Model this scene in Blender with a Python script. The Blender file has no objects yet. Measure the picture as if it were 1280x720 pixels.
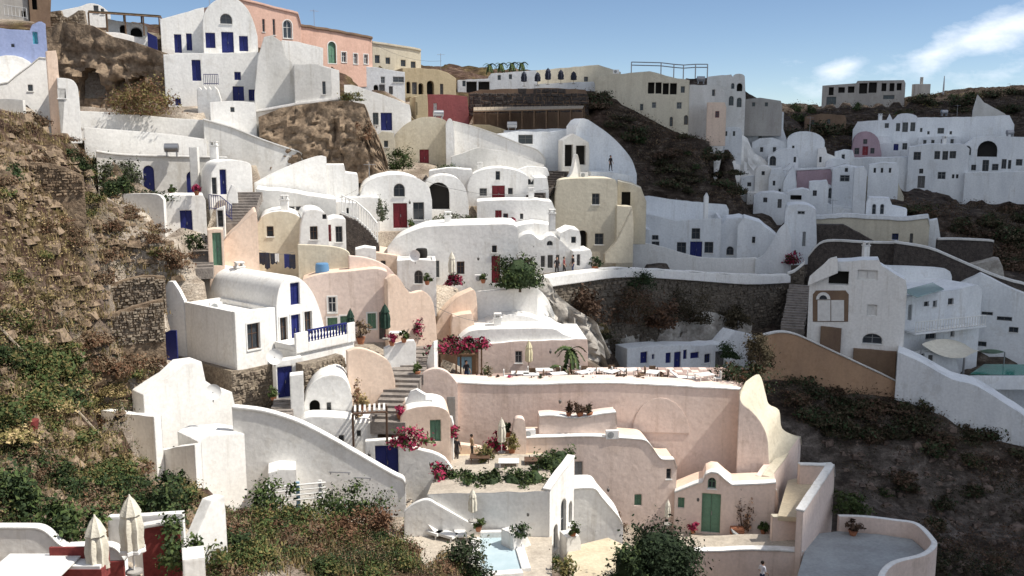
import bpy, math, random
import numpy as np
from math import sin, cos, pi, radians, atan
from mathutils import Vector, Matrix, noise as mnoise
from mathutils.geometry import tessellate_polygon

S = bpy.context.scene
C = S.collection
# ------------------------------------------------------------------ camera
F, HOR = 1200.0, 165.0                      # focal length and horizon row, in pixels of a 1280 wide picture
PITCH = atan((360 - HOR) / F)
cam = bpy.data.cameras.new('camera'); camo = bpy.data.objects.new('camera', cam); C.objects.link(camo)
cam.sensor_width = 36; cam.lens = F / 1280 * 36; cam.clip_start = 0.1; cam.clip_end = 6000
camo.location = (0, 0, 0); camo.rotation_euler = (pi / 2 - PITCH, 0, 0)
S.camera = camo
# ------------------------------------------------------------------ light
SUN_AZ, SUN_EL = radians(95), radians(54)   # azimuth clockwise from the viewing direction
SUN = Vector((sin(SUN_AZ) * cos(SUN_EL), cos(SUN_AZ) * cos(SUN_EL), sin(SUN_EL)))
sl = bpy.data.lights.new('sun', 'SUN'); slo = bpy.data.objects.new('sun', sl); C.objects.link(slo)
sl.energy = 3.8; sl.angle = radians(0.5); sl.color = (1, 0.945, 0.86)
slo.rotation_euler = SUN.to_track_quat('Z', 'Y').to_euler()
S.view_settings.view_transform = 'Standard'; S.view_settings.look = 'None'
S.view_settings.exposure = 0.68; S.view_settings.gamma = 1
w = bpy.data.worlds.new('World'); S.world = w; w.use_nodes = True
def world():
    n, l = w.node_tree.nodes, w.node_tree.links
    n.clear()
    out = n.new('ShaderNodeOutputWorld'); bg = n.new('ShaderNodeBackground'); bg.inputs[1].default_value = 0.1
    sk = n.new('ShaderNodeTexSky'); sk.sky_type = 'NISHITA'; sk.sun_disc = False
    sk.sun_elevation = SUN_EL; sk.sun_rotation = SUN_AZ; sk.altitude = 100; sk.air_density = 0.6; sk.dust_density = 0.0; sk.ozone_density = 3.0
    tc = n.new('ShaderNodeTexCoord'); sep = n.new('ShaderNodeSeparateXYZ'); l.new(tc.outputs['Generated'], sep.inputs[0])
    def M(op, a, b=None, c=None, clamp=False):
        m = n.new('ShaderNodeMath'); m.operation = op; m.use_clamp = clamp
        for i, v in enumerate((a, b, c)):
            if v is None: continue
            if isinstance(v, (int, float)): m.inputs[i].default_value = v
            else: l.new(v, m.inputs[i])
        return m.outputs[0]
    yy = M('MAXIMUM', sep.outputs[1], 0.08)
    az = M('DIVIDE', sep.outputs[0], yy); el = M('DIVIDE', sep.outputs[2], yy)
    cb = n.new('ShaderNodeCombineXYZ'); l.new(M('MULTIPLY', az, 1.0), cb.inputs[0]); l.new(M('MULTIPLY', el, 2.2), cb.inputs[1])
    nz = n.new('ShaderNodeTexNoise'); nz.inputs['Scale'].default_value = 17; nz.inputs['Detail'].default_value = 10; nz.inputs['Roughness'].default_value = 0.62
    l.new(cb.outputs[0], nz.inputs['Vector'])
    def bank(a0, a1, e0, slope, thick):
        # a bank of cloud between azimuths a0..a1 (tan), centre line e0 + slope*(az-a0)
        d = M('SUBTRACT', el, M('ADD', M('MULTIPLY', M('SUBTRACT', az, a0), slope), e0))
        g = M('SUBTRACT', 1.0, M('ABSOLUTE', M('DIVIDE', d, thick)), clamp=True)
        s0 = M('MULTIPLY', M('SUBTRACT', az, a0), 14, clamp=True); s1 = M('MULTIPLY', M('SUBTRACT', a1, az), 14, clamp=True)
        return M('MULTIPLY', g, M('MULTIPLY', s0, s1))
    b1 = bank(0.265, 0.40, 0.045, 0.28, 0.034)
    b2 = bank(0.36, 1.2, 0.055, 0.36, 0.045)
    b3 = M('MULTIPLY', bank(0.20, 1.0, 0.03, 0.1, 0.10), 0.55)
    mx = M('MAXIMUM', M('MAXIMUM', b1, b2), b3)
    dens = M('MULTIPLY', M('SUBTRACT', M('ADD', mx, M('MULTIPLY', nz.outputs[0], 1.1)), 1.03), 1.9, clamp=True)
    # broken cloud added over the unseen rest of the sky to lift the shade, thinning out towards the clear part the picture shows
    d0 = n.new('ShaderNodeVectorMath'); d0.operation = 'DOT_PRODUCT'; l.new(tc.outputs['Generated'], d0.inputs[0]); d0.inputs[1].default_value = (-.10, .97, .2)
    nb = n.new('ShaderNodeTexNoise'); nb.inputs['Scale'].default_value = 2.6; nb.inputs['Detail'].default_value = 8; nb.inputs['Roughness'].default_value = .58; l.new(tc.outputs['Generated'], nb.inputs['Vector'])
    cover = M('MULTIPLY', M('SUBTRACT', 0.80, d0.outputs['Value']), 1.6, clamp=True)
    broken = M('MULTIPLY', M('MULTIPLY', M('SUBTRACT', nb.outputs[0], .43), 7.0, clamp=True), cover)
    dens = M('MAXIMUM', dens, broken)
    tint = n.new('ShaderNodeMix'); tint.data_type = 'RGBA'; tint.blend_type = 'MULTIPLY'; tint.inputs[0].default_value = 1
    l.new(sk.outputs[0], tint.inputs[6]); tint.inputs[7].default_value = SKYTINT
    mix = n.new('ShaderNodeMix'); mix.data_type = 'RGBA'
    l.new(M('MULTIPLY', dens, 0.78), mix.inputs[0]); l.new(tint.outputs[2], mix.inputs[6]); mix.inputs[7].default_value = (7.4, 7.7, 8.2, 1)
    l.new(mix.outputs[2], bg.inputs[0]); l.new(bg.outputs[0], out.inputs[0])
SKYTINT = (0.81, 0.775, 0.735, 1)
world()
rnd = random.Random(7)
# ------------------------------------------------------------------ geometry of the view
_c, _s = cos(PITCH), sin(PITCH)
def ray(px, py):
    x, y = (px - 640) / F, (360 - py) / F
    return Vector((x, _c + _s * y, -_s + _c * y))
def P(px, py, Y):
    r = ray(px, py); return r * (Y / r.y)
class Fac:
    """a vertical plane through a point; u runs along it, v up"""
    def __init__(s, px, py, Y, yaw):
        s.o = P(px, py, Y) if not isinstance(px, Vector) else px
        s.a = radians(yaw); s.ux = Vector((cos(s.a), sin(s.a), 0)); s.n = Vector((sin(s.a), -cos(s.a), 0))
    def uv(s, px, py):
        r = ray(px, py); p = r * (s.o.dot(s.n) / r.dot(s.n)) - s.o
        return (p.dot(s.ux), p.z)
    def w(s, u, y, v): return s.o + s.ux * u - s.n * y + Vector((0, 0, v))
# ------------------------------------------------------------------ materials
MATS = {}
def srgb(r, g, b):
    f = lambda c: ((c / 255 + 0.055) / 1.055) ** 2.4 if c > 10 else c / 255 / 12.92
    return (f(r), f(g), f(b))
def mat(name, col, col2=None, scale=1.5, rough=0.85, bump=0.0, bscale=20, bevel=0.0, thr=(0.4, 0.65), metal=0, spec=0.3, fine=None, vary=0.0, streak=False):
    m = bpy.data.materials.new(name); m.use_nodes = True
    n, l = m.node_tree.nodes, m.node_tree.links
    b = n['Principled BSDF']; b.inputs['Roughness'].default_value = rough; b.inputs['Metallic'].default_value = metal
    b.inputs['Specular IOR Level'].default_value = spec
    geo = n.new('ShaderNodeNewGeometry')
    col = tuple(col) + (1,)
    outc = None
    if col2:
        nz = n.new('ShaderNodeTexNoise'); nz.inputs['Scale'].default_value = scale; nz.inputs['Detail'].default_value = 7; nz.inputs['Roughness'].default_value = 0.62
        if streak:
            mp = n.new('ShaderNodeMapping'); mp.inputs['Scale'].default_value = (1, 1, 0.28); l.new(geo.outputs['Position'], mp.inputs[0]); l.new(mp.outputs[0], nz.inputs['Vector'])
        else: l.new(geo.outputs['Position'], nz.inputs['Vector'])
        rp = n.new('ShaderNodeValToRGB'); rp.color_ramp.elements[0].position = thr[0]; rp.color_ramp.elements[1].position = thr[1]
        rp.color_ramp.elements[0].color = col; rp.color_ramp.elements[1].color = tuple(col2) + (1,)
        l.new(nz.outputs[0], rp.inputs[0]); outc = rp.outputs[0]
    if fine:
        nz2 = n.new('ShaderNodeTexNoise'); nz2.inputs['Scale'].default_value = fine[1]; nz2.inputs['Detail'].default_value = 3; l.new(geo.outputs['Position'], nz2.inputs['Vector'])
        rp2 = n.new('ShaderNodeValToRGB'); rp2.color_ramp.elements[0].position = 0.35; rp2.color_ramp.elements[1].position = 0.7
        f = fine[0]; rp2.color_ramp.elements[0].color = (1 - f, 1 - f, 1 - f, 1); rp2.color_ramp.elements[1].color = (1 + f * .5, 1 + f * .5, 1 + f * .5, 1)
        l.new(nz2.outputs[0], rp2.inputs[0])
        mm = n.new('ShaderNodeMix'); mm.data_type = 'RGBA'; mm.blend_type = 'MULTIPLY'; mm.inputs[0].default_value = 1
        if outc: l.new(outc, mm.inputs[6])
        else: mm.inputs[6].default_value = col
        l.new(rp2.outputs[0], mm.inputs[7]); outc = mm.outputs[2]
    if streak:
        mp2 = n.new('ShaderNodeMapping'); mp2.inputs['Scale'].default_value = (1.9, 1.9, 0.16); l.new(geo.outputs['Position'], mp2.inputs[0])
        n3 = n.new('ShaderNodeTexNoise'); n3.inputs['Scale'].default_value = 1.0; n3.inputs['Detail'].default_value = 5; n3.inputs['Roughness'].default_value = 0.7; l.new(mp2.outputs[0], n3.inputs['Vector'])
        r3 = n.new('ShaderNodeValToRGB'); r3.color_ramp.elements[0].position = 0.56; r3.color_ramp.elements[1].position = 0.74; r3.color_ramp.elements[0].color = (1, 1, 1, 1); r3.color_ramp.elements[1].color = (.80, .775, .74, 1)
        l.new(n3.outputs[0], r3.inputs[0])
        n4 = n.new('ShaderNodeTexNoise'); n4.inputs['Scale'].default_value = 0.42; n4.inputs['Detail'].default_value = 8; n4.inputs['Roughness'].default_value = 0.72; l.new(geo.outputs['Position'], n4.inputs['Vector'])
        r4 = n.new('ShaderNodeValToRGB'); r4.color_ramp.elements[0].position = 0.575; r4.color_ramp.elements[1].position = 0.60; r4.color_ramp.elements[0].color = (1, 1, 1, 1); r4.color_ramp.elements[1].color = (.93, .92, .905, 1)
        l.new(n4.outputs[0], r4.inputs[0])
        for rr in (r3, r4):
            mm = n.new('ShaderNodeMix'); mm.data_type = 'RGBA'; mm.blend_type = 'MULTIPLY'; mm.inputs[0].default_value = 1
            l.new(outc, mm.inputs[6]); l.new(rr.outputs[0], mm.inputs[7]); outc = mm.outputs[2]
    if vary:
        oi = n.new('ShaderNodeObjectInfo'); hs = n.new('ShaderNodeHueSaturation')
        mr = n.new('ShaderNodeMapRange'); mr.inputs[3].default_value = 1 - vary; mr.inputs[4].default_value = 1 + vary
        l.new(oi.outputs['Random'], mr.inputs[0]); l.new(mr.outputs[0], hs.inputs['Value'])
        if outc: l.new(outc, hs.inputs['Color'])
        else: hs.inputs['Color'].default_value = col
        outc = hs.outputs[0]
    if outc: l.new(outc, b.inputs['Base Color'])
    else: b.inputs['Base Color'].default_value = col
    nrm = None
    if bevel:
        bv = n.new('ShaderNodeBevel'); bv.samples = 3; bv.inputs[0].default_value = bevel; nrm = bv.outputs[0]
    if bump:
        nb = n.new('ShaderNodeTexNoise'); nb.inputs['Scale'].default_value = bscale; nb.inputs['Detail'].default_value = 4; l.new(geo.outputs['Position'], nb.inputs['Vector'])
        bp = n.new('ShaderNodeBump'); bp.inputs['Strength'].default_value = bump; bp.inputs['Distance'].default_value = 0.08
        l.new(nb.outputs[0], bp.inputs['Height'])
        if nrm: l.new(nrm, bp.inputs['Normal'])
        nrm = bp.outputs[0]
    if nrm: l.new(nrm, b.inputs['Normal'])
    MATS[name] = m; return m
BV = 0.13
def plaster(name, c, c2, **k): return mat(name, c, c2, scale=0.55, rough=0.9, bump=0.35, bscale=2.2, bevel=BV, thr=(0.38, 0.72), fine=(0.08, 5), streak=True, spec=0.15, **k)
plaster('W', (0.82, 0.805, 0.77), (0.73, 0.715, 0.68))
plaster('WB', (0.76, 0.775, 0.78), (0.62, 0.64, 0.66))  # white plaster with bluish shade put into the colour, mostly for shaded houses
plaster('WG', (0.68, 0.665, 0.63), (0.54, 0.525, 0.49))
plaster('P', (0.76, 0.62, 0.54), (0.68, 0.545, 0.47))
plaster('PK', (0.64, 0.42, 0.335), (0.56, 0.36, 0.285))
plaster('PE', (0.76, 0.60, 0.48), (0.68, 0.52, 0.41))
plaster('CR', (0.66, 0.60, 0.47), (0.54, 0.48, 0.37))
plaster('TN', (0.59, 0.54, 0.43), (0.48, 0.435, 0.345))
plaster('YE', (0.52, 0.43, 0.28), (0.42, 0.345, 0.22))
plaster('MA', (0.32, 0.10, 0.10), (0.24, 0.08, 0.08))
plaster('MV', (0.42, 0.30, 0.33), (0.34, 0.25, 0.28))
plaster('LB', (0.29, 0.34, 0.52), (0.24, 0.29, 0.46))
plaster('GR', (0.40, 0.38, 0.35), (0.30, 0.28, 0.26))
plaster('OR', (0.44, 0.285, 0.18), (0.33, 0.215, 0.14))
plaster('BR', (0.22, 0.15, 0.10), (0.15, 0.10, 0.075))
mat('ST', (0.30, 0.25, 0.19), (0.17, 0.135, 0.105), scale=3.0, bump=0.8, bscale=6, fine=(0.35, 9))
mat('DS', (0.085, 0.07, 0.06), (0.045, 0.037, 0.034), scale=3.0, bump=0.8, bscale=6, fine=(0.3, 9))
mat('RK', (0.27, 0.20, 0.135), (0.185, 0.13, 0.086), scale=1.1, bump=1.0, bscale=5, fine=(0.4, 3))
mat('RD', (0.17, 0.125, 0.10), (0.07, 0.05, 0.04), scale=0.6, bump=1.0, bscale=4, fine=(0.4, 3))
mat('RG', (0.25, 0.215, 0.18), (0.11, 0.09, 0.075), scale=.7, bump=1.0, bscale=3, fine=(0.4, 3))
mat('WR', (0.50, 0.47, 0.42), (0.30, 0.27, 0.235), scale=0.8, bump=1.0, bscale=3, fine=(0.2, 4))
mat('PAV', (0.50, 0.44, 0.36), (0.38, 0.33, 0.27), scale=1.2, bump=0.3, bscale=8, fine=(0.15, 6))
mat('PAVG', (0.36, 0.38, 0.385), (0.29, 0.30, 0.30), scale=0.6, bump=0.2, bscale=8, fine=(0.1, 5))
mat('PAVY', (0.62, 0.53, 0.38), (0.50, 0.425, 0.30), scale=0.7, bump=0.2, bscale=8, fine=(0.12, 5))
mat('SD', (0.19, 0.16, 0.125), (0.10, 0.083, 0.066), scale=3.0, bump=0.8, bscale=6, fine=(0.35, 9))  # darker copy of the rubble stone, shade of the retaining walls in its colour
mat('TERR', (0.42, 0.31, 0.27), (0.34, 0.245, 0.21), scale=1.2, fine=(0.15, 6))
mat('STEP', (0.30, 0.265, 0.235), (0.19, 0.165, 0.145), scale=2, bump=0.5, bscale=9, fine=(0.25, 8))
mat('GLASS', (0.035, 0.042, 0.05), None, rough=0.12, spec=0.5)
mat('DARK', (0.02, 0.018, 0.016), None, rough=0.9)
mat('fW', (0.72, 0.71, 0.68), (0.62, 0.61, 0.58), scale=3, rough=0.55)
def paint(nm, c, k=0.8): mat(nm, c, tuple(x * k for x in c), scale=4, rough=0.5, fine=(0.12, 14))
paint('fB', (0.017, 0.024, 0.145)); paint('fR', (0.17, 0.014, 0.022)); paint('fG', (0.13, 0.25, 0.17)); paint('fN', (0.12, 0.07, 0.045))
paint('fK', (0.13, 0.125, 0.12)); paint('fL', (0.25, 0.42, 0.55)); paint('fY', (0.32, 0.33, 0.33)); paint('fT', (0.10, 0.42, 0.52)); paint('fP', (0.24, 0.03, 0.04))
mat('METAL', (0.3, 0.3, 0.31), None, rough=0.4, metal=0.8); mat('WOODP', (0.20, 0.13, 0.08), (0.13, 0.08, 0.05), scale=5)
mat('CANV', (0.66, 0.62, 0.52), (0.56, 0.52, 0.43), scale=3, bump=0.3, bscale=14); mat('CANVG', (0.02, 0.05, 0.035), (0.012, 0.03, 0.02), scale=3)
mat('CANVD', (0.03, 0.035, 0.055), (0.02, 0.022, 0.035), scale=3); mat('CANVY', (0.62, 0.56, 0.37), (0.5, 0.45, 0.3), scale=3)
mat('REED', (0.38, 0.32, 0.24), (0.25, 0.20, 0.15), scale=6, bump=0.6, bscale=20)
mat('TERRA', (0.40, 0.17, 0.09), (0.28, 0.11, 0.06), scale=5); mat('CUSH', (0.75, 0.74, 0.72), (0.66, 0.65, 0.63), scale=3)
mat('REDW', (0.22, 0.045, 0.04), (0.15, 0.03, 0.028), scale=6)
mat('WATER', (0.46, 0.56, 0.60), (0.40, 0.51, 0.55), scale=1.2, rough=0.06, spec=0.5, bump=0.12, bscale=3)
mat('WATERG', (0.03, 0.22, 0.17), (0.02, 0.17, 0.14), scale=1.2, rough=0.05, spec=0.5, bump=0.1, bscale=3)
mat('CLOTHD', (0.03, 0.035, 0.06), (0.05, 0.045, 0.05), scale=4); mat('BARREL', (0.10, 0.22, 0.38), None, rough=0.45)
mat('SKYG', (0.30, 0.42, 0.40), (0.26, 0.37, 0.36), scale=2, rough=0.15, spec=0.5)
mat('SKIN', (0.42, 0.25, 0.17), None, rough=0.6); mat('HAIR', (0.02, 0.015, 0.012), None); mat('SHIRTW', (0.72, 0.72, 0.76), None); mat('SHIRTK', (0.025, 0.022, 0.025), None)
mat('SHIRTT', (0.30, 0.21, 0.13), None); mat('JEANS', (0.03, 0.045, 0.10), None); mat('TROUS', (0.04, 0.035, 0.035), None); mat('SHIRTR', (0.22, 0.06, 0.06), None)
def leafm(nm, c, c2, sc=2.2): mat(nm, c, c2, scale=sc, rough=0.75, spec=0.15, thr=(0.35, 0.65), fine=(0.3, 11), vary=0.25)
leafm('LG', (0.045, 0.075, 0.022), (0.09, 0.115, 0.04)); leafm('LD', (0.022, 0.04, 0.016), (0.045, 0.065, 0.028)); leafm('LO', (0.13, 0.115, 0.04), (0.20, 0.165, 0.065))
leafm('LR', (0.115, 0.058, 0.034), (0.175, 0.10, 0.058)); leafm('LB2', (0.12, 0.085, 0.055), (0.20, 0.145, 0.09)); leafm('LK', (0.045, 0.038, 0.022), (0.08, 0.062, 0.036))
leafm('LN', (0.012, 0.022, 0.010), (0.026, 0.04, 0.018)); leafm('LM', (0.27, 0.02, 0.06), (0.40, 0.05, 0.11), 5); leafm('LS', (0.30, 0.22, 0.105), (0.42, 0.32, 0.17)); leafm('LKR', (0.08, 0.048, 0.032), (0.12, 0.075, 0.05)); leafm('LV', (0.10, 0.105, 0.07), (0.16, 0.16, 0.115))
mat('BARK', (0.12, 0.085, 0.06), (0.07, 0.05, 0.035), scale=8, bump=0.6, bscale=18)
def cloudmat():
    m = mat('CLOUD', (0.9, 0.9, 0.92), None, rough=1, spec=0); n, l = m.node_tree.nodes, m.node_tree.links
    t = n.new('ShaderNodeBsdfTranslucent'); t.inputs[0].default_value = (0.95, 0.95, 0.97, 1); x = n.new('ShaderNodeMixShader'); x.inputs[0].default_value = .88
    l.new(n['Principled BSDF'].outputs[0], x.inputs[1]); l.new(t.outputs[0], x.inputs[2]); l.new(x.outputs[0], n['Material Output'].inputs[0])
cloudmat()
# ------------------------------------------------------------------ mesh builder
class MB:
    def __init__(s): s.v = []; s.f = []; s.m = []; s.mats = []
    def mi(s, m):
        if m not in s.mats: s.mats.append(m)
        return s.mats.index(m)
    def face(s, idx, m): s.f.append(idx); s.m.append(s.mi(m))
    def prism(s, poly, y0, y1, m, holes=(), hd=0.2, back=True, mtop=None):
        """poly: [(u,v)] counter-clockwise seen from the front; front at y0, back at y1; holes are recessed by hd"""
        loops = [poly] + list(holes)
        flat = [p for lp in loops for p in lp]
        b = len(s.v); s.v += [(p[0], y0, p[1]) for p in flat]
        for t in tessellate_polygon([[Vector((p[0], p[1], 0)) for p in lp] for lp in loops]):
            a, bb, c = (flat[i] for i in t)
            cr = (bb[0] - a[0]) * (c[1] - a[1]) - (bb[1] - a[1]) * (c[0] - a[0])
            if abs(cr) < 1e-9: continue
            s.face([b + i for i in (t if cr > 0 else t[::-1])], m)
        n = len(poly); b2 = len(s.v); s.v += [(p[0], y1, p[1]) for p in poly]
        for i in range(n):
            j = (i + 1) % n
            top = mtop and poly[j][0] < poly[i][0] and abs(poly[j][0] - poly[i][0]) > abs(poly[j][1] - poly[i][1])
            s.face([b + j, b + i, b2 + i, b2 + j], mtop if top else m)
        if back:
            for t in tessellate_polygon([[Vector((p[0], p[1], 0)) for p in poly]]): s.face([b2 + i for i in t], m)
        o = b + n
        for h in holes:
            k = len(h); b3 = len(s.v); s.v += [(p[0], y0 + hd, p[1]) for p in h]
            for i in range(k):
                j = (i + 1) % k; s.face([o + i, o + j, b3 + j, b3 + i], m)
            o += k
    def ring(s, outer, inner, y0, y1, m):
        n = len(outer); b = len(s.v)
        for y in (y0, y1):
            s.v += [(p[0], y, p[1]) for p in outer] + [(p[0], y, p[1]) for p in inner]
        for i in range(n):
            j = (i + 1) % n
            s.face([b + i, b + j, b + n + j, b + n + i], m)
            s.face([b + j, b + i, b + 2 * n + i, b + 2 * n + j], m)
            s.face([b + n + i, b + n + j, b + 3 * n + j, b + 3 * n + i], m)
    def box(s, x0, x1, y0, y1, z0, z1, m, M=None):
        b = len(s.v); vs = [(x, y, z) for z in (z0, z1) for y in (y0, y1) for x in (x0, x1)]
        if M is not None: vs = [tuple(M @ Vector(v)) for v in vs]
        s.v += vs
        for f in ((0, 1, 5, 4), (1, 3, 7, 5), (3, 2, 6, 7), (2, 0, 4, 6), (4, 5, 7, 6), (2, 3, 1, 0)): s.face([b + i for i in f], m)
    def tube(s, pts, r, m, n=6, caps=True):
        pts = [Vector(p) for p in pts]; b = len(s.v)
        for i, p in enumerate(pts):
            d = (pts[min(i + 1, len(pts) - 1)] - pts[max(i - 1, 0)]).normalized()
            q = d.to_track_quat('Z', 'Y'); rr = r[i] if isinstance(r, (list, tuple)) else r
            for k in range(n): s.v.append(tuple(p + q @ Vector((rr * cos(2 * pi * k / n), rr * sin(2 * pi * k / n), 0))))
        for i in range(len(pts) - 1):
            for k in range(n):
                k2 = (k + 1) % n; s.face([b + i * n + k, b + i * n + k2, b + (i + 1) * n + k2, b + (i + 1) * n + k], m)
        if caps:
            s.face([b + k for k in range(n)][::-1], m); s.face([b + (len(pts) - 1) * n + k for k in range(n)], m)
    def lathe(s, prof, m, n=12, fold=0, foldn=8, o=(0, 0, 0)):
        b = len(s.v)
        for r, z in prof:
            for k in range(n):
                t = 2 * pi * k / n; rr = r * (1 + fold * cos(foldn * t)); s.v.append((o[0] + rr * cos(t), o[1] + rr * sin(t), o[2] + z))
        for i in range(len(prof) - 1):
            for k in range(n):
                k2 = (k + 1) % n; s.face([b + i * n + k, b + i * n + k2, b + (i + 1) * n + k2, b + (i + 1) * n + k], m)
        s.face([b + k for k in range(n)][::-1], m); s.face([b + (len(prof) - 1) * n + k for k in range(n)], m)
    def mesh(s, name, smooth=True, ang=40):
        me = bpy.data.meshes.new(name); me.from_pydata(s.v, [], s.f)
        for m in s.mats: me.materials.append(MATS[m])
        me.polygons.foreach_set('material_index', s.m)
        if smooth:
            me.shade_smooth(); me.set_sharp_from_angle(angle=radians(ang))
        me.update(); return me
    def obj(s, name, parent=None, loc=(0, 0, 0), rz=0, **k):
        o = bpy.data.objects.new(name, s.mesh(name, **k)); C.objects.link(o); o.location = loc; o.rotation_euler = (0, 0, rz)
        if parent: o.parent = parent
        return o
def tag(o, label=None, cat=None, group=None, kind=None):
    for k, v in (('label', label), ('category', cat), ('group', group), ('kind', kind)):
        if v: o[k] = v
    return o
def empty(name, loc, rz=0, label=None, cat=None, group=None):
    o = bpy.data.objects.new(name, None); C.objects.link(o); o.location = loc; o.rotation_euler = (0, 0, rz); o.empty_display_size = .3
    return tag(o, label, cat, group)
KIDS = {}
def dup(o, loc, rz=0, label=None, sc=None):
    r = o.copy(); C.objects.link(r); r.location = loc; r.rotation_euler = (0, 0, rz)
    if sc: r.scale = (sc, sc, sc) if isinstance(sc, (int, float)) else sc
    if label: r['label'] = label
    for ch in o.children:
        c = ch.copy(); C.objects.link(c); c.parent = r
        for g in ch.children:
            d = g.copy(); C.objects.link(d); d.parent = c
    return r
# ------------------------------------------------------------------ curves in the picture plane
def sp(pts, n=5):
    """Catmull-Rom through the points"""
    out = []; q = [pts[0]] + list(pts) + [pts[-1]]
    for i in range(1, len(q) - 2):
        a, b, c, d = q[i - 1:i + 3]
        for k in range(n):
            t = k / n
            out.append(tuple(0.5 * (2 * b[j] + (c[j] - a[j]) * t + (2 * a[j] - 5 * b[j] + 4 * c[j] - d[j]) * t * t + (3 * b[j] - a[j] - 3 * c[j] + d[j]) * t ** 3) for j in (0, 1)))
    return out + [tuple(pts[-1])]
def arc(x0, y0, x1, y1, h, n=12, p=2.0):
    """arch from (x0,y0) to (x1,y1) rising h pixels above their mean"""
    out = []
    for i in range(n + 1):
        t = pi * (1 - i / n); cx = cos(t)
        sy = sin(t)
        out.append(((x0 + x1) / 2 + (x1 - x0) / 2 * cx, y0 + (y1 - y0) * (cx + 1) / 2 - h * sy))
    return out
def archpoly(u0, u1, v0, v1, n=8):
    r = (u1 - u0) / 2; r2 = min(r, (v1 - v0) * .6); pts = [(u0, v0), (u1, v0)]
    for i in range(n + 1):
        t = pi * i / n; pts.append(((u0 + u1) / 2 + r * cos(t), v1 - r2 + r2 * sin(t)))
    return pts
def inset(poly, d):
    cx = sum(p[0] for p in poly) / len(poly); cy = sum(p[1] for p in poly) / len(poly)
    x0, x1 = min(p[0] for p in poly), max(p[0] for p in poly); y0, y1 = min(p[1] for p in poly), max(p[1] for p in poly)
    fx = max(0.2, 1 - 2 * d / max(x1 - x0, 1e-3)); fy = max(0.2, 1 - 2 * d / max(y1 - y0, 1e-3)); mx, my = (x0 + x1) / 2, (y0 + y1) / 2
    return [(mx + (p[0] - mx) * fx, my + (p[1] - my) * fy) for p in poly]
# ------------------------------------------------------------------ houses and walls
FRONT = []; BACK = []
CTRL = []          # terrain control points (x, y, z)
FOOT = []          # footprints: (fac, u0, u1, depth, vbase0, vbase1)
CLEAR = []         # points the terrain must not hide
FCOL = {'B': 'fB', 'R': 'fR', 'G': 'fG', 'N': 'fN', 'K': 'fK', 'W': 'fW', 'L': 'fL', 'Y': 'fY', 'T': 'fT', 'P': 'fP'}
def add_opening(root, fac, kind, poly, arch, col, trim, side=False):
    u0, u1 = min(p[0] for p in poly), max(p[0] for p in poly); v0, v1 = min(p[1] for p in poly), max(p[1] for p in poly)
    loc = fac.o - root.location; fm = FCOL[col]; wd, ht = u1 - u0, v1 - v0
    off = -0.14 if side else (0.08 if kind != 'v' else 0.0)
    if kind == 'w':
        m = MB(); fw = min(0.07, wd * .12); inn = inset(poly, fw); m.ring(poly, inn, 0.09 + off, 0.16 + off, fm)
        if trim or side:
            m.ring(inset(poly, -0.09), poly, -0.03, 0.02, 'fW')
        if wd > .5: m.box((u0 + u1) / 2 - .025, (u0 + u1) / 2 + .025, .10 + off, .15 + off, v0 + fw, v1 - fw - (0.02 if arch else 0), fm)
        if ht > .7: m.box(u0 + fw, u1 - fw, .105 + off, .145 + off, v0 + ht * .6 - .02, v0 + ht * .6 + .02, fm)
        o = m.obj('window', root, loc, fac.a)
        q = MB(); q.prism(inn, 0.13 + off, 0.15 + off, 'GLASS', back=False); q.obj('pane', o)
        if ht > .5 and fac.o.y < 130: q = MB(); q.box(u0 - .07, u1 + .07, -.07, .10 + off, v0 - .06, v0 + .015, 'fW'); q.obj('sill', o)
    elif kind == 's':
        m = MB(); m.ring(poly, inset(poly, .05), 0.05 + off, 0.14 + off, fm); o = m.obj('window', root, loc, fac.a)
        for a, b in ((u0 + .05, (u0 + u1) / 2 - .012), ((u0 + u1) / 2 + .012, u1 - .05)):
            q = MB(); q.box(a, b, .09 + off, .13 + off, v0 + .05, v1 - .05, fm)
            nz = max(2, int((v1 - v0) / .16))
            for i in range(nz):
                z = v0 + .09 + (v1 - v0 - .18) * (i + .5) / nz; q.box(a + .04, b - .04, .075 + off, .09 + off, z - .03, z + .03, fm)
            q.obj('shutter', o)
    elif kind == 'd':
        m = MB(); m.ring(poly, inset(poly, .06), 0.06 + off, 0.16 + off, fm)
        if trim or side: m.ring(inset(poly, -0.1), poly, -0.03, 0.02, 'fW')
        if arch: m.prism(inset(poly, .06), .135 + off, .15 + off, fm, back=False)
        o = m.obj('door', root, loc, fac.a)
        r = ht * (.74 if arch else 1)
        for a, b in ((u0 + .06, (u0 + u1) / 2 - .01), ((u0 + u1) / 2 + .01, u1 - .06)):
            q = MB(); q.box(a, b, .10 + off, .15 + off, v0 + .02, v0 + r - .06, fm); q.box(a + .07, b - .07, .085 + off, .10 + off, v0 + .15, v0 + r * .42, fm); q.box(a + .07, b - .07, .085 + off, .10 + off, v0 + r * .50, v0 + r - .2, fm)
            q.obj('door_leaf', o)
        q = MB(); q.box((u0 + u1) / 2 + .03, (u0 + u1) / 2 + .07, .03 + off, .085 + off, v0 + r * .44, v0 + r * .54, 'METAL'); q.obj('handle', o)
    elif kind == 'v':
        m = MB(); m.prism(poly, .9 + off, .95 + off, 'DARK', back=False); m.obj('recess_back', root, loc, fac.a)  # near-black sheet, darkness of the unlit interior put into the colour
def parse(s):
    for it in s.split(';'):
        t = it.split()
        if t: yield t[0], tuple(float(x) for x in t[1:5])
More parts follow.
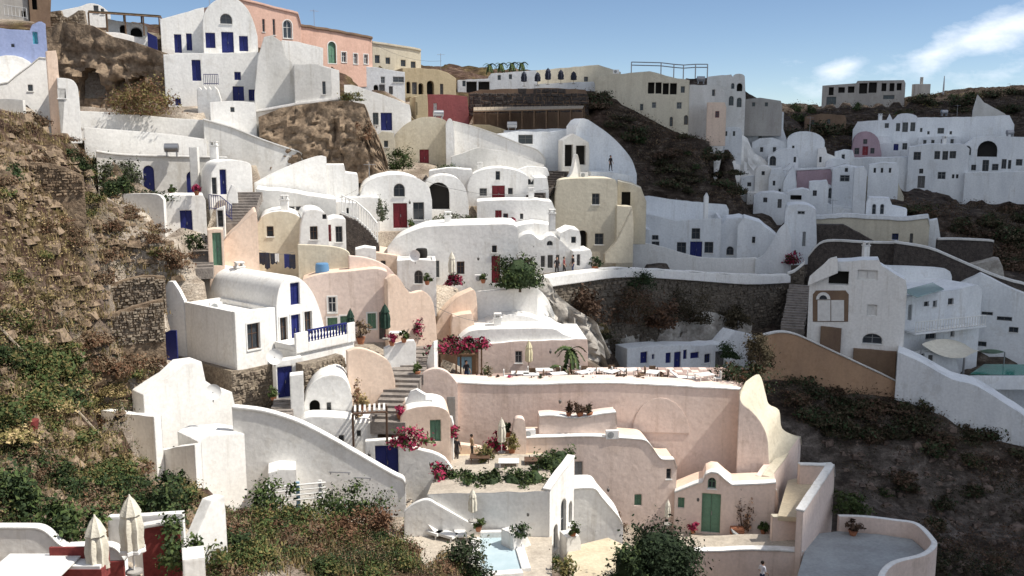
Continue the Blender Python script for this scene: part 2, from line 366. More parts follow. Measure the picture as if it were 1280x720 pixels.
def H(name, label, cat, Y, yaw, depth, top, yb, m='W', ops='', par=0, sink=2.5, root=None, part='wall', group=None, ground=True, side='', cap=None, mtop=None, floor=None):
    fc = math.degrees(atan((640 - (top[0][0] + top[-1][0]) / 2) / F))
    if depth > 1.2 and abs(yaw) <= 20:
        if fc > 5: yaw = max(yaw, fc * 1.02)
        elif fc < -7: yaw = min(yaw, fc * .9)
    f = Fac(top[0][0], yb[0], Y, yaw)
    if root is None: r = empty(name, f.o, 0, label, cat, group)
    else: r = root
    tp = [f.uv(*p) for p in top]
    if m not in ('fB', 'REDW', 'GR'):
        q = [tp[0]]
        for p0, p1 in zip(tp, tp[1:]):
            L = math.hypot(p1[0] - p0[0], p1[1] - p0[1]); k = min(14, int(L / .7))
            wob = .012 if par else .05
            if abs(p1[0] - p0[0]) > .3:
                for i in range(1, k):
                    t = i / k; q.append((p0[0] + (p1[0] - p0[0]) * t, p0[1] + (p1[1] - p0[1]) * t + rnd.uniform(-wob, wob)))
            q.append(p1)
        tp = q
    ul, ur = tp[0][0], tp[-1][0]; vr = f.uv(top[-1][0], yb[1])[1]
    poly = [(ul, -sink), (ur, vr - sink)] + tp[::-1]
    if poly[-1][0] == poly[0][0] and poly[-1][1] == poly[0][1]: poly.pop()
    holes = []; todo = []
    for kd, (x0, y0, x1, y1) in parse(ops):
        u0 = f.uv(x0, (y0 + y1) / 2)[0]; u1 = f.uv(x1, (y0 + y1) / 2)[0]; v0 = f.uv((x0 + x1) / 2, y1)[1]; v1 = f.uv((x0 + x1) / 2, y0)[1]
        col = next((c for c in kd if c in FCOL), 'W'); ar = 'a' in kd
        pl = archpoly(u0, u1, v0, v1) if ar else [(u0, v0), (u1, v0), (u1, v1), (u0, v1)]
        holes.append(pl); todo.append((kd[0], pl, ar, col, 't' in kd))
    mb = MB()
    deep = 0.95 if any(t[0] == 'v' for t in todo) else 0.26
    if par:
        t = 0.28; rz = min(p[1] for p in tp) - par
        # facade slab, then the core under the roof, then side and back parapets
        mb.prism(poly, 0, t, m, holes, min(deep, .25), back=True)
        lo = min(-sink, vr - sink)
        mb.box(ul + t, ur - t, t, depth - t, lo, rz, m)
        b = len(mb.mats); mf = mb.mi(floor or m)
        mb.m[-2] = mf
        mb.box(ul, ul + t, t, depth, lo, tp[0][1] - .02, m); mb.box(ur - t, ur, t, depth, lo, tp[-1][1] - .02, m)
        mb.box(ul + t, ur - t, depth - t, depth, lo, rz + par, m)
    else:
        mb.prism(poly, 0, depth, m, holes, deep, mtop=mtop)
    pr = mb.obj(part, r, f.o - r.location, f.a)
    for t in todo: add_opening(r, f, *t)
    if cap:      # a coping along the top edge, a little proud
        cm, ch, co = cap; k = MB()
        k.prism([(p[0], p[1] + .004) for p in tp][::1] + [(p[0], p[1] + ch) for p in tp[::-1]], -co, min(depth, .5) + co, cm)
        k.obj('coping', r, f.o - r.location, f.a)
    if side:     # openings on the visible flank: pixel rects on the plane through the left or the right edge
        for kd, (x0, y0, x1, y1) in parse(side):
            right = kd[0] == '>'; kd = kd[1:]
            uu = ur if right else ul
            o = f.w(uu, 0, 0); g = Fac(o, 0, 0, yaw + (90 if right else -90))
            u0 = g.uv(x0, (y0 + y1) / 2)[0]; u1 = g.uv(x1, (y0 + y1) / 2)[0]; v0 = g.uv((x0 + x1) / 2, y1)[1]; v1 = g.uv((x0 + x1) / 2, y0)[1]
            ar = 'a' in kd; col = next((c for c in kd if c in FCOL), 'W')
            pl = archpoly(u0, u1, v0, v1) if ar else [(u0, v0), (u1, v0), (u1, v1), (u0, v1)]
            add_opening(r, g, kd[0], pl, ar, col, 't' in kd, side=True)
    if ground:
        FOOT.append((f, ul, ur, depth, 0.0, vr))
        n = max(2, int((ur - ul) / 4) + 1)
        mt = min(p[1] for p in tp)
        for i in range(n):
            q = i / (n - 1); u = ul + (ur - ul) * q
            a = f.w(u, -.4, vr * q); CTRL.append(tuple(a)); FRONT.append(tuple(a))
            tz = np.interp(u, [p[0] for p in tp], [p[1] for p in tp])
            if ground is True and depth <= 4: bk = f.w(u, depth + 1.0, tz - .3); BACK.append(tuple(bk))
            CLEAR.append(f.w(u, -.05, vr * q + .25))
    r_info = dict(root=r, f=f, ul=ul, ur=ur, vr=vr, part=pr)
    KIDS[r.name] = r_info
    return r_info
def Wl(label, Y, yaw, top, yb, m='W', depth=.4, cap=None, name='plastered_wall', cat='wall', ops='', ground=True, **k):
    return H(name, label, cat, Y, yaw, depth, top, yb, m, ops, ground=ground, cap=cap, **k)
def stones(h, m='ST', size=.34, umin=None, umax=None, vtop=None, vbot=None, seed=1, front=0.0):
    """rubble: real proud stones, joined, on the front of a wall"""
    r = random.Random(seed); f = h['f']; mb = MB()
    me = h['part'].data
    ul, ur = umin if umin is not None else h['ul'], umax if umax is not None else h['ur']
    # top profile from the wall's own outline
    prof = sorted((v.co.x, v.co.z) for v in me.vertices if abs(v.co.y) < 1e-4)
    xs = [p[0] for p in prof]
    def topv(u):
        return max([p[1] for p in prof if abs(p[0] - u) < 1e-3] + [tv(u)])
    tops = {}
    for x, z in prof: tops[round(x, 3)] = max(z, tops.get(round(x, 3), -99))
    kx = sorted(tops); kz = [tops[x] for x in kx]
    def tv(u): return float(np.interp(u, kx, kz))
    v = vbot if vbot is not None else min(0, h['vr']) - .4
    vmax = max(kz)
    while v < vmax:
        hh = size * r.uniform(.5, 1.1); u = ul + r.uniform(-.2, 0)
        while u < ur:
            ww = size * r.choice((.6, .8, 1.0, 1.4, 2.0)) * r.uniform(.8, 1.2)
            u1 = min(u + ww, ur); u0 = max(u, ul)
            if u1 - u0 > .08 and v + hh < tv((u0 + u1) / 2) - .03 and (vtop is None or v + hh < vtop):
                b = len(mb.v); g = .02; j = lambda s=.15: r.uniform(-s, s) * size
                a = [(u0 + g + j(), v + g + j()), (u1 - g + j(), v + g + j()), (u1 - g + j(), v + hh - g + j()), (u0 + g + j(), v + hh - g + j())]
                pd = r.choice((.04, .07, .1, .16, .22)) * r.uniform(.7, 1.2); cx, cz = sum(q[0] for q in a) / 4, sum(q[1] for q in a) / 4
                mb.v += [(q[0], front, q[1]) for q in a] + [(cx + (q[0] - cx) * .72, front - pd * r.uniform(.7, 1.1), cz + (q[1] - cz) * .72) for q in a]
                for i in range(4): mb.face([b + i, b + (i + 1) % 4, b + 4 + (i + 1) % 4, b + 4 + i], m)
                mb.face([b + 4, b + 5, b + 6, b + 7], m)
            u += ww
        v += hh
    if mb.f:
        o = mb.obj('rubble_stones', h['root'], f.o - h['root'].location, f.a, smooth=False); o['kind'] = 'stuff'
def inpoly(x, y, poly):
    c = False; j = len(poly) - 1
    for i in range(len(poly)):
        if (poly[i][1] > y) != (poly[j][1] > y) and x < (poly[j][0] - poly[i][0]) * (y - poly[i][1]) / (poly[j][1] - poly[i][1] + 1e-12) + poly[i][0]: c = not c
        j = i
    return c
def Cliff(name, label, Y, yaw, top, yb, m='RK', amp=.8, caves=(), step=.28, lean=.25, ground=True, freq=.45, thick=2.5):
    """a rock face: a displaced sheet with thickness, caves pushed in"""
    f = Fac(top[0][0], yb[0], Y, yaw); tp = [f.uv(*p) for p in top]
    ul, ur = tp[0][0], tp[-1][0]; vr = f.uv(top[-1][0], yb[1])[1]
    xs = [p[0] for p in tp]; zs = [p[1] for p in tp]
    cv = [[f.uv(*p) for p in c] for c in caves]
    nu = max(4, int((ur - ul) / step)); mb = MB(); nv = max(4, int((max(zs) + 2) / step)); off = Y * 3.1
    for i in range(nu + 1):
        u = ul + (ur - ul) * i / nu; t = float(np.interp(u, xs, zs)); b0 = vr * i / nu - 1.5
        for j in range(nv + 1):
            q = j / nv; v = b0 + (t - b0) * q
            p = Vector((u * freq + off, v * freq * 1.3, 3.7))
            d = (mnoise.fractal(p, .55, 2.1, 7) * amp * .8 + abs(mnoise.noise(p * .5)) * amp * .7 - abs(mnoise.noise(p * 2.3)) * amp * .45)
            d -= max(0, .14 - abs(mnoise.noise(Vector((u * .8 + off, v * .22, 1.0))))) * amp * 5 + max(0, .1 - abs(mnoise.noise(Vector((u * .25, v * 1.1 + off, 6.0))))) * amp * 4
            d = d * min(1, .35 + 3 * q * (1 - q)) - q * lean * (t - b0) * .4
            y = -d
            if any(inpoly(u, v, c) for c in cv): y += 6
            mb.v.append((u, y, v))
        mb.v.append((u, thick - 0 + lean * 2, t - .1)); mb.v.append((u, thick + lean * 2, b0))
    k = nv + 3
    for i in range(nu):
        for j in range(nv + 2): mb.face([i * k + j, (i + 1) * k + j, (i + 1) * k + j + 1, i * k + j + 1], m)
    o = mb.obj(name, None, f.o, f.a, smooth=True, ang=55); tag(o, label, None, None, 'structure')
    if ground:
        FOOT.append((f, ul, ur, thick, 0.0, vr)); n = max(2, int((ur - ul) / 4) + 1)
        for i in range(n):
            q = i / (n - 1); u = ul + (ur - ul) * q; CTRL.append(tuple(f.w(u, -1.0, vr * q))); BACK.append(tuple(f.w(u, thick + .5, np.interp(u, xs, zs) - .5))); CLEAR.append(f.w(u, -1.2, vr * q + .3))
    return o
def sheet(name, pts, m, th=.15, label=None, cat=None, kind='structure', parent=None):
    """a level floor through world points (all given their own z), with thickness"""
    mb = MB(); n = len(pts); b = [tuple(p) for p in pts] + [(p[0], p[1], p[2] - th) for p in pts]
    mb.v = b
    for t in tessellate_polygon([[Vector(p) for p in pts]]): mb.face(list(t), m)
    for i in range(n): mb.face([i, (i + 1) % n, n + (i + 1) % n, n + i], m)
    o = mb.obj(name, parent); tag(o, label, cat, None, kind); return o
def floorpx(name, px, z, m, **k):
    """level floor at height z under picture points"""
    pts = []
    for x, y in px:
        r = ray(x, y); pts.append(r * (z / r.z))
    return sheet(name, pts, m, **k)
def stair(label, a, b, n, width, m='STEP', name='staircase', wallm=None, ground=True):
    """steps from world point a (foot, centre) to b (head)"""
    a, b = Vector(a), Vector(b); d = b - a; hd = Vector((d.x, d.y, 0)); L = hd.length; ang = math.atan2(hd.y, hd.x)
    root = empty(name, a, 0, label, 'staircase')
    for i in range(n):
        mb = MB(); z1 = d.z * (i + 1) / n; x0 = L * i / n; x1 = L * (i + 1) / n + (.0)
        jw = rnd.uniform(-.06, .06)
        mb.box(x0 - .03, x1, -width / 2 + jw, width / 2 + jw, z1 - d.z / n - .6, z1, m)
        mb.obj('step', root, (0, 0, 0), ang)
    if ground:
        for q in (0, .5, 1): p = a + d * q; CTRL.append((p.x, p.y, p.z - .5))
    return root
def railing(label, pts, h, m, name='railing', cat='railing', n=12, r=.025, root=None, lattice=False):
    """posts and bars between world points"""
    pts = [Vector(p) for p in pts]; o = pts[0]
    rt = root or empty(name, o, 0, label, cat)
    o = rt.location.copy()
    mb = MB()
    for z in (h, h * .12): mb.tube([p - o + Vector((0, 0, z)) for p in pts], r * 1.3, m, 5)
    mb.obj('rail', rt); seg = sum((pts[i + 1] - pts[i]).length for i in range(len(pts) - 1))
    me = None
    for i in range(len(pts) - 1):
        k = max(1, round(n * (pts[i + 1] - pts[i]).length / seg))
        for j in range(k + (i == len(pts) - 2)):
            p = pts[i].lerp(pts[i + 1], j / k) - o
            if me is None:
                q = MB(); q.tube([(0, 0, 0), (0, 0, h)], r, m, 5); me = q.mesh('baluster')
            b = bpy.data.objects.new('baluster', me); C.objects.link(b); b.parent = rt; b.location = p
    return rt
# ================================================================== THE VILLAGE (picture columns and rows of a 1280x720 frame, depth in metres)
# ---- skyline and upper terraces
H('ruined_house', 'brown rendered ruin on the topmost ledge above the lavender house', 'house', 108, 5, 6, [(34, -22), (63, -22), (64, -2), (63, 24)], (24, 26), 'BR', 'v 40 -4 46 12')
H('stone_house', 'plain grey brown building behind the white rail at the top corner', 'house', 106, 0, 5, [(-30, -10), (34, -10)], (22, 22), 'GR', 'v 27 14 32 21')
railing('white railing on the ledge below the grey brown building', [P(6, 20, 103), P(34, 24, 103)], 1.1, 'fW', n=6)
H('white_house', 'low white vaulted house on the crest above brown ruins', 'house', 119, 12, 8, [(64, 17)] + sp([(80, 12), (100, 8), (112, 4), (126, 7), (138, 17)], 3), (32, 34), 'W', 'wK 117 7 123 16;wK 126 11 130 18')
h = Wl('jagged brown ruin wall under the low vaulted house', 113, 8, [(60, 15), (75, 13), (77, 19), (84, 22), (98, 13), (104, 13), (106, 25), (108, 32)], (34, 36), 'ST', depth=.8, name='ruin_wall'); stones(h, 'ST', .5, seed=3)
Wl('white terrace wall with an arch beside the blue gate on the crest', 100, 8, sp([(132, 40), (150, 41), (166, 45), (186, 51)], 3), (50, 62), 'W', depth=3, ops='')
h = H('arcade', 'small white arcade with columns under the vine pergola', 'arcade', 103, 6, 2.5, [(133, 23), (146, 26), (180, 30), (184, 34)], (44, 50), 'W', 'va 150 31 158 46;va 163 34 178 46')
Wl('blue wooden gate leaf beside the arcade on the crest', 99.5, 8, [(184, 40), (196, 46)], (58, 60), 'fB', depth=.12, name='blue_gate', cat='gate')
def pergola(label, corners, h, roofm, slat, postm='WOODP', n=10, posts=3, name='pergola', th=.08):
    """corners: front left, front right, back right, back left, at floor level"""
    c = [Vector(p) for p in corners]; rt = empty(name, c[0], 0, label, 'pergola'); o = c[0]
    for a, b in ((c[0], c[1]), (c[3], c[2])):
        for i in range(posts):
            p = a.lerp(b, i / max(1, posts - 1)) - o; q = MB(); q.box(p.x - .06, p.x + .06, p.y - .06, p.y + .06, p.z, p.z + h, postm); q.obj('post', rt)
        q = MB(); q.tube([a - o + Vector((0, 0, h + .05)), b - o + Vector((0, 0, h + .05))], .07, postm, 4); q.obj('beam', rt)
    for i in range(n):
        t = (i + .5) / n; a = c[0].lerp(c[1], t) - o; b = c[3].lerp(c[2], t) - o; d = (c[1] - c[0]) / n * slat * .5
        mb = MB(); z = Vector((0, 0, h + .12)); zt = Vector((0, 0, th)); vs = [a - d, a + d, b + d, b - d]
        mb.v = [tuple(v + z) for v in vs] + [tuple(v + z + zt) for v in vs]
        for f in ((0, 1, 2, 3), (4, 5, 6, 7), (0, 1, 5, 4), (1, 2, 6, 5), (2, 3, 7, 6), (3, 0, 4, 7)): mb.face(list(f), roofm)
        mb.obj('slat', rt, smooth=False)
    return rt
pergola('dark vine covered pergola on the crest beside the big white house', [P(112, 40, 101), P(203, 46, 101), P(200, 44, 106), P(112, 38, 106)], 1.9, 'LK', .95, n=12, posts=5)
Cliff('cave_cliff', 'brown rock face with cave mouths beside the big white house', 97, 4, [(52, 36), (70, 26), (110, 30), (134, 44), (160, 50), (184, 58), (206, 66)], (140, 135), 'RK', amp=.7, caves=[[(97, 122), (98, 97), (104, 88), (116, 88), (124, 97), (126, 122)], [(139, 115), (139, 101), (150, 100), (151, 115)], [(158, 107), (164, 96), (176, 97), (176, 106)]], step=.32)
# lavender house and its neighbours at the edge of the picture
H('lavender_house', 'lavender blue walled house at the edge with a turquoise shutter', 'house', 80, -6, 7, [(-40, 35), (0, 35), (37, 38), (40, 31), (48, 27), (52, 27), (57, 30), (57.5, 40)], (74, 74), 'LB', 'sT 41 40 47 55;wK 14 55 18 59')
H('white_house', 'white house with a sloping gable, tall pillar and one tiny window below the lavender house', 'house', 76, 6, 7, [(-40, 112), (10, 104), (30, 88), (49, 73), (60, 74)], (128, 140), 'W', 'wK 35 106 41 114', cap=('WG', .12, .05))
H('white_vault', 'white barrel roof behind the sloping gable below the lavender house', 'house', 79.5, 3, 6, arc(-34, 106, 49, 100, 34), (120, 120), 'W')
H('chimney_tower', 'beige topped white pillar between the gable and the small window block', 'tower', 75.5, 4, 1.6, [(57, 64), (70, 63), (72, 73)], (140, 140), 'PE')
H('white_house', 'little white block with a rounded corner and a single window next to the cave mouth', 'house', 75, 5, 4, sp([(71, 97), (84, 98), (92, 101), (97, 109), (99, 122)], 3), (139, 138), 'W', 'wK 72 111 82 123')
Wl('short grey retaining wall above the scrub at the edge', 71, 0, [(-30, 123), (28, 125)], (140, 140), 'WG')
# ---- the big white house with blue shutters
h = H('blue_shuttered_house', 'big white two storey house with round gable and blue shutters under the crest', 'house', 99, 16, 10, [(253, 30)] + sp([(254, 20), (260, 8), (272, -1), (285, -4), (298, 0), (310, 12), (318, 30), (322, 46)], 3), (72, 68), 'W', 'waK 275 17 290 30;sB 257 41 269 60;dB 277 40 292 66;sB 299 45 310 64')
H('', '', '', 100.5, 2, 8, [(200, 24), (215, 20), (255, 9)], (70, 70), 'W', 'sB 218 43 227 66;sB 233 42 240 63', root=h['root'], part='side_wing')
H('', '', '', 96.5, 4, 3.4, [(204, 68), (240, 66), (300, 66), (322, 64), (336, 84), (340, 100)], (132, 130), 'W', 'sB 240 75 251 101;sB 293 90 301 100;dB 291 108 305 126;sB 311 112 320 126;waK 251 120 265 139;sB 219 123 226 132', root=h['root'], part='lower_storey')
railing('blue balcony railing on the front of the big white house', [P(255, 106, 95.6), P(273, 106, 95.4)], 1.0, 'fB', n=8)
Wl('white parapet with spiky finials over the arched cellar of the big white house', 95, 4, [(246, 112), (249, 109), (252, 112), (255, 108), (258, 112), (261, 108), (264, 112), (268, 108), (272, 112), (276, 124)], (140, 138), 'W', depth=.35)
H('white_buttress', 'tall plain white wall block with slanting top beside the big white house', 'house', 94, -6, 7, [(318, 118), (322, 72), (330, 46), (340, 44), (352, 52), (358, 72), (366, 78), (368, 84)], (132, 128), 'WG')
H('white_house', 'plain grey white block with a lit narrow door at its corner', 'house', 93, 4, 6, [(367, 80), (398, 80), (400, 82), (414, 86)], (126, 124), 'WG', 'wK 403 102 407 118', side='')
Wl('white walls stepping up to the pink mansion', 104, 14, [(352, 50), (372, 52), (404, 60), (404, 82), (424, 88)], (100, 100), 'W', depth=4, name='white_terrace')
# ---- pink mansion, yellow house
H('pink_mansion', 'tall salmon pink mansion with an arched window on the skyline', 'mansion', 113, 34, 12, [(292, -3), (300, 0), (336, 9), (372, 18), (376, 33)], (56, 56), 'PK', 'wat 354 25 365 48;wY 341 24 344 44;wY 328 24 331 40', cap=('PK', .25, .15))
H('pink_house', 'longer salmon pink house with a white arched doorway', 'house', 121, 40, 10, [(374, 33), (420, 40), (465, 49)], (84, 84), 'PK', 'dGat 410 52 420 79;wWt 427 65 433 78;wWt 442 67 447 80;wWt 455 68 460 80', cap=('BR', .3, .18))
H('yellow_house', 'ochre flat roofed house with a row of small dark windows', 'house', 141, 26, 9, [(465, 54), (505, 60), (526, 64)], (92, 96), 'TN', 'wK 468.5 69 474.5 79;wK 482 72 487.5 80;wK 501 75 507 83;wK 513.5 77 519.5 85', cap=('TN', .3, .15))
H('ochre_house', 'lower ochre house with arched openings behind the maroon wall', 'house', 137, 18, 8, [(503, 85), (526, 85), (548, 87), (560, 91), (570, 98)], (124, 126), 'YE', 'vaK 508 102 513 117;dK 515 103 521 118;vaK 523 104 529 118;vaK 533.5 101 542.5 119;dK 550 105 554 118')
H('white_house', 'long white house with arched doors below the ochre roofline', 'house', 126, 12, 6, [(404, 76), (424, 80), (470, 84), (506, 90)], (124, 126), 'WB', 'wY 446 91 457 101;wY 431 98 437 105;wY 476 96 481 104;vaK 467 106 473 116;dK 474 106 481 118;dK 486 108 491 118;wY 491 96 505 103')
H('stair_house', 'white sloping wall house with a blue door under a small awning', 'house', 108, 8, 5, [(430, 106), (440, 106), (478, 118), (512, 131), (514, 142)], (166, 168), 'W', 'dB 476 141 490 163;wK 466 141 473 156')
H('maroon_house', 'maroon painted wall house with a pale doorway below the ochre house', 'house', 126, 8, 6, [(534, 118), (560, 118), (584, 121), (586, 140)], (156, 158), 'MA', 'dW 542 129 546 140')
H('yellow_wall_house', 'narrow golden yellow wall next to the maroon house', 'house', 125, 14, 5, [(519, 121), (534, 117), (535, 130)], (150, 152), 'YE', 'dK 519 128 521.5 144')
# ---- terraces of white walls below the cave cliff
h = Wl('upper long white terrace wall below the cave bush', 86, 6, sp([(64, 138), (110, 139), (160, 142), (210, 147), (256, 150)], 3), (172, 186), 'W', depth=1.4)
Wl('second white terrace wall with a ledge', 84, 6, sp([(104, 159), (160, 163), (215, 168), (258, 174)], 3), (196, 200), 'W', depth=1.4, name='plastered_wall')
h = H('arched_door_house', 'long white terrace house with arched blue doors beside the olive tree', 'house', 80, 8, 3.2, sp([(120, 190), (150, 194), (200, 196), (250, 197), (284, 198)], 3), (248, 245), 'WG', 'daB 179.5 207 193 243;daB 233.5 214 248 245;dK 164 222 174 243', cap=('W', .14, .12))
h = H('vaulted_hut', 'small white vaulted hut with a tall blue door at the head of the steps', 'hut', 77, 28, 4.5, [(263, 243), (264, 216)] + arc(270, 207, 314, 207, 7, 8) + [(315, 215)], (244, 240), 'W', 'dB 275 212 283 243;wK 265 222 271 243')
Wl('white chimney block on the terrace house roof', 80.5, 6, [(236, 184), (246, 184)], (199, 199), 'WG', depth=.8, ground=False, name='roof_block', cat='wall')
h = H('blue_door_block', 'white terrace block with a single blue door below the arched doors', 'house', 73, 10, 3.5, [(203, 246), (220, 244), (254, 244), (257, 250)], (298, 296), 'W', 'dB 225.5 263 240.5 295')
Wl('low white ledge at the end of the dark terrace hedge', 71, -4, sp([(154, 243), (170, 242), (196, 243), (204, 250)], 3), (256, 266), 'WG', depth=.5)
railing('blue stair railing leading down from the vaulted hut', [P(262, 262, 73.5), P(276, 264, 72.5), P(290, 276, 71)], 1.15, 'fB', n=11)
stair('grey steps climbing between the blue railing and the peach house', P(296, 282, 71), P(312, 240, 76.5), 12, 1.9)
Wl('lit white buttress at the top of the blue railing steps', 74, 20, sp([(284, 246), (290, 232), (296, 236), (298, 254)], 3), (264, 264), 'W', depth=.7)
stair('narrow steps running down beside the scrub slope to the green gate', P(252, 338, 66), P(258, 296, 71.5), 12, 1.5)
h = H('green_gate_porch', 'narrow peach porch with a tall pale green gate', 'porch', 67, 18, 1.4, [(259, 288), (268, 286), (279, 287)], (336, 334), 'PE', 'dG 266 291 277 332')
H('white_pillar', 'thin white pillar with a dark slot beside the railing steps', 'pillar', 70, 12, 1.1, [(270, 262), (280, 258)], (290, 288), 'W', 'wK 272 263 279 284')
# big white flank walls east of the terraces
Wl('broad white ramp wall with a raised coping beside the rock outcrop', 88, 14, sp([(254, 150), (290, 160), (330, 176), (378, 192)], 3), (204, 206), 'WG', depth=4, cap=('W', .14, .12))
Wl('white coping wall running over the rock outcrop', 91.4, 12, [(262, 146), (320, 140), (372, 131), (432, 123)], (160, 150), 'WG', depth=1.1, cap=('W', .25, .2))
Cliff('rock_outcrop', 'brown rock outcrop below a white coping', 89.6, 6, [(322, 146), (352, 134), (400, 127), (432, 125), (456, 130), (462, 150), (470, 165), (478, 185), (484, 204)], (196, 212), 'RK', amp=.8, step=.25, lean=.35)
Wl('tall white slanting wall with a bright top below the rock outcrop', 82, 18, sp([(318, 229), (340, 217), (370, 204), (398, 195), (408, 196)], 3), (240, 240), 'W', depth=.6)
H('white_block', 'white cube shaped house with stepped roof beside the red door vault', 'house', 84, 8, 4, [(399, 202), (402, 206), (430, 206), (432, 216), (447, 218), (448, 224)], (250, 250), 'W', '')
H('white_block', 'weathered white block with peeling plaster behind the slanting wall', 'house', 85, 2, 5, sp([(336, 232), (352, 222), (372, 212), (392, 203), (400, 204)], 2), (250, 250), 'WG')
h = H('white_block', 'wide white wall house with a lean roof above the washing line', 'house', 77, 10, 5, [(320, 236), (360, 240), (398, 246), (420, 249)], (272, 270), 'WG', 'wK 361 258 368 263;wK 370 258 376 263', mtop='W')
# ---- clothesline house
h = H('washing_line_house', 'beige and white vaulted house with washing hung on its wall', 'house', 72, 6, 5, [(318, 284)] + arc(324, 278, 378, 278, 14, 8) + [(379, 286)], (346, 346), 'CR', 'wN 333.5 283 342 296', mtop='W')
H('', '', '', 71.8, 16, 5, [(374, 310), (376, 280)] + arc(379, 270, 410, 272, 9, 8) + [(411, 300)], (346, 342), 'W', 'wN 387.5 283 397 300;wK 403 268 408 274', root=h['root'], part='gable')
H('', '', '', 73.4, 14, 3.5, [(408, 276), (420, 272), (432, 274)], (322, 320), 'W', 'dR 409.5 281 414 302;wK 419.5 283 428 303', root=h['root'], part='side_wing')
h = Wl('cream terrace parapet with low pillars in front of the washing line house', 69.6, 8, sp([(372, 306), (400, 307), (424, 310), (436, 316), (438, 326)], 3), (348, 346), 'CR', depth=.5)
H('peach_house', 'peach walled house curving up beside the steps', 'house', 68.5, 14, 5, sp([(276, 306), (288, 292), (300, 281), (312, 270), (320, 265), (322, 276)], 4), (345, 345), 'PE')
def washing():
    a, b = P(322, 312, 70.5), P(368, 315, 70.2); rt = empty('washing_line', a, 0, 'washing line hung with dark clothes on the beige house', 'clothes line')
    q = MB(); d = b - a; q.tube([d * (i / 8) + Vector((0, 0, -.25 * sin(pi * i / 8))) for i in range(9)], .015, 'METAL', 4); q.obj('line', rt)
    for k, (t, w_, hh, m) in enumerate(((.04, .5, .9, 'CLOTHD'), (.18, .42, 1.2, 'CLOTHD'), (.34, .5, .8, 'CLOTHD'), (.47, .3, .6, 'CUSH'), (.72, .5, 1.0, 'fB'), (.86, .45, 1.05, 'CLOTHD'))):
        q = MB(); p = d * t; n = 5
        for i in range(n + 1):
            for z in (0, -hh * .5, -hh): q.v.append((p.x + w_ * i / n, p.y - .05 - .04 * sin(i * 2 + k) * (z / hh), p.z - .2 + z + .06 * sin(i * 1.7 + k) * (z < 0)))
        for i in range(n):
            for j in range(2): q.face([i * 3 + j, (i + 1) * 3 + j, (i + 1) * 3 + j + 1, i * 3 + j + 1], m)
        q.obj('garment', rt)
washing()
def barrel(p, r, h, m, label, name='barrel'):
    q = MB(); q.lathe([(r * .9, 0), (r, h * .25), (r * 1.02, h * .6), (r * .93, h * .95), (r * .8, h)], m, 14); o = q.obj(name, None, p); tag(o, label, 'barrel')
barrel(P(403, 345, 69), .5, .95, 'BARREL', 'blue plastic barrel below the cream parapet')
# white lattice stair above the dark yard
railing('white lattice stair rail slanting down over the dark yard', [P(428, 268, 76.5), P(446, 276, 76), P(462, 290, 75.2), P(472, 303, 74.6)], 1.5, 'fW', n=13, r=.05)
Wl('dark rough yard wall under the white lattice stair', 77, 6, [(424, 268), (446, 276), (470, 296), (474, 310)], (316, 316), 'DS', depth=1, name='rough_wall')
Wl('small white steps block at the foot of the lattice stair', 73, 8, [(444, 312), (456, 309), (470, 311)], (325, 325), 'W', depth=1.5)
# ---- red door vault
h = H('red_door_vault', 'white barrel vaulted house with a red door and arched window', 'house', 84, 10, 8, [(448, 262), (449, 246)] + arc(452, 240, 538, 240, 22, 16) + [(540, 250)], (288, 286), 'W', 'waK 492 229.5 506 246;dR 491.5 254 509 285;wK 516.5 253 530 275;wK 462.5 262 470 275', mtop='W')
H('', '', '', 82.6, 6, 2.5, [(419, 250), (440, 247), (474, 247)], (284, 288), 'W', 'dK 476 258 484 276' if 0 else '', root=h['root'], part='side_wing')
# ---- long white house with the tree
h = H('long_white_house', 'long plain white house front with a dark red door beside the green tree', 'house', 77, 2, 6, sp([(484, 309), (494, 299), (518, 288), (540, 283), (600, 281), (642, 281), (648, 292)], 3), (354, 354), 'W', 'wN 571 327 580.5 343;dP 614.5 320 625 354;wN 615 307 621 316;wK 544 326 549 347', mtop='W')
h = H('white_hut', 'small white hut with an arched window and a dish beside its roof', 'hut', 73.5, 6, 3, [(496, 326), (520, 324), (545, 326)], (357, 356), 'W', 'waK 518 338 528.5 355;dK 545 330 548 350' if 0 else 'waK 518 338 528.5 355', par=.15)
# ---- upper middle: curved walls and vaults
h = H('curved_vault_house', 'cream white house with a big slumped vault and a dark red door', 'house', 108, 4, 6, [(489, 186)] + sp([(494, 168), (506, 156), (522, 148), (540, 146), (556, 150), (564, 160)], 4) + [(566, 176)], (214, 214), 'CR', 'dP 524.5 187 536 208', mtop='W')
Wl('bright narrow pilaster beside the slumped vault', 106.5, 4, sp([(557, 155), (561, 148), (566, 152), (568, 170)], 3), (214, 214), 'W', depth=3)
h = Wl('white wall sloping down with outdoor steps behind it', 109, 4, sp([(566, 152), (590, 158), (620, 168), (650, 180), (672, 188), (682, 200)], 3), (216, 214), 'W', depth=2.5, cap=('W', .1, .1))
Wl('white low wall at the foot of the outdoor steps', 104, 4, [(564, 196), (600, 184), (634, 190), (680, 206)], (216, 216), 'WG', depth=1.5)
H('ruined_vault', 'broken white arch with an orange brown inside', 'ruin', 92, 6, 4, sp([(528, 240), (534, 226), (550, 219), (570, 222), (582, 236), (586, 258)], 4), (272, 272), 'W', 'va 534 228 562 262')
Wl('orange plaster wall left inside the broken arch', 93.5, 6, sp([(532, 236), (545, 230), (560, 238), (576, 252)], 3), (270, 270), 'OR', depth=.4, ground=False)
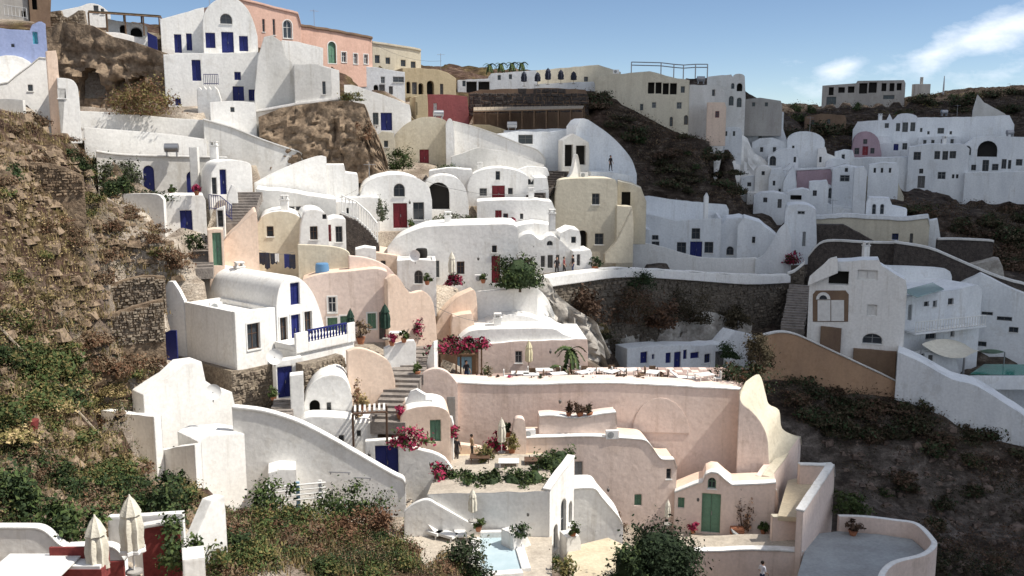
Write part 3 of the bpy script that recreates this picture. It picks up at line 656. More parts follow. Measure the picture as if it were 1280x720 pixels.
h = H('dark_red_door_vault', 'white vaulted house with dark red door between the broken arch and tan house', 'house', 98, 2, 9, [(584, 232)] + arc(586, 226, 664, 228, 17, 14) + [(668, 222), (684, 222), (686, 236)], (256, 256), 'W', 'wK 619.5 214 625 225;wK 599.5 235.5 608.5 245;dR 615 232 631 252;wK 635 235 641 243;wK 660 224 667 231', mtop='W')
h = H('white_terrace_house', 'white terrace front with a dark narrow door below the vaulted house', 'house', 93, 2, 4, [(596, 252), (640, 250), (672, 250), (690, 252), (694, 262)], (284, 284), 'W', 'dP 619 263 627 278;wP 629 267 635 275;wK 650 267 654 274')
h = H('white_block', 'wide white front with a single dark window under the long pergola', 'house', 112, 3, 6, [(620, 168), (650, 164), (690, 165), (726, 160)], (212, 212), 'WB', 'wK 648 168.5 666 180;dR 703 186 716 207')
Wl('white wall with a stepped outline rising beside the dark hill', 108, 22, sp([(720, 158), (730, 148), (748, 158), (764, 170), (778, 184), (790, 200), (796, 218)], 3), (232, 232), 'WB', depth=2.5)  # bluish shade of this wall is in its plaster colour
h = H('gabled_porch', 'grey white gabled porch over a red doorway', 'porch', 106, 6, 3, [(703, 186), (703, 176), (717, 167), (736, 178), (737, 188)], (210, 210), 'WG', 'vP 706 181 716 208;vK 720 182 732 206')
Wl('curving white stair wall sweeping up beside the tan house', 101, 20, sp([(668, 268), (680, 262), (690, 245), (700, 232), (714, 218), (720, 194), (724, 206), (727, 240)], 4), (288, 286), 'W', depth=.5, cap=('W', .1, .1))
Wl('low white ledge in front of the stepped white wall', 105, 12, [(738, 214), (764, 215), (792, 219)], (240, 240), 'WB', depth=3.2)
# ---- tan house
h = H('tan_house', 'tall tan two storey house with rounded top corners', 'house', 99, 4, 8, sp([(694, 244), (698, 228), (706, 224), (730, 223), (760, 223), (770, 226), (772, 240)], 3), (312, 314), 'TN', 'wK 740 242 749.5 256;wK 743.5 292 754.5 306;vaK 722 288 734 312', mtop='CR')
H('', '', '', 99.2, 8, 3.4, [(771, 257), (790, 258), (792, 276)], (318, 320), 'TN', '', root=h['root'], part='balcony_block')
H('', '', '', 101.5, 14, 4, [(772, 226), (790, 230), (802, 236), (808, 252)], (276, 276), 'TN', 'vK 777 240 788 257', root=h['root'], part='side_wing')
Wl('tan wall slanting down from the balcony of the tan house', 96, 8, [(756, 318), (772, 300), (790, 262), (792, 280)], (322, 322), 'TN', depth=.5, sink=.6)
h = H('white_block', 'white plain wall below the curving stair wall', 'house', 89, 3, 4, [(642, 284), (668, 279), (690, 282), (704, 296), (706, 304)], (320, 320), 'W', 'wK 649 268 653 274' if 0 else 'wP 664 277 676 283' if 0 else '')
h = H('wavy_gable_house', 'white house with two small wavy gables and dark doors behind the gathering of people', 'house', 86.5, 3, 4, sp([(640, 306), (652, 295), (664, 292), (676, 300), (688, 294), (700, 300), (718, 318)], 4), (345, 342), 'W', 'waK 683.5 301 691 307;dK 676 320 681 334;dK 684.5 319 691 335;dK 695 319 699 333')
H('white_hut', 'low white cube hut next to the wavy gables', 'hut', 86, 8, 3, [(716, 314), (738, 312), (740, 316)], (342, 340), 'W', 'dK 736 317 740 328' if 0 else 'dK 721 318 725 332')
# ---- pergola under the brown wall, skyline hotels
h = Wl('brown stone wall under the skyline hotels', 132, 4, [(586, 116), (600, 112), (690, 110), (732, 112), (736, 124)], (142, 142), 'BR', depth=2, name='stone_wall'); stones(h, 'DS', .6, seed=5)
pergola('long beige reed roofed pergola with thin posts below the brown wall', [P(592, 163, 124), P(728, 160, 124), P(730, 156, 129), P(592, 158, 129)], 2.3, 'REED', .98, n=26, posts=10)
Wl('dark open back wall inside the long beige pergola', 129.5, 4, [(592, 142), (728, 140)], (166, 164), 'BR', depth=.6)
Wl('yellow low wall under the end of the long pergola', 123, 4, [(588, 156), (612, 156), (632, 162)], (176, 176), 'YE', depth=1)
Wl('white low wall below the long beige pergola', 122, 4, [(630, 163), (726, 160)], (172, 170), 'WB', depth=1)
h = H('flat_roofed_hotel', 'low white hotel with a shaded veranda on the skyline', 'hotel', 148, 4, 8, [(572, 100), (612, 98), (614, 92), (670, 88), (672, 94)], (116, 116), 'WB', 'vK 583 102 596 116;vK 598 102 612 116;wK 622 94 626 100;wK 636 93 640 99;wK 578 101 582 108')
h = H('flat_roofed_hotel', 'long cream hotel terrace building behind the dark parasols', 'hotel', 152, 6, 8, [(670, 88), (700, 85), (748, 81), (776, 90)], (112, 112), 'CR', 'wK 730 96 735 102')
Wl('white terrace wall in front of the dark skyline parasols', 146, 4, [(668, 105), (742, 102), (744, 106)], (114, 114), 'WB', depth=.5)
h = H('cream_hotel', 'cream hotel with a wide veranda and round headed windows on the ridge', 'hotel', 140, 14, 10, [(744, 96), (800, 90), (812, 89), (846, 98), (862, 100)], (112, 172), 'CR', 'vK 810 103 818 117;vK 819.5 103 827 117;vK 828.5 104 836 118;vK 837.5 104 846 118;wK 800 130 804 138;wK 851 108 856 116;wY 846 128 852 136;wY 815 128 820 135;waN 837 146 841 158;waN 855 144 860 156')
H('', '', '', 141, 22, 8, [(862, 106), (900, 106), (906, 116)], (172, 172), 'WG', 'wK 890 112 894 120;wP 892 140 900 148', root=h['root'], part='side_wing')
h = H('arched_hotel', 'grey white building with an arched belfry wall at the end of the ridge', 'hotel', 150, 20, 8, [(884, 96), (914, 93)] + arc(916, 96, 931, 96, 4, 6) + [(932, 122)], (150, 150), 'WG', 'va 921 104 928 114;waK 914 104 918 111;waK 911 120 917 132;waK 921 122 927 134')
Wl('salmon house corner on the ridge below the arched belfry', 137, 18, [(884, 128), (906, 128), (908, 134)], (160, 160), 'PE', depth=4, name='salmon_house', cat='house', ops='wP 894 139 899 147')
def frame(label, pts, h):
    pts = [Vector(p) for p in pts]; rt = empty('steel_frame', pts[0], 0, label, 'frame')
    for p in pts:
        q = MB(); q.box(-.07, .07, -.07, .07, 0, h, 'METAL'); q.obj('post', rt, p - pts[0])
    for a, b in zip(pts, pts[1:]):
        for z in (h, h * .78): q = MB(); q.tube([a - pts[0] + Vector((0, 0, z)), b - pts[0] + Vector((0, 0, z))], .07, 'METAL', 4); q.obj('beam', rt)
frame('bare steel canopy frame on the roof of the cream hotel', [P(789, 95, 144), P(826, 96, 143), P(842, 98, 142.5), P(854, 99, 142), P(869, 98, 142), P(884, 98, 142)], 2.0)
# ---- shaded white house with blue door, its forecourt and the long retaining wall
h = H('blue_door_house', 'wide white house with blue front door and open roof terrace above the long retaining wall', 'house', 113, 4, 9, [(792, 266), (812, 268), (846, 276), (870, 274), (902, 273)], (346, 346), 'WB', 'wK 864.5 285.5 875 299;dB 862.5 302 877.5 322;wK 846 303 857.5 317;wK 880.5 302.5 891.5 316.5;wK 814.5 302 824 311;wK 815 294 823 300;waK 908 308 918 319' if 0 else 'wK 864.5 285.5 875 299;dB 862.5 302 877.5 322;wK 846 303 857.5 317;wK 880.5 302.5 891.5 316.5;wK 814.5 302 824 311;wK 815 294 823 300', par=.9, floor='WB')
H('', '', '', 112.5, 8, 6, [(900, 282), (908, 274), (925, 272), (946, 280), (950, 290)], (346, 346), 'WB', 'waK 908 308 917 319;wK 930 290 934 296', root=h['root'], part='side_wing')
Wl('raised white roof wall with a grey panel on the blue door house', 119, 4, [(800, 246), (812, 245), (846, 250), (908, 256), (911, 262)], (276, 276), 'WB', depth=.5, ground=False)
Wl('thin white chimney post standing on the roof of the blue door house', 116, 4, [(881, 246), (884, 241), (886, 246)], (276, 276), 'W', depth=.5, ground=False, name='chimney', cat='chimney')
H('white_block', 'stepped white blocks at the corner of the blue door house', 'house', 110.5, 4, 3, [(778, 296), (788, 291), (800, 286), (812, 287), (814, 302)], (330, 330), 'WB', '')
Wl('curving white forecourt wall in front of the blue door house', 107.5, 3, sp([(748, 316), (760, 309), (780, 304), (806, 304), (830, 309), (856, 317), (880, 322), (920, 323), (946, 322)], 4), (344, 344), 'W', depth=.4)
Wl('white wall sweeping up to the round house at the bend', 108, -18, sp([(944, 324), (955, 318), (966, 300), (974, 286), (984, 280), (990, 300)], 4), (346, 346), 'WB', depth=.5)
H('white_house', 'white end house with a shaded recess near the bend', 'house', 111, 14, 5, [(922, 282), (930, 272), (950, 278), (972, 296), (975, 304)], (340, 340), 'WB', 'wK 940 296 944 304')
h = Wl('long stone retaining wall topped with a white band', 80, 36, sp([(640, 356), (680, 347), (720, 341), (780, 336), (860, 340), (930, 344), (985, 344)], 4), (402, 410), 'SD', depth=1.6, name='retaining_wall', cap=('W', .12, .08))
k = MB(); f = h['f']
tp = [f.uv(*p) for p in sp([(640, 356), (680, 347), (720, 341), (780, 336), (860, 340), (930, 344), (985, 344)], 4)]; bt = [f.uv(*p) for p in sp([(640, 368), (680, 359), (720, 353), (780, 346), (860, 350), (930, 355), (985, 353)], 4)]
k.prism(bt + tp[::-1], -.34, -.005, 'W'); k.obj('white_band', h['root'], f.o - h['root'].location, f.a)
stones(h, 'SD', .42, seed=8)
h = Wl('round bastion wall at the end of the long retaining wall', 103, -14, sp([(984, 344), (994, 340), (1006, 330)], 3), (410, 408), 'SD', depth=2, name='retaining_wall', cap=('W', .3, .1)); stones(h, 'SD', .42, seed=9)
# ---- white cave houses below it
Cliff('white_rock', 'whitewashed rock slope over the row of cave houses', 86.2, 28, sp([(764, 424), (775, 416), (800, 408), (830, 410), (870, 404), (898, 393), (930, 402), (952, 410)], 3), (440, 436), 'WR', amp=.7, step=.4, lean=.9, thick=1.5)
h = H('cave_house_row', 'low shaded white row of cave houses with blue doors', 'house', 84, 25, 2.0, [(784, 436), (800, 434), (826, 432), (870, 432), (906, 430), (920, 414), (946, 420)], (464, 464), 'WB', 'dB 800.5 440 809 454;sB 815 443 818 449;sB 832 441 838.5 454;dB 842.5 440 851 461;sB 854 437.5 858.5 449;sB 863 440.5 873.5 448;wB 880.5 442.5 888 454;dK 894 439 905.5 462')
# ---- pink terraced house in the middle, its courtyard
h = H('pink_house', 'pink house with curved flank wall and green parasol courtyard', 'house', 67.5, 4, 3.0, sp([(378, 350), (400, 343), (440, 339), (470, 336), (484, 340)], 3), (426, 426), 'P', 'wWt 410 371 420.5 391;dGt 409.5 397 422 421;dGt 425.5 395 435 416;dGt 459.5 391.5 470 411;dK 474 390 484 424' if 1 else '', mtop='PE')
h = Wl('swooping pink parapet wall curving down beside the courtyard', 69.2, 14, sp([(436, 320), (460, 323), (482, 332), (496, 346), (504, 362), (510, 385), (516, 402)], 4), (430, 430), 'P', depth=.6)
Wl('tall peach curtain wall closing the pink courtyard', 67.6, 30, sp([(484, 350), (496, 344), (512, 366), (530, 364), (542, 380), (546, 420)], 3), (436, 430), 'PE', depth=.6)
Wl('low white stone wall along the courtyard edge', 64.2, 12, sp([(480, 436), (496, 430), (518, 426), (520, 440)], 3), (450, 448), 'W', depth=.5)
Wl('big rounded peach wall below the pink courtyard', 60, 18, sp([(434, 440), (446, 436), (460, 438), (478, 446), (488, 455), (494, 476)], 4), (520, 515), 'PE', depth=.6)
# ---- the white house with the blue balcony
f0 = P(345, 430, 62)
h = H('blue_balcony_house', 'white barrel vaulted house with blue doors and a blue balcony', 'house', 62, 50, 10, [(345, 384)] + sp([(346, 372), (350, 357), (358, 348), (368, 345), (380, 352), (392, 368), (401, 392), (406, 414)], 4), (440, 436), 'W', 'sBt 363 353.5 374.5 381;dBt 364 393 375.5 432;wNt 350 396.5 359.5 428;wNt 380.5 389 390 418')
A = f0; dx = Vector((cos(radians(50)), sin(radians(50)), 0))
pB = A - dx * 3.14
H('', '', '', pB.y, 50, 6.2, [(293, 390), (345, 384)], (466, 460), 'W', 'wNt 309 404 325 437', par=.35, root=h['root'], part='side_wing', sink=2.2)
# balcony: deck, walls, balustrade, set out from the gable
n_ = Vector((sin(radians(50)), -cos(radians(50)), 0)); up = Vector((0, 0, 1)); R0 = h['root'].location
def local(mb, nm, parent=None): return mb.obj(nm, h['root'], A - R0, radians(50))
zb = h['f'].uv(368, 432)[1]
q = MB(); q.box(-.1, 4.9, -2.1, -.004, zb - .35, zb, 'W'); local(q, 'balcony_slab')
q = MB(); q.box(-.1, 4.9, -2.1, -.05, zb - 4, zb - .352, 'W'); q.box(-.1, .9, -2.25, -2.104, zb - .5, zb + .85, 'W'); q.box(4.2, 4.9, -2.25, -2.104, zb - .5, zb + .85, 'W'); q.box(.9, 4.2, -2.25, -2.104, zb - .5, zb + .12, 'W'); local(q, 'balcony_wall')
m = None
for i in range(13):
    if m is None: qq = MB(); qq.lathe([(.05, 0), (.05, .08), (.09, .2), (.045, .42), (.09, .6), (.05, .7)], 'fB', 8); m = qq.mesh('baluster')
    b = bpy.data.objects.new('baluster', m); C.objects.link(b); b.parent = h['root']; b.rotation_euler = (0, 0, radians(50)); b.location = A - R0 + dx * (1.02 + i * .255) + n_ * 2.18 + up * (zb + .12)
q = MB(); q.box(.9, 4.2, -2.26, -2.10, zb + .82, zb + .92, 'fB'); local(q, 'balustrade_rail')
# stone basement and blue lower door
g = H('stone_basement', 'rubble stone basement under the wing of the blue balcony house', 'wall', pB.y - .42, 50, 6.3, [(289, 464), (316, 460), (343, 454)], (518, 514), 'ST'); stones(g, 'ST', .3, seed=11)
g = Wl('rubble stone wall under the blue balcony', 59.2, 44, [(378, 456), (428, 444), (432, 452)], (500, 486), 'ST', depth=.8, name='stone_wall'); stones(g, 'ST', .3, seed=12)
H('blue_door_porch', 'white porch wall with a blue cellar door below the balcony', 'porch', 59.3, 28, .8, [(344, 452), (378, 446)], (500, 498), 'W', 'dB 347 458 366 497')
H('white_pillar', 'square white pillar in front of the blue cellar door', 'pillar', 57, 12, .9, [(362, 470), (379, 468)], (522, 520), 'W')
stair('short grey steps below the blue cellar door', P(350, 524, 55.8), P(356, 498, 58.4), 6, 1.3)
Wl('white sloping wall with a small blue gate beside the vaulted roof', 64, -8, sp([(164, 420), (184, 410), (204, 402), (206, 360), (216, 352), (230, 376)], 2), (452, 452), 'W', depth=.4, ops='')
Wl('small blue gate at the flank of the blue balcony house', 60.5, -10, [(206, 416), (212, 413), (220, 413)], (446, 448), 'fB', depth=.1, name='blue_gate', cat='gate')
# ---- big lit white walls in front of it
h = H('white_vault', 'dazzling white blank walled house in front of the stone basement', 'house', 53.5, 44, 1.6, [(179, 494), (196, 482), (214, 471), (231, 455), (252, 452), (257, 476), (275, 488), (290, 490), (294, 508), (298, 545)], (604, 612), 'W')
Wl('lower dazzling white wall block at the corner of the scrub slope', 51, 44, [(247, 552), (262, 544), (298, 541), (326, 545), (334, 553)], (606, 622), 'W', depth=2.5, name='white_block', cat='house')
Wl('shaded white wall sticking out into the scrub', 54, -34, sp([(126, 513), (150, 516), (192, 521)], 2), (545, 566), 'W', depth=.5)
Wl('shaded short white wall at the corner of the dazzling white house', 52, -30, [(196, 563), (243, 556)], (604, 604), 'W', depth=.5)
h = Wl('long diagonal white stair wall with two handrails', 53, 4, sp([(290, 511), (330, 516), (372, 529), (410, 548), (450, 571), (490, 594), (505, 602), (507, 616)], 4), (640, 646), 'W', depth=.45, cap=('W', .14, .07))
def handrail(a, b, label):
    a, b = Vector(a), Vector(b); rt = empty('handrail', a, 0, label, 'handrail'); q = MB(); q.tube([(0, 0, 0), b - a], .035, 'METAL', 6); q.obj('bar', rt)
    for t in (.08, .92): q = MB(); p = (b - a) * t; q.tube([p + Vector((0, .14, -.12)), p + Vector((0, 0, -.12)), p], .03, 'METAL', 5); q.obj('bracket', rt)
handrail(P(411, 590, 52.86), P(438, 591, 52.93), 'upper metal handrail on the diagonal stair wall')
handrail(P(442, 597, 52.9), P(464, 598, 53.0), 'lower metal handrail on the diagonal stair wall')
def slat_fence():
    a, b = P(334, 640, 50), P(408, 634, 50.5); rt = empty('slat_fence', a, 0, 'white horizontal slat fence with a light blue post below the diagonal wall', 'fence'); d = b - a
    for i in range(4):
        q = MB(); z = .55 + i * .28; q.tube([(0, 0, z), d + Vector((0, 0, z + .05))], .055, 'fW', 4); q.obj('slat', rt)
    for t, m in ((0.02, 'fW'), (.52, 'fL'), (.9, 'fW')):
        q = MB(); p = d * t; q.box(p.x - .09, p.x + .09, p.y + .05, p.y + .2, p.z - .8, p.z + 1.55, m); q.obj('post', rt)
slat_fence()
H('white_block', 'low white block behind the white slat fence', 'house', 51.5, 4, 2, [(335, 592), (350, 587), (370, 587)], (636, 636), 'W', 'dL 371 590 381 634' if 0 else '')
# ---- small dome, pergola, main stairs
h = H('white_dome', 'little white domed house with an arched niche beside the main steps', 'house', 57.5, 12, 3.6, [(380, 504)] + sp([(384, 490), (394, 477), (408, 470), (424, 470), (434, 478), (440, 496)], 4) + [(442, 520)], (566, 562), 'W', 'vaW 387 500 400 524;wK 408.5 503 414 519')
Wl('white front wall with a narrow window under the small pergola', 55.8, 8, sp([(366, 540), (380, 524), (400, 521), (440, 524), (444, 530)], 3), (570, 572), 'W', depth=1.5, ops='wK 423.5 544 430 561')
pergola('small timber slat pergola beside the little white dome', [P(442, 558, 55.5), P(484, 556, 55.5), P(484, 546, 58), P(442, 548, 58)], 2.0, 'fW', .45, 'fN', n=7, posts=2)
stair('broad dark stone steps climbing from the pergola to the courtyard', P(484, 531, 57), P(506, 472, 62.5), 9, 2.2)
stair('upper flight of dark stone steps reaching the bougainvillea', P(508, 470, 62.6), P(524, 432, 69), 7, 2.3)
Wl('rounded white parapet beside the upper steps', 65, -40, sp([(532, 470), (534, 450), (538, 436), (542, 426)], 3), (478, 452), 'W', depth=.4)
h = H('arched_hut', 'small pinkish white hut with a rounded roof by the steps', 'hut', 57, 8, 3, [(500, 530), (501, 521)] + sp([(508, 513), (522, 509), (544, 508), (558, 513), (563, 522)], 3), (560, 556), 'PE', 'dG 537.5 525 551 552', mtop='W')
Wl('rising white parapet with zigzag top next to the small rounded hut', 58.5, -6, [(495, 530), (506, 506), (512, 490), (520, 487), (528, 492), (532, 494), (532, 500), (540, 500), (540, 506), (548, 507), (548, 513), (556, 514), (556, 521), (564, 522), (566, 530)], (545, 545), 'W', depth=.4)
Wl('low curved pink wall at the entrance of the restaurant terrace', 62.5, 6, sp([(522, 478), (530, 466), (545, 461), (560, 466), (572, 480)], 4), (500, 500), 'P', depth=.5, ground=False)
# ---- blue gate court
h = Wl('white court wall with a tall blue gate curving down to the hedge', 56, 4, sp([(456, 552), (500, 549), (512, 550), (516, 560), (540, 566), (556, 574), (566, 588), (576, 600)], 2), (628, 622), 'W', depth=.5, ops='dB 469 557 498 600')
Wl('dark shaded back wall of the bougainvillea pergola', 71.5, 6, [(538, 436), (570, 432), (600, 434)], (484, 484), 'BR', depth=.5, ops='dL 572 446 590 482', name='rendered_wall')  # brown plaster stands in for the dark recess under the pergola
# ---- restaurant roof house
h = H('restaurant_house', 'low pinkish house with a bright white roof on the restaurant terrace', 'house', 71, 4, 6, [(598, 430), (640, 427), (690, 425), (734, 424), (735, 434)], (466, 464), 'P', 'wY 644 439 652 454;dGt 600 444 612 464;wK 674 430 677 434' if 0 else 'wY 644 439 652.5 454', mtop='W')
H('', '', '', 71.2, 4, 5, sp([(570, 428), (586, 415), (606, 412), (640, 411), (690, 411), (704, 418), (722, 424)], 3), (430, 432), 'W', '', root=h['root'], part='roof', sink=0, ground=False)
H('white_house', 'white humped roof directly behind the restaurant house', 'house', 74, 4, 3, sp([(596, 414), (606, 404), (620, 398), (638, 394), (660, 396), (676, 402), (686, 412)], 4), (428, 428), 'W')
Wl('pale plaster wall with a curved shoulder above the bougainvillea', 74, 14, sp([(542, 420), (546, 404), (556, 388), (572, 372), (586, 365), (594, 364), (597, 384)], 4), (446, 442), 'PE', depth=1.4)
Wl('peach plaster wall block under the curved shoulder', 73, 8, [(564, 404), (566, 396), (590, 392), (594, 408)], (440, 440), 'PE', depth=1.5)
Wl('white terrace parapet below the long white house', 76, 4, sp([(586, 366), (606, 364), (640, 361), (672, 352)], 3), (384, 384), 'W', depth=.5)
Cliff('white_rock', 'whitewashed lumpy rock piled above the restaurant roof', 76, 6, sp([(592, 392), (604, 378), (618, 368), (640, 366), (662, 360), (684, 372), (696, 396)], 3), (430, 430), 'W', amp=.55, step=.3, lean=.8, thick=1.5)
Cliff('pale_rock', 'pale broken rock beside the restaurant roof', 79, 16, sp([(664, 372), (676, 356), (694, 352), (706, 372), (724, 388), (740, 398), (756, 410), (764, 440)], 3), (466, 466), 'WR', amp=1.1, step=.35, lean=.6)
# ---- pink restaurant wall and everything below it
h = Wl('broad pink retaining wall carrying the restaurant terrace', 63, 3, sp([(523, 474), (570, 479), (640, 482), (720, 480), (780, 480), (860, 484), (928, 488)], 3) + [(932, 494)], (600, 610), 'P', depth=2.5, cap=('W', .1, .06), name='retaining_wall')
q = MB(); f = h['f']; pa = [f.uv(*p) for p in arc(790, 540, 862, 542, 44, 12)]; q.prism([(p[0], p[1]) for p in pa][::-1][::-1][::-1], -.06, -.004, 'P'); q.obj('blind_arch', h['root'], f.o - h['root'].location, f.a)
Wl('small grey vent door in the pink restaurant wall', 62.7, 3, [(559, 496), (569, 496)], (514, 514), 'GR', depth=.12, ground=False, name='vent_door', cat='door')
h = Wl('curved pink planter ledge with three potted plants', 60.9, 3, sp([(674, 521), (690, 520), (720, 523), (752, 518), (770, 516)], 3) + [(771, 530)], (551, 551), 'P', depth=1.4, cap=('W', .08, .06))
Wl('pink gatepost pair beside the curved planter ledge', 60, 3, sp([(640, 545), (643, 526), (650, 523), (656, 527), (658, 545)], 3), (556, 556), 'P', depth=.7)
h = H('pink_lower_house', 'pink house with swooping parapet and small shuttered windows', 'house', 60.2, 4, 2.4, sp([(655, 548), (690, 547), (740, 546), (790, 549), (806, 551), (814, 558), (824, 572), (830, 575), (843, 575)], 4) + [(846, 586)], (668, 664), 'P', 'sLt 718.5 577 728 601;sGt 793 618 802 632;sGt 846.5 622 855 635' if 0 else 'sYt 718.5 577 728 601;sGt 793 618 802 632;wK 803 575 806 578' if 0 else 'sYt 718.5 577 728 601;sGt 793 618 802 632;wK 833 586 839 599', mtop='PE', cap=('W', .07, .06))
h = H('green_door_house', 'pink gabled house front with a tall green door', 'house', 60.4, 3, 2.3, [(843, 616), (868, 606), (878, 603), (882, 594), (889, 591), (897, 592), (906, 600), (915, 607), (940, 606), (970, 604)], (668, 664), 'P', 'dG 877 617 900.5 666;waG 885 597 895 611;sG 847.5 622 855.5 635', mtop='PE', cap=('W', .1, .08))
Wl('pink arched niche wall next to the dried climbing plant', 59.9, 6, [(936, 640), (937, 622)] + arc(938, 616, 972, 616, 8, 8) + [(973, 630)], (668, 668), 'P', depth=1.0, cap=('W', .08, .06))
# stepped flank towards the sea
def loft(name, label, cat, fr, bk, Yf, Yb, m, mtop):
    A_ = [P(x, y, Yf) for x, y in sp(fr, 4)]; B_ = [P(x, y, Yb) for x, y in sp(bk, 4)]; n = min(len(A_), len(B_)); o = A_[0]; mb = MB()
    zl = min(p.z for p in A_ + B_) - 3
    for p in A_[:n] + B_[:n]: mb.v.append(tuple(p - o))
    for p in A_[:n] + B_[:n]: mb.v.append(tuple(Vector((p.x, p.y, zl)) - o))
    for k in range(n - 1):
        mb.face([k, k + 1, n + k + 1, n + k], mtop); mb.face([2 * n + k, 2 * n + k + 1, k + 1, k], m); mb.face([n + k, n + k + 1, 3 * n + k + 1, 3 * n + k], m)
    mb.face([n - 1, 3 * n - 1, 4 * n - 1, 2 * n - 1], m); mb.face([0, n, 3 * n, 2 * n], m)
    return tag(mb.obj(name, None, o), label, cat)
loft('buttress', 'sunlit cream stepped buttress curving down the end of the pink terrace wall', 'wall', [(924, 490), (927, 504), (940, 515), (952, 530), (959, 548), (961, 575), (962, 598)], [(932, 477), (949, 468), (957, 492), (961, 505), (974, 513), (978, 536), (999, 546)], 62.4, 64.5, 'P', 'CR')
Wl('pink corner wall below the stepped buttress', 61.0, 58, [(963, 598), (1000, 547), (1001, 556)], (676, 640), 'P', depth=1.0, cap=('CR', .1, .06))
zt = P(1000, 640, 57.4).z
floorpx('roof_terrace', [(972, 645), (985, 600), (1036, 590), (1026, 626), (1004, 647)], zt, 'PAVY', th=.3)
f1 = Wl('long lavender pink parapet running out to the terrace end', 55.6, 57, [(1004, 640), (1042, 582), (1043, 596)], (740, 668), 'P', depth=.4, cap=('W', .1, .06), ops='')
Wl('short pink parapet closing the far end of the roof terrace', 62.2, 4, [(1000, 582), (1042, 582)], (600, 600), 'P', depth=.4, cap=('W', .08, .06), ground=False)
Wl('pink front wall of the lower walk beneath the green door', 56.6, 3, [(840, 691), (884, 690), (940, 688), (990, 690), (1004, 690)], (750, 750), 'P', depth=2.5, cap=('W', .1, .06), mtop='PAV')
floorpx('lower_walk', [(845, 700), (845, 662), (985, 660), (1000, 692), (890, 694)], P(890, 667, 60).z, 'PAV', th=.3)
Wl('short pink wall under the near edge of the roof terrace', 56.75, 3, [(966, 647), (1004, 647)], (694, 694), 'P', depth=.4, ground=False, cap=('CR', .06, .04))
# paved terrace with curved parapet at the lower corner
zq = P(1090, 712, 53).z
floorpx('paved_terrace', [(985, 760), (1012, 668), (1048, 664), (1100, 668), (1140, 674), (1158, 690), (1150, 706), (1100, 730), (1090, 770)], zq, 'PAVG', th=.4)
def parapet(label, px, zf, hgt, m, th=.35, cap='W', base=3.0):
    """a free standing wall following floor points"""
    pts = [ray(x, y) * (zf / ray(x, y).z) for x, y in px]; o = pts[0]
    mb = MB(); n = len(pts)
    nr = []
    for i in range(n):
        d = (pts[min(i + 1, n - 1)] - pts[max(i - 1, 0)]); d.z = 0; d.normalize(); nr.append(Vector((-d.y, d.x, 0)))
    for i, p in enumerate(pts):
        for s_, z in ((0, -base), (0, hgt), (th, hgt), (th, -base)): mb.v.append(tuple(p - o + nr[i] * s_ + Vector((0, 0, z))))
    for i in range(n - 1):
        for k in range(4): mb.face([i * 4 + k, i * 4 + (k + 1) % 4, (i + 1) * 4 + (k + 1) % 4, (i + 1) * 4 + k], cap if k == 1 else m)
    mb.face([0, 1, 2, 3], m); mb.face([(n - 1) * 4 + k for k in range(4)], m)
    ob = mb.obj('parapet', None, o); tag(ob, label, 'wall'); return ob
parapet('curved pink white parapet around the paved corner terrace', sp([(1048, 664), (1080, 665), (1120, 670), (1142, 674), (1158, 690), (1162, 700), (1148, 712), (1112, 722), (1096, 740), (1092, 770)], 4), zq, 1.0, 'P')
# ---- hedge terrace with the white arched front and the pool
ft = H('terrace_block', 'white terrace block with arched openings carrying the hedge and seating', 'house', 52.5, -4, 6.5, [(534, 618), (600, 616), (686, 614)], (706, 700), 'W', '', mtop='PAV')
rf = ft['f'].w(ft['ur'], 0, 0); rz = ft['f'].uv(686, 614)[1]
H('terrace_flank', 'sunlit white flank wall with three arched openings beside the pool', 'house', rf.y, 62, .4, [(687, 614), (702, 592), (718, 571)], (712, 672), 'W', 'waY 692 656 697 687;waY 701 624 707.5 690;waY 711 627 715 655', ground=False, cap=('W', .1, .05))
zy = P(620, 588, 57).z
floorpx('seating_terrace', [(560, 606), (570, 568), (640, 556), (700, 572), (690, 612), (600, 614)], zy, 'PAVY', th=.3)
Wl('low curved white bench wall across the yellow terrace', 60, 4, sp([(575, 556), (600, 560), (640, 574), (690, 582)], 3), (590, 592), 'PE', depth=.6, ground=False)
zp = P(620, 690, 50).z
floorpx('pool_deck', [(486, 668), (500, 652), (540, 648), (604, 664), (690, 664), (690, 740), (520, 740)], zp, 'PAV', th=.5)
def pool():
    pts = [ray(x, y) * ((zp + .12) / ray(x, y).z) for x, y in [(600, 672), (640, 671), (652, 712), (600, 716)]]; o = sum(pts, Vector()) / 4
    rt = empty('swimming_pool', o, 0, 'small pale blue swimming pool below the white terrace', 'pool')
    mb = MB(); mb.v = [tuple(p - o + Vector((0, 0, -.03))) for p in pts] + [tuple(p - o + Vector((0, 0, -.1))) for p in pts]
    mb.face([0, 1, 2, 3], 'WATER'); mb.obj('water', rt, smooth=False)
    for i in range(4):
        a, b = pts[i] - o, pts[(i + 1) % 4] - o; d = (b - a).normalized(); nn = Vector((-d.y, d.x, 0)); nn = nn if nn.dot(-(a + b) / 2) < 0 else -nn
        if i == 0: w_ = .35; hh = .3
        else: w_ = .5; hh = .05
        q = MB(); vs = [a, b, b + nn * w_, a + nn * w_]; q.v = [tuple(v + Vector((0, 0, -.3))) for v in vs] + [tuple(v + Vector((0, 0, hh + .003 * i))) for v in vs]
        for f in ((0, 1, 5, 4), (1, 2, 6, 5), (2, 3, 7, 6), (3, 0, 4, 7), (4, 5, 6, 7)): q.face(list(f), 'W')
        q.obj('pool_edge', rt, smooth=False)
pool()
Wl('curved white wall stepping down beside the pool loungers', 52, 3, sp([(505, 640), (518, 630), (534, 625), (548, 632), (566, 642), (584, 652), (600, 660)], 4), (668, 672), 'W', depth=.35)
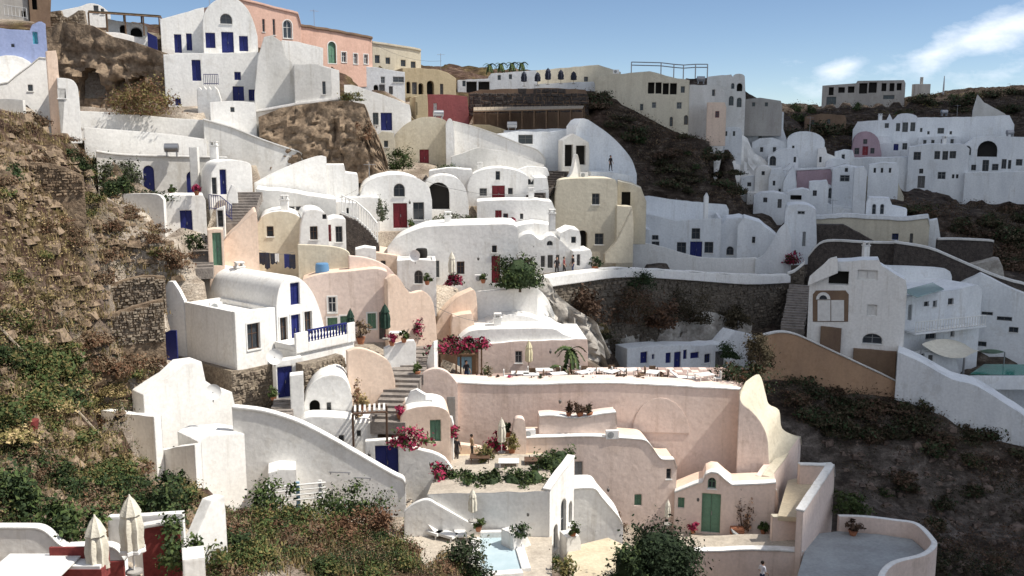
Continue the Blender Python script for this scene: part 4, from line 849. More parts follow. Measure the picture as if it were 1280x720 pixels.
Wl('white slab wall at the corner of the pool', 50, 40, [(641, 668), (656, 664), (672, 700)], (712, 718), 'W', depth=1.0, ground=False)
h = H('white_house', 'small white wall house with a swooping parapet behind the yellow court', 'house', 55, 2, 2.4, sp([(716, 612), (730, 611), (744, 612), (752, 622), (764, 636), (774, 648), (779, 658)], 3), (692, 690), 'W', 'wK 722 622 726 627' if 0 else '', cap=('W', .08, .06))
floorpx('yellow_court', [(700, 720), (712, 684), (760, 672), (800, 690), (780, 740), (700, 740)], P(750, 700, 51).z, 'PAVY', th=.4)
Wl('little white step block in the yellow court', 52, 20, [(708, 672), (724, 670), (726, 676)], (690, 690), 'W', depth=1.0)
# ---- right hand slopes: shaded white quarter
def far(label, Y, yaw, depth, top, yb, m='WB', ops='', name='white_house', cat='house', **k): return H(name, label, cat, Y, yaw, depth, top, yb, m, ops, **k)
Cliff('white_rock', 'bright whitewashed rock terraces beside the dark hill', 146, -8, sp([(894, 182), (905, 172), (922, 166), (938, 174), (943, 190), (956, 198), (964, 208), (965, 222)], 3), (232, 234), 'W', amp=.7, step=.5, lean=.9, thick=2)
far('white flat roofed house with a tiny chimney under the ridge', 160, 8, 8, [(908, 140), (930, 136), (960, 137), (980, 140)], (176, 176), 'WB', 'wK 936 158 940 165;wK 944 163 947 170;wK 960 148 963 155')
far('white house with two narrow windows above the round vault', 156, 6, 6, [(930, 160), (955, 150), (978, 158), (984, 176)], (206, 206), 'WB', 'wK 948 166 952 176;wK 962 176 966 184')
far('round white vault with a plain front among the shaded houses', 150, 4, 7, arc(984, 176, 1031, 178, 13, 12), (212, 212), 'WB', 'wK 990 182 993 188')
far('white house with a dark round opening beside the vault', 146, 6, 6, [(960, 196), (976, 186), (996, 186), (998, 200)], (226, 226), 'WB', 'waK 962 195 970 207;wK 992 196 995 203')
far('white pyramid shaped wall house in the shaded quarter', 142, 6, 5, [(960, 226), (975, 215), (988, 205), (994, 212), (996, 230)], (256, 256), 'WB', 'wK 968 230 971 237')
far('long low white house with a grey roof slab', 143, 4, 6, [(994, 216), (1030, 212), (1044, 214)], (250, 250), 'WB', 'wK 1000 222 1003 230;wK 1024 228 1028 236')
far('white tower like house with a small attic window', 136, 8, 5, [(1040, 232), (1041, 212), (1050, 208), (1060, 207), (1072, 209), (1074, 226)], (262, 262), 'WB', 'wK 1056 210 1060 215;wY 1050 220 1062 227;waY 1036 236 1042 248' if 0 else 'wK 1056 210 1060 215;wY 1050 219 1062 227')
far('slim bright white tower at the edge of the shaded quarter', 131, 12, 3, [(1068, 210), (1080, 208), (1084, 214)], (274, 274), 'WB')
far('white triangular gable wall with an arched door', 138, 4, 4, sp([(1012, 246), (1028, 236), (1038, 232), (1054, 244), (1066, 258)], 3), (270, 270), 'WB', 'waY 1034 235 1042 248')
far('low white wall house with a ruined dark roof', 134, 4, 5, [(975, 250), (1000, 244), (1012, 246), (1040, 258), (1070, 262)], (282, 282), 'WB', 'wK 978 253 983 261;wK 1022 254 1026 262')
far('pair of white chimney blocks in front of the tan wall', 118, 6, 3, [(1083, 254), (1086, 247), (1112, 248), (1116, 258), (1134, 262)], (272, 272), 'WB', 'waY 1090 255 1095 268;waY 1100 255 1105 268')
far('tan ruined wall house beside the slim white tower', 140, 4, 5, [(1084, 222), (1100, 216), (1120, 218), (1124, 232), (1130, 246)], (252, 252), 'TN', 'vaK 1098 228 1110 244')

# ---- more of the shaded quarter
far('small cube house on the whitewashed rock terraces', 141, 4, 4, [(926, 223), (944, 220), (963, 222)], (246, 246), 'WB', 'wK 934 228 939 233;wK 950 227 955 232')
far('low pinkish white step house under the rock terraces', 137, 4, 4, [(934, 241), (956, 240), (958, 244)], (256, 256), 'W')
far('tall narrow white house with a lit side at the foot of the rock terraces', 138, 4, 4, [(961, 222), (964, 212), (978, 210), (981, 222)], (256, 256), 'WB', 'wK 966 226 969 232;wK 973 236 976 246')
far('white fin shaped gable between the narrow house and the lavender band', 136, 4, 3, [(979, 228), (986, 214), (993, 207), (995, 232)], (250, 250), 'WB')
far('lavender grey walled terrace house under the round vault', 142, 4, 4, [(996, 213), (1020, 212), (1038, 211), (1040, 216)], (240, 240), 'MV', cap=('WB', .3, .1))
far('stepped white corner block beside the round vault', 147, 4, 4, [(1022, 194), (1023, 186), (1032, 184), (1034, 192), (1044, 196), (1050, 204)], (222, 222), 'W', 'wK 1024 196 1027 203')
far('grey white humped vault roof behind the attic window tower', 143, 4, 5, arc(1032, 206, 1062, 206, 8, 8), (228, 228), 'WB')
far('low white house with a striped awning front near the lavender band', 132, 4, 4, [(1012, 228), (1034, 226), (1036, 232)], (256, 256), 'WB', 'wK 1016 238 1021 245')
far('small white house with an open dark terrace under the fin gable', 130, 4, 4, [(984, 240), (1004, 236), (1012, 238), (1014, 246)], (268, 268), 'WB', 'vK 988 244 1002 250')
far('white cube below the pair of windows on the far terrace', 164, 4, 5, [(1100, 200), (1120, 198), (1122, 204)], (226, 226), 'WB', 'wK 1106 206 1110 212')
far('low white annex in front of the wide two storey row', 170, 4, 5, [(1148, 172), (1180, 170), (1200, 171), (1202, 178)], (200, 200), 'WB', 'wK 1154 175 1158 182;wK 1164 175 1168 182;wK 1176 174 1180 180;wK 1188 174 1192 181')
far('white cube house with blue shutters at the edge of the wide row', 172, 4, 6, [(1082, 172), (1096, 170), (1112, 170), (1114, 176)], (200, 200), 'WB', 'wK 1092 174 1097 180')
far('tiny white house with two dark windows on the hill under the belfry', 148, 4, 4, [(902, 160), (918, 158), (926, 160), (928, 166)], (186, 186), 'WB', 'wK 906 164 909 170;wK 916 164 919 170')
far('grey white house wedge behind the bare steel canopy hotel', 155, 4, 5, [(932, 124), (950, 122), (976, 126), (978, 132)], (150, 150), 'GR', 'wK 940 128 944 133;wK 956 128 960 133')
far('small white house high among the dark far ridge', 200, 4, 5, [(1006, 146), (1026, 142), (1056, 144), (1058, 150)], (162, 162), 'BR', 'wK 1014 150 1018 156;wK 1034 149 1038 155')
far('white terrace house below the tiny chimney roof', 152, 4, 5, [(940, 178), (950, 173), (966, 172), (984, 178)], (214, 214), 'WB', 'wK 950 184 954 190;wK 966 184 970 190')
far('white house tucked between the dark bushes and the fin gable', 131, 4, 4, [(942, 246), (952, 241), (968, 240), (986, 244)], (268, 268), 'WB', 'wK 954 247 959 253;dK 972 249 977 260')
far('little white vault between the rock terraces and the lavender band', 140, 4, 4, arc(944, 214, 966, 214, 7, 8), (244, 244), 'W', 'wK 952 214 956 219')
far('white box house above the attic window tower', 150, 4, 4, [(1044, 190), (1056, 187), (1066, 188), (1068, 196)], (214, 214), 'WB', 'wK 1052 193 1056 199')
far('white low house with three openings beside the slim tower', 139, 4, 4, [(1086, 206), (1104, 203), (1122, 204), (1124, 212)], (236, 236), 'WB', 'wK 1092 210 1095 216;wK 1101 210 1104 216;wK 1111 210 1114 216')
# ---- more between the terraces of the sunlit side
H('white_house', 'small white cube with two dark doors above the broad ramp wall', 'house', 93, 10, 4, [(270, 160), (300, 158), (318, 166)], (190, 190), 'WG', 'dK 280 166 285 180;wK 300 168 306 175')
H('white_house', 'white store house with a flat roof under the tall buttress', 'house', 90, 10, 4, [(262, 128), (290, 126), (318, 128), (320, 134)], (160, 160), 'W', 'wK 288 134 293 140')
H('white_house', 'white step roofed house between the rock outcrop and the slumped vault', 'house', 103, 8, 4, [(470, 170), (478, 164), (492, 166), (494, 178)], (212, 212), 'CR', 'wK 480 176 485 184')
H('white_house', 'flat roofed white house over the dark red door vault', 'house', 103, 4, 5, [(640, 214), (660, 208), (684, 210), (688, 222)], (246, 246), 'W', 'wK 661 223 667 230')
H('white_house', 'low white house behind the broken arch', 'house', 99, 4, 4, [(536, 214), (560, 210), (590, 212), (592, 220)], (240, 240), 'W', 'waK 552 216 558 226')
H('white_house', 'white flat house with dark windows behind the washing line vaults', 'house', 80, 8, 4, [(404, 256), (424, 252), (446, 254), (448, 262)], (284, 284), 'W', 'wK 414 260 419 267;wK 432 260 437 267')
stair('dark stone steps climbing beside the curving stair wall', P(664, 250, 97), P(702, 214, 104), 12, 1.6, 'DS')
H('white_house', 'white square house with one dark window behind the wavy gables', 'house', 87, 3, 4, [(700, 292), (712, 286), (724, 288), (726, 296)], (330, 330), 'W', 'wK 714 296 720 304')
H('peach_house', 'peach coloured low house with a flat roof above the pink courtyard', 'house', 76, 8, 5, [(444, 322), (470, 316), (500, 320), (502, 328)], (350, 350), 'PE', 'wK 476 326 482 334')
H('white_house', 'white rounded store between the rounded peach wall and the steps', 'house', 61.5, 14, 2.5, sp([(446, 470), (456, 462), (470, 462), (480, 470)], 3), (520, 520), 'W')
H('white_house', 'white low house wall between pergola and blue gate', 'house', 57, 8, 2.5, [(440, 530), (456, 528), (472, 532)], (566, 566), 'W', 'wK 446 538 451 546')
# big far row
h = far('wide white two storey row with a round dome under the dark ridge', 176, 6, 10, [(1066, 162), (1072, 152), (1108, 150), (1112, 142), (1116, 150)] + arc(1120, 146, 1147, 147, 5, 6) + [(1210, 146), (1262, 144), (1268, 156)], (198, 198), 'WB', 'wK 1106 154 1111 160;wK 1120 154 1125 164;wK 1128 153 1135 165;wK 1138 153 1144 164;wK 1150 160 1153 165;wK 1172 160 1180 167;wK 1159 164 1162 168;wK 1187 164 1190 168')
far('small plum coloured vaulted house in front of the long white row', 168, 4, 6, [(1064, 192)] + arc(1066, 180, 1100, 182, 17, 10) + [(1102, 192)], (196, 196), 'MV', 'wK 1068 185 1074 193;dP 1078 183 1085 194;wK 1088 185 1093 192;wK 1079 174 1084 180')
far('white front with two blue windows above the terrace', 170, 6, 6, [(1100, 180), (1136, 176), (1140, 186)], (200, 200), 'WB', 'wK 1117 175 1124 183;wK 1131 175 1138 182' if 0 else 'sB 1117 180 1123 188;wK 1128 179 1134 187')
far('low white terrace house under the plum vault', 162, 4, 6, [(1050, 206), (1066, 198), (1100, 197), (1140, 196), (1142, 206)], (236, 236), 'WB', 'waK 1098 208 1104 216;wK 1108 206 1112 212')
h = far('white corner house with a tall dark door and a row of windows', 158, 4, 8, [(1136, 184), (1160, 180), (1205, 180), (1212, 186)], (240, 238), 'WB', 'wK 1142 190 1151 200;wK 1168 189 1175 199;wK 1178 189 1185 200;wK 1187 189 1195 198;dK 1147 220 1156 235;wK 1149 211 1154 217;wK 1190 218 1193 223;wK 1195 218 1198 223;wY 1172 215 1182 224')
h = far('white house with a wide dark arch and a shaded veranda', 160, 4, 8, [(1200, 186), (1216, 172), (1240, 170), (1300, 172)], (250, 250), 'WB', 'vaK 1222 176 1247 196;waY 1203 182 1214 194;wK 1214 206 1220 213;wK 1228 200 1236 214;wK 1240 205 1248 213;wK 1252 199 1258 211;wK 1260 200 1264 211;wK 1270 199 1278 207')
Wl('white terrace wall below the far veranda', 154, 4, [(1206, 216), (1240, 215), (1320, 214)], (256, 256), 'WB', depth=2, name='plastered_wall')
Wl('grey sloping walls on the far hill above the row', 205, 10, [(1216, 138), (1222, 118), (1230, 128), (1256, 142), (1264, 150)], (156, 156), 'WG', depth=3)
h = H('unfinished_building', 'unfinished concrete building with open floors on the far ridge', 'building', 262, 14, 14, [(1028, 107), (1070, 104), (1072, 101), (1130, 100), (1132, 104)], (136, 134), 'GR', 'vK 1036 109 1042 119;vK 1048 109 1056 116;vK 1060 108 1068 116;wK 1033 121 1045 131;vK 1074 104 1084 117;vK 1086 103 1096 116;vK 1102 104 1108 114;vK 1112 104 1118 114;vK 1121 104 1127 113;wK 1104 119 1118 124')  # darker grey plaster used in place of the shade on this building
q = MB(); q.tube([(0, 0, 0), (0, 0, 6), (0, 0, 11)], [.25, .2, .1], 'METAL', 6); q.v = [(x, y, z * .42) for x, y, z in q.v]; o = q.obj('antenna_mast', None, P(1179, 118, 250)); tag(o, 'thin antenna mast on the far ridge', 'mast')
q = MB(); q.box(-2, 2, -1, 1, -1, 2.2, 'GR'); q.box(-.3, .3, -.3, .3, 2.2, 4, 'GR'); o = q.obj('water_tank', None, P(1151, 116, 255)); tag(o, 'small roof tank silhouette on the far ridge', 'tank')
# ---- tan house with the dark stair and dark walled road
h = far('long tan wall house with a white roof slab above the dark curving road', 116, 4, 6, [(1020, 274), (1060, 272), (1130, 276), (1160, 273), (1162, 282)], (312, 312), 'TN', 'wB 1115 292 1123 300;dK 1137 292 1141 308', mtop='WB', cap=('WB', .5, .15), name='tan_house')
far('white cylinder cornered house next to the dark stairway', 113, 2, 5, sp([(980, 300), (982, 262), (990, 256), (1008, 256), (1020, 262)], 3) + [(1021, 300)], (330, 330), 'WB', 'wY 997 264 1006 268;dY 1003 290 1007 308')
Wl('dark stone wall under the tan wall house with a slanting edge', 113, 5, [(1020, 281), (1054, 281), (1075, 292), (1096, 304)], (322, 322), 'DS', depth=1.5, name='stone_wall')
Wl('white end pier of the tan wall house', 114.5, 8, [(1162, 276), (1172, 274), (1176, 300)], (312, 312), 'WB', depth=2)
h = Wl('dark curving road wall with a pale coping', 104, -20, sp([(1010, 322), (1024, 306), (1042, 302), (1080, 304), (1120, 305)], 3), (340, 340), 'DS', depth=1, name='road_wall', cap=('WG', .22, .12))
h = Wl('dark road wall descending behind the balcony hotel', 100, -24, sp([(1118, 304), (1160, 311), (1190, 323), (1220, 336), (1250, 348), (1300, 362)], 3), (360, 388), 'DS', depth=1, name='road_wall', cap=('WG', .22, .12))
Wl('low dark wall turning round the road bend', 109, -12, sp([(1172, 300), (1200, 300), (1238, 302), (1242, 304)], 3), (330, 330), 'DS', depth=.8, name='road_wall', cap=('WG', .22, .12))
H('white_drum', 'round whitewashed rock base under the road bend', 'wall', 106, -6, 3, sp([(1212, 332), (1230, 328), (1250, 326), (1256, 350)], 3), (362, 362), 'WR')
# ---- balcony hotel on the right slope
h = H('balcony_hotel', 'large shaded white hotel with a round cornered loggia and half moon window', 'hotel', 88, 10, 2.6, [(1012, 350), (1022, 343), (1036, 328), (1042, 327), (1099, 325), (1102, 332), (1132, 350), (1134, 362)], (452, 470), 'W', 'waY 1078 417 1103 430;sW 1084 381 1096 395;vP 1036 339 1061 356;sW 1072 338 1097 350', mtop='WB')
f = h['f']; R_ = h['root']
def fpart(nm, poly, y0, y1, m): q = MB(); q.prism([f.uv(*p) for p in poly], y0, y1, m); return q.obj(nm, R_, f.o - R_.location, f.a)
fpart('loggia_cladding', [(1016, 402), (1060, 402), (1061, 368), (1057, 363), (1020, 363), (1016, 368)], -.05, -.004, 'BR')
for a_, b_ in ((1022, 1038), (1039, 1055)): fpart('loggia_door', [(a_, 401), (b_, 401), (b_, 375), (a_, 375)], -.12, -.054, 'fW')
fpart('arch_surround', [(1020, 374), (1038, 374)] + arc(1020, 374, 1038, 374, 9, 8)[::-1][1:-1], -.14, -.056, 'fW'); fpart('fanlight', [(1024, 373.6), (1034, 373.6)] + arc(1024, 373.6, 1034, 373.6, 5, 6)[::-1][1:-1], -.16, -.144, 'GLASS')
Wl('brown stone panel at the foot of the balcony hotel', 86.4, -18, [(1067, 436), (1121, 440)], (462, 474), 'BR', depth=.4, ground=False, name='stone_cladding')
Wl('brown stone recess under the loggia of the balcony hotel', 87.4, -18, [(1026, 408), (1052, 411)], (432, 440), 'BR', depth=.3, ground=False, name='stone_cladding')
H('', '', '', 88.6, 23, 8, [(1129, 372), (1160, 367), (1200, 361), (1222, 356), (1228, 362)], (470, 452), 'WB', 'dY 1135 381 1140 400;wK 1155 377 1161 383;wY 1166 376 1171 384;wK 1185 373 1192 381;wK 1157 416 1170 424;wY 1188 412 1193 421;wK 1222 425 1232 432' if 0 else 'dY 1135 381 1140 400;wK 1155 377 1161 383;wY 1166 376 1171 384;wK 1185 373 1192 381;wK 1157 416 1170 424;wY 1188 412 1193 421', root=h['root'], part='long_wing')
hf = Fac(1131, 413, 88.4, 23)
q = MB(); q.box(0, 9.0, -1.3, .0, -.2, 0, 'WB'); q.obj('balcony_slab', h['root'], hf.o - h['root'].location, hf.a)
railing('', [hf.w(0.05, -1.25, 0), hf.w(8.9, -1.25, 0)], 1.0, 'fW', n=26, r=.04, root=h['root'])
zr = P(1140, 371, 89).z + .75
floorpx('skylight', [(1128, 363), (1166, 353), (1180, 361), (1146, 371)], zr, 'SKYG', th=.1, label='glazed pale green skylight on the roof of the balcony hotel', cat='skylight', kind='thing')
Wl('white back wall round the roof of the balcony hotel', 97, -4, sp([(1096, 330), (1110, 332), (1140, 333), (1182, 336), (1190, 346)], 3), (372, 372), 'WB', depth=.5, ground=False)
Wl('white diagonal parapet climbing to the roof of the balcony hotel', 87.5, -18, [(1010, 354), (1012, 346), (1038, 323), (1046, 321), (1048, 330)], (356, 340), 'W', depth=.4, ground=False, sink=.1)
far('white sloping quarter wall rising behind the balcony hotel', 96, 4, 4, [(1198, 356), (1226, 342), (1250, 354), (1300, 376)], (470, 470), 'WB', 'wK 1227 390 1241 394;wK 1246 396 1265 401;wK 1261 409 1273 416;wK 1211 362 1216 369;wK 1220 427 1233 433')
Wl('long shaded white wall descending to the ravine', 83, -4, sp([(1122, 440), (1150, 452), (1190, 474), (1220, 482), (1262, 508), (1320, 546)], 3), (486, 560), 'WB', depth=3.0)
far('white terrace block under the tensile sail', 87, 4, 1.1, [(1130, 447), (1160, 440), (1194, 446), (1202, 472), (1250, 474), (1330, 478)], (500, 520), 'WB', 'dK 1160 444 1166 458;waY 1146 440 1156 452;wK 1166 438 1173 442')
def sail():
    rt = empty('shade_sail', P(1200, 440, 88), 0, 'white tensile shade sail over the hotel terrace', 'shade sail'); o = rt.location
    a, b, c, d = P(1152, 430, 87) - o, P(1206, 447, 85) - o, P(1256, 440, 88) - o, P(1206, 430, 91) - o
    mb = MB(); n = 10
    for i in range(n + 1):
        for j in range(n + 1):
            u, v = i / n, j / n; p = a.lerp(b, u).lerp(d.lerp(c, u), v); p.z += 1.0 * (abs(u - .5) ** 2 - abs(v - .5) ** 2) * 2; mb.v.append(tuple(p))
    for i in range(n):
        for j in range(n): mb.face([i * (n + 1) + j, (i + 1) * (n + 1) + j, (i + 1) * (n + 1) + j + 1, i * (n + 1) + j + 1], 'CANV')
    mb.obj('membrane', rt)
    for p in (a, b, c, d): q = MB(); q.tube([p - Vector((0, 0, 3)), p], .06, 'METAL', 6); q.obj('mast', rt)
sail()
zg = P(1240, 463, 87).z + .12
def pool2():
    pts = [ray(x, y) * (zg / ray(x, y).z) for x, y in [(1212, 468), (1230, 455), (1330, 456), (1330, 470)]]; o = pts[0]
    rt = empty('swimming_pool', o, 0, 'dark green swimming pool at the hotel with the sail', 'pool')
    mb = MB(); mb.v = [tuple(p - o) for p in pts]; mb.face([0, 1, 2, 3], 'WATERG'); mb.obj('water', rt)
    q = MB(); a, b = pts[0] - o, pts[3] - o; q.box(-.3, b.x, min(0, b.y) - .35, min(0, b.y) - .05, -1.2, .06, 'WB'); q.obj('pool_edge', rt)
pool2()
Wl('orange brown rendered wall sweeping down the ravine side', 84, -2, sp([(955, 420), (975, 416), (995, 419), (1020, 430), (1050, 444), (1080, 458), (1110, 472), (1140, 488)], 4), (470, 498), 'OR', depth=.8, cap=('WG', .12, .08), name='rendered_wall')
stair('dark stone steps beside the loggia of the balcony hotel', P(990, 412, 92), P(1000, 356, 101), 18, 2.2, 'STEP')
# foreground at the lower left: white terrace walls
Wl('white scalloped parapet of the red furnished terrace', 29, 4, sp([(-20, 661), (30, 661), (48, 662), (60, 668), (72, 680), (82, 686)], 3) + sp([(84, 685), (110, 684), (136, 684), (148, 690), (156, 702)], 3), (730, 735), 'W', depth=.3, cap=('W', .06, .04))
Wl('white sloping wall climbing beside the scrub bank', 35, 60, [(228, 700), (246, 668), (264, 626), (280, 620), (282, 640)], (745, 665), 'W', depth=.5)
Wl('low white pillar wall beside the scrub bank', 29.5, 20, [(228, 700), (256, 697)], (740, 740), 'W', depth=1.0)
Wl('dark red planked panel behind the white parasols', 31, 10, [(176, 660), (200, 656), (224, 655)], (720, 712), 'REDW', depth=.12, name='privacy_screen', cat='screen', cap=('WG', .1, .12))
Wl('grey white low wall behind the white parasols', 31.6, 6, [(134, 647), (180, 645), (228, 642)], (662, 660), 'W', depth=.3)
Wl('dark red low panel behind the grey cushions', 28, 4, [(74, 706), (110, 704), (154, 702)], (740, 740), 'REDW', depth=.12, name='privacy_screen', cat='screen', ground=False)
# ================================================================== TERRAIN
def T(px, py, Y): CTRL.append(tuple(P(px, py, Y)))
for a in [  # scrub slope at the near side of the village
    (0, 150, 62), (40, 148, 64), (100, 178, 66), (140, 205, 67), (165, 240, 66), (200, 270, 65.5), (236, 330, 63), (205, 400, 60), (0, 250, 53), (100, 300, 57), (60, 200, 59), (170, 330, 61),
    (0, 400, 42), (120, 420, 50), (0, 330, 47), (60, 350, 50), (190, 450, 54), (0, 500, 36), (100, 500, 43), (160, 480, 50), (50, 560, 36), (150, 590, 41), (240, 610, 45), (100, 640, 34), (0, 640, 31),
    (200, 635, 38), (290, 640, 45), (330, 650, 48), (300, 720, 36), (400, 655, 47), (470, 660, 46), (480, 720, 41), (540, 700, 45), (560, 730, 44), (620, 725, 47), (700, 730, 46), (380, 720, 38),
    (0, 760, 25), (165, 760, 26), (250, 740, 31),
    # ravine and dark slopes to the right
    (1000, 480, 81), (1050, 530, 82), (1120, 520, 83), (1200, 560, 80), (1280, 580, 77), (1320, 590, 77), (1060, 600, 74), (1100, 640, 70), (1200, 640, 72), (1280, 660, 68), (1190, 700, 63), (1280, 725, 60), (1180, 740, 58), (1060, 640, 66),
    (960, 430, 90), (950, 460, 84), (1000, 425, 92), (985, 390, 98), (1000, 360, 101),
    # dark hill in the middle
    (740, 120, 137), (800, 160, 135), (860, 200, 130), (900, 240, 126), (930, 262, 126), (790, 210, 128), (830, 240, 122), (720, 138, 130), (760, 150, 131), (870, 175, 138),
    # rock between terraces
    (930, 440, 92),
    # hillside on the right
    (1130, 252, 128), (1200, 262, 130), (1280, 276, 128), (1250, 340, 114), (1200, 300, 121), (1290, 330, 116), (1150, 290, 120),
    # far ridge
    (980, 134, 225), (1000, 150, 215), (1040, 134, 250), (1050, 170, 200), (1130, 128, 250), (1140, 120, 255), (1190, 116, 250), (1235, 108, 260), (1275, 110, 250), (1200, 140, 215), (1275, 140, 200), (1100, 140, 220), (1010, 170, 190), (1340, 112, 250), (1450, 120, 240),
    (935, 124, 190), (960, 126, 200),
]: T(*a)
for p in [(0, 4, -4), (0, 12, -10), (-6, 22, -14.5), (10, 15, -14), (20, 22, -20), (30, 28, -26), (15, 32, -24), (35, 38, -30), (0, 20, -15), (5, 6, -7), (-8, 15, -10), (10, 30, -22), (25, 38, -25), (45, 45, -32), (-14, 8, -3), (-30, 20, 0), (-45, 45, 4), (-70, 70, 14), (-90, 110, 17), (-100, 160, 14), (20, 8, -10), (40, 15, -22), (80, 30, -45), (80, 60, -32), (70, 75, -22), (110, 90, -18), (110, 130, -6), (140, 170, 3), (150, 230, 8),
          (-60, 170, 13), (-20, 180, 12), (20, 190, 10), (-60, 300, 8), (20, 300, 6), (100, 330, 6), (200, 300, 8), (-20, 140, 12.5), (-45, 125, 14), (40, 175, 9), (60, 220, 6)]: CTRL.append(p)
def merged(c, s):
    # control points that fall into one small cell count as one, so that the sheet has no needles
    d = {}
    for p in c: d.setdefault((round(p[0] / s), round(p[1] / s)), []).append(p)
    return np.array([np.mean(v, axis=0) for v in d.values()])
known = np.array(CTRL, float)
for b in BACK:      # ground behind a building, unless something else already says how high it is there
    d = np.hypot(known[:, 0] - b[0], known[:, 1] - b[1]); k = d < 7
    if not k.any() or known[k, 2].min() > b[2] - 1.0: CTRL.append(b)
FOOT.append((Fac(1208, 472, 85.5, -6), 0, 12, 9, .2, .2))      # the pool terrace of the hotel
FOOT.append((Fac(742, 343, 93, 8), 0, 21, 13, -.1, -1.0))      # the level forecourt behind the retaining wall
ctrl = merged([tuple(p) for p in CTRL], 2.2)
def rbf(c, lam=1.0):
    xy = c[:, :2]; n = len(c)
    K = -np.sqrt(((xy[:, None] - xy[None]) ** 2).sum(-1) + .04); Pm = np.c_[np.ones(n), xy]
    A = np.zeros((n + 3, n + 3)); A[:n, :n] = K + lam * np.eye(n); A[:n, n:] = Pm; A[n:, :n] = Pm.T
    s = np.linalg.solve(A, np.r_[c[:, 2], 0, 0, 0]); return s
sol = rbf(ctrl)
fx = np.arange(-110, 150.01, .8); fy = np.arange(3, 275.01, .8)
xs = np.r_[-3000, -1500, -700, -350, -200, -150, -125, fx, 165, 190, 240, 350, 700, 1500, 3000]; ys = np.r_[-3000, -1500, -600, -200, -80, -30, -10, -3, fy, 285, 310, 360, 500, 900, 1800, 4000]
GX, GY = np.meshgrid(xs, ys)
gx, gy = GX.ravel(), GY.ravel()
ex = np.clip(gx, -115, 158); ey = np.clip(gy, -3, 300)
gz = np.empty(len(gx)); nd = np.empty(len(gx)); fp = np.array([(f.w((a + b) / 2, d / 2, 0).x, f.w((a + b) / 2, d / 2, 0).y) for f, a, b, d, _, _ in FOOT])
for i in range(0, len(gx), 20000):
    s_ = slice(i, i + 20000); d = np.sqrt((ex[s_, None] - ctrl[None, :, 0]) ** 2 + (ey[s_, None] - ctrl[None, :, 1]) ** 2 + .04)
    gz[s_] = -(d @ sol[:-3]) + sol[-3] + sol[-2] * ex[s_] + sol[-1] * ey[s_]
    nd[s_] = np.sqrt((gx[s_, None] - fp[None, :, 0]) ** 2 + (gy[s_, None] - fp[None, :, 1]) ** 2).min(1)
out = np.maximum(np.abs(gx - ex), np.abs(gy - ey)); gz -= np.clip(out - 20, 0, 400) * .1
# value noise
def vnoise(x, y, seed):
    xi, yi = np.floor(x).astype(np.int64), np.floor(y).astype(np.int64); fx_, fy_ = x - xi, y - yi
    h = lambda a, b: (np.sin(a * 127.1 + b * 311.7 + seed * 74.7) * 43758.5453) % 1.0
    u, v = fx_ * fx_ * (3 - 2 * fx_), fy_ * fy_ * (3 - 2 * fy_)
    return (h(xi, yi) * (1 - u) + h(xi + 1, yi) * u) * (1 - v) + (h(xi, yi + 1) * (1 - u) + h(xi + 1, yi + 1) * u) * v
def fbm(x, y, seed, o=4):
    r = 0; a = .5
    for k in range(o): r = r + a * (vnoise(x * 2 ** k, y * 2 ** k, seed + k) - .5); a *= .55
    return r
def window(a, k, fn):
    r = a.copy()
    for ax in (0, 1):
        b = r.copy()
        for d in range(1, k + 1):
            for sg in (d, -d):
                sh = np.roll(b, sg, ax)
                if ax == 0: sh[:d if sg > 0 else None] = sh[:d if sg > 0 else None]
                r = fn(r, sh)
    return r
iy0, ix0 = int(np.searchsorted(ys, 3)), int(np.searchsorted(xs, -110)); core = gz.reshape(len(ys), len(xs))[iy0:iy0 + len(fy), ix0:ix0 + len(fx)]
pad = np.pad(core, 6, mode='edge'); op = window(window(pad, 3, np.minimum), 3, np.maximum)[6:-6, 6:-6]
for _ in range(2): op[1:-1, 1:-1] = (op[1:-1, 1:-1] * 4 + op[:-2, 1:-1] + op[2:, 1:-1] + op[1:-1, :-2] + op[1:-1, 2:]) / 8
gz2 = gz.reshape(len(ys), len(xs)); gz2[iy0:iy0 + len(fy), ix0:ix0 + len(fx)] = op; gz = gz2.ravel()
wild = np.clip((nd - 4) / 5, 0, 1)
gz += fbm(gx / 5, gy / 5, 1) * 2.6 * wild + np.abs(fbm(gx / 2.2 + .3 * gz, gy / 2.2, 9, 3)) * 1.3 * wild
gz += np.clip(1.0 - (np.sqrt(((gx - 30.8) / 9.5) ** 2 + ((gy - 72.5) / 8) ** 2)), 0, 1) * (np.abs(fbm(gx / 1.6, gy / 4.0, 77, 4)) * 3.4 - .8)
st = np.sin((gz + .12 * gx + fbm(gx / 6, gy / 6, 31, 3) * 3) * 3.4); gz += wild * (np.sign(st) * np.abs(st) ** .5) * .22
# keep the ground under and in front of every building below its foot
SH = GX.shape
n_ = (gy < 25) & (gy > -3); gz[n_] = np.minimum(gz[n_], -.5 * gy[n_] - 1.5)
def setlow(mask_idx, z): gz[mask_idx] = np.minimum(gz[mask_idx], z)
for f, ul, ur, dep, v0, v1 in FOOT:
    rx, ry = gx - f.o.x, gy - f.o.y; u = rx * f.ux.x + ry * f.ux.y; y = -(rx * f.n.x + ry * f.n.y)
    q = np.clip((u - ul) / max(ur - ul, .1), 0, 1)
    m_ = (u > ul - .8) & (u < ur + .8) & (y > -1.0) & (y < dep)
    idx = np.nonzero(m_)[0]; gz[idx] = np.minimum(gz[idx], f.o.z + v0 + (v1 - v0) * q[idx] - .12)
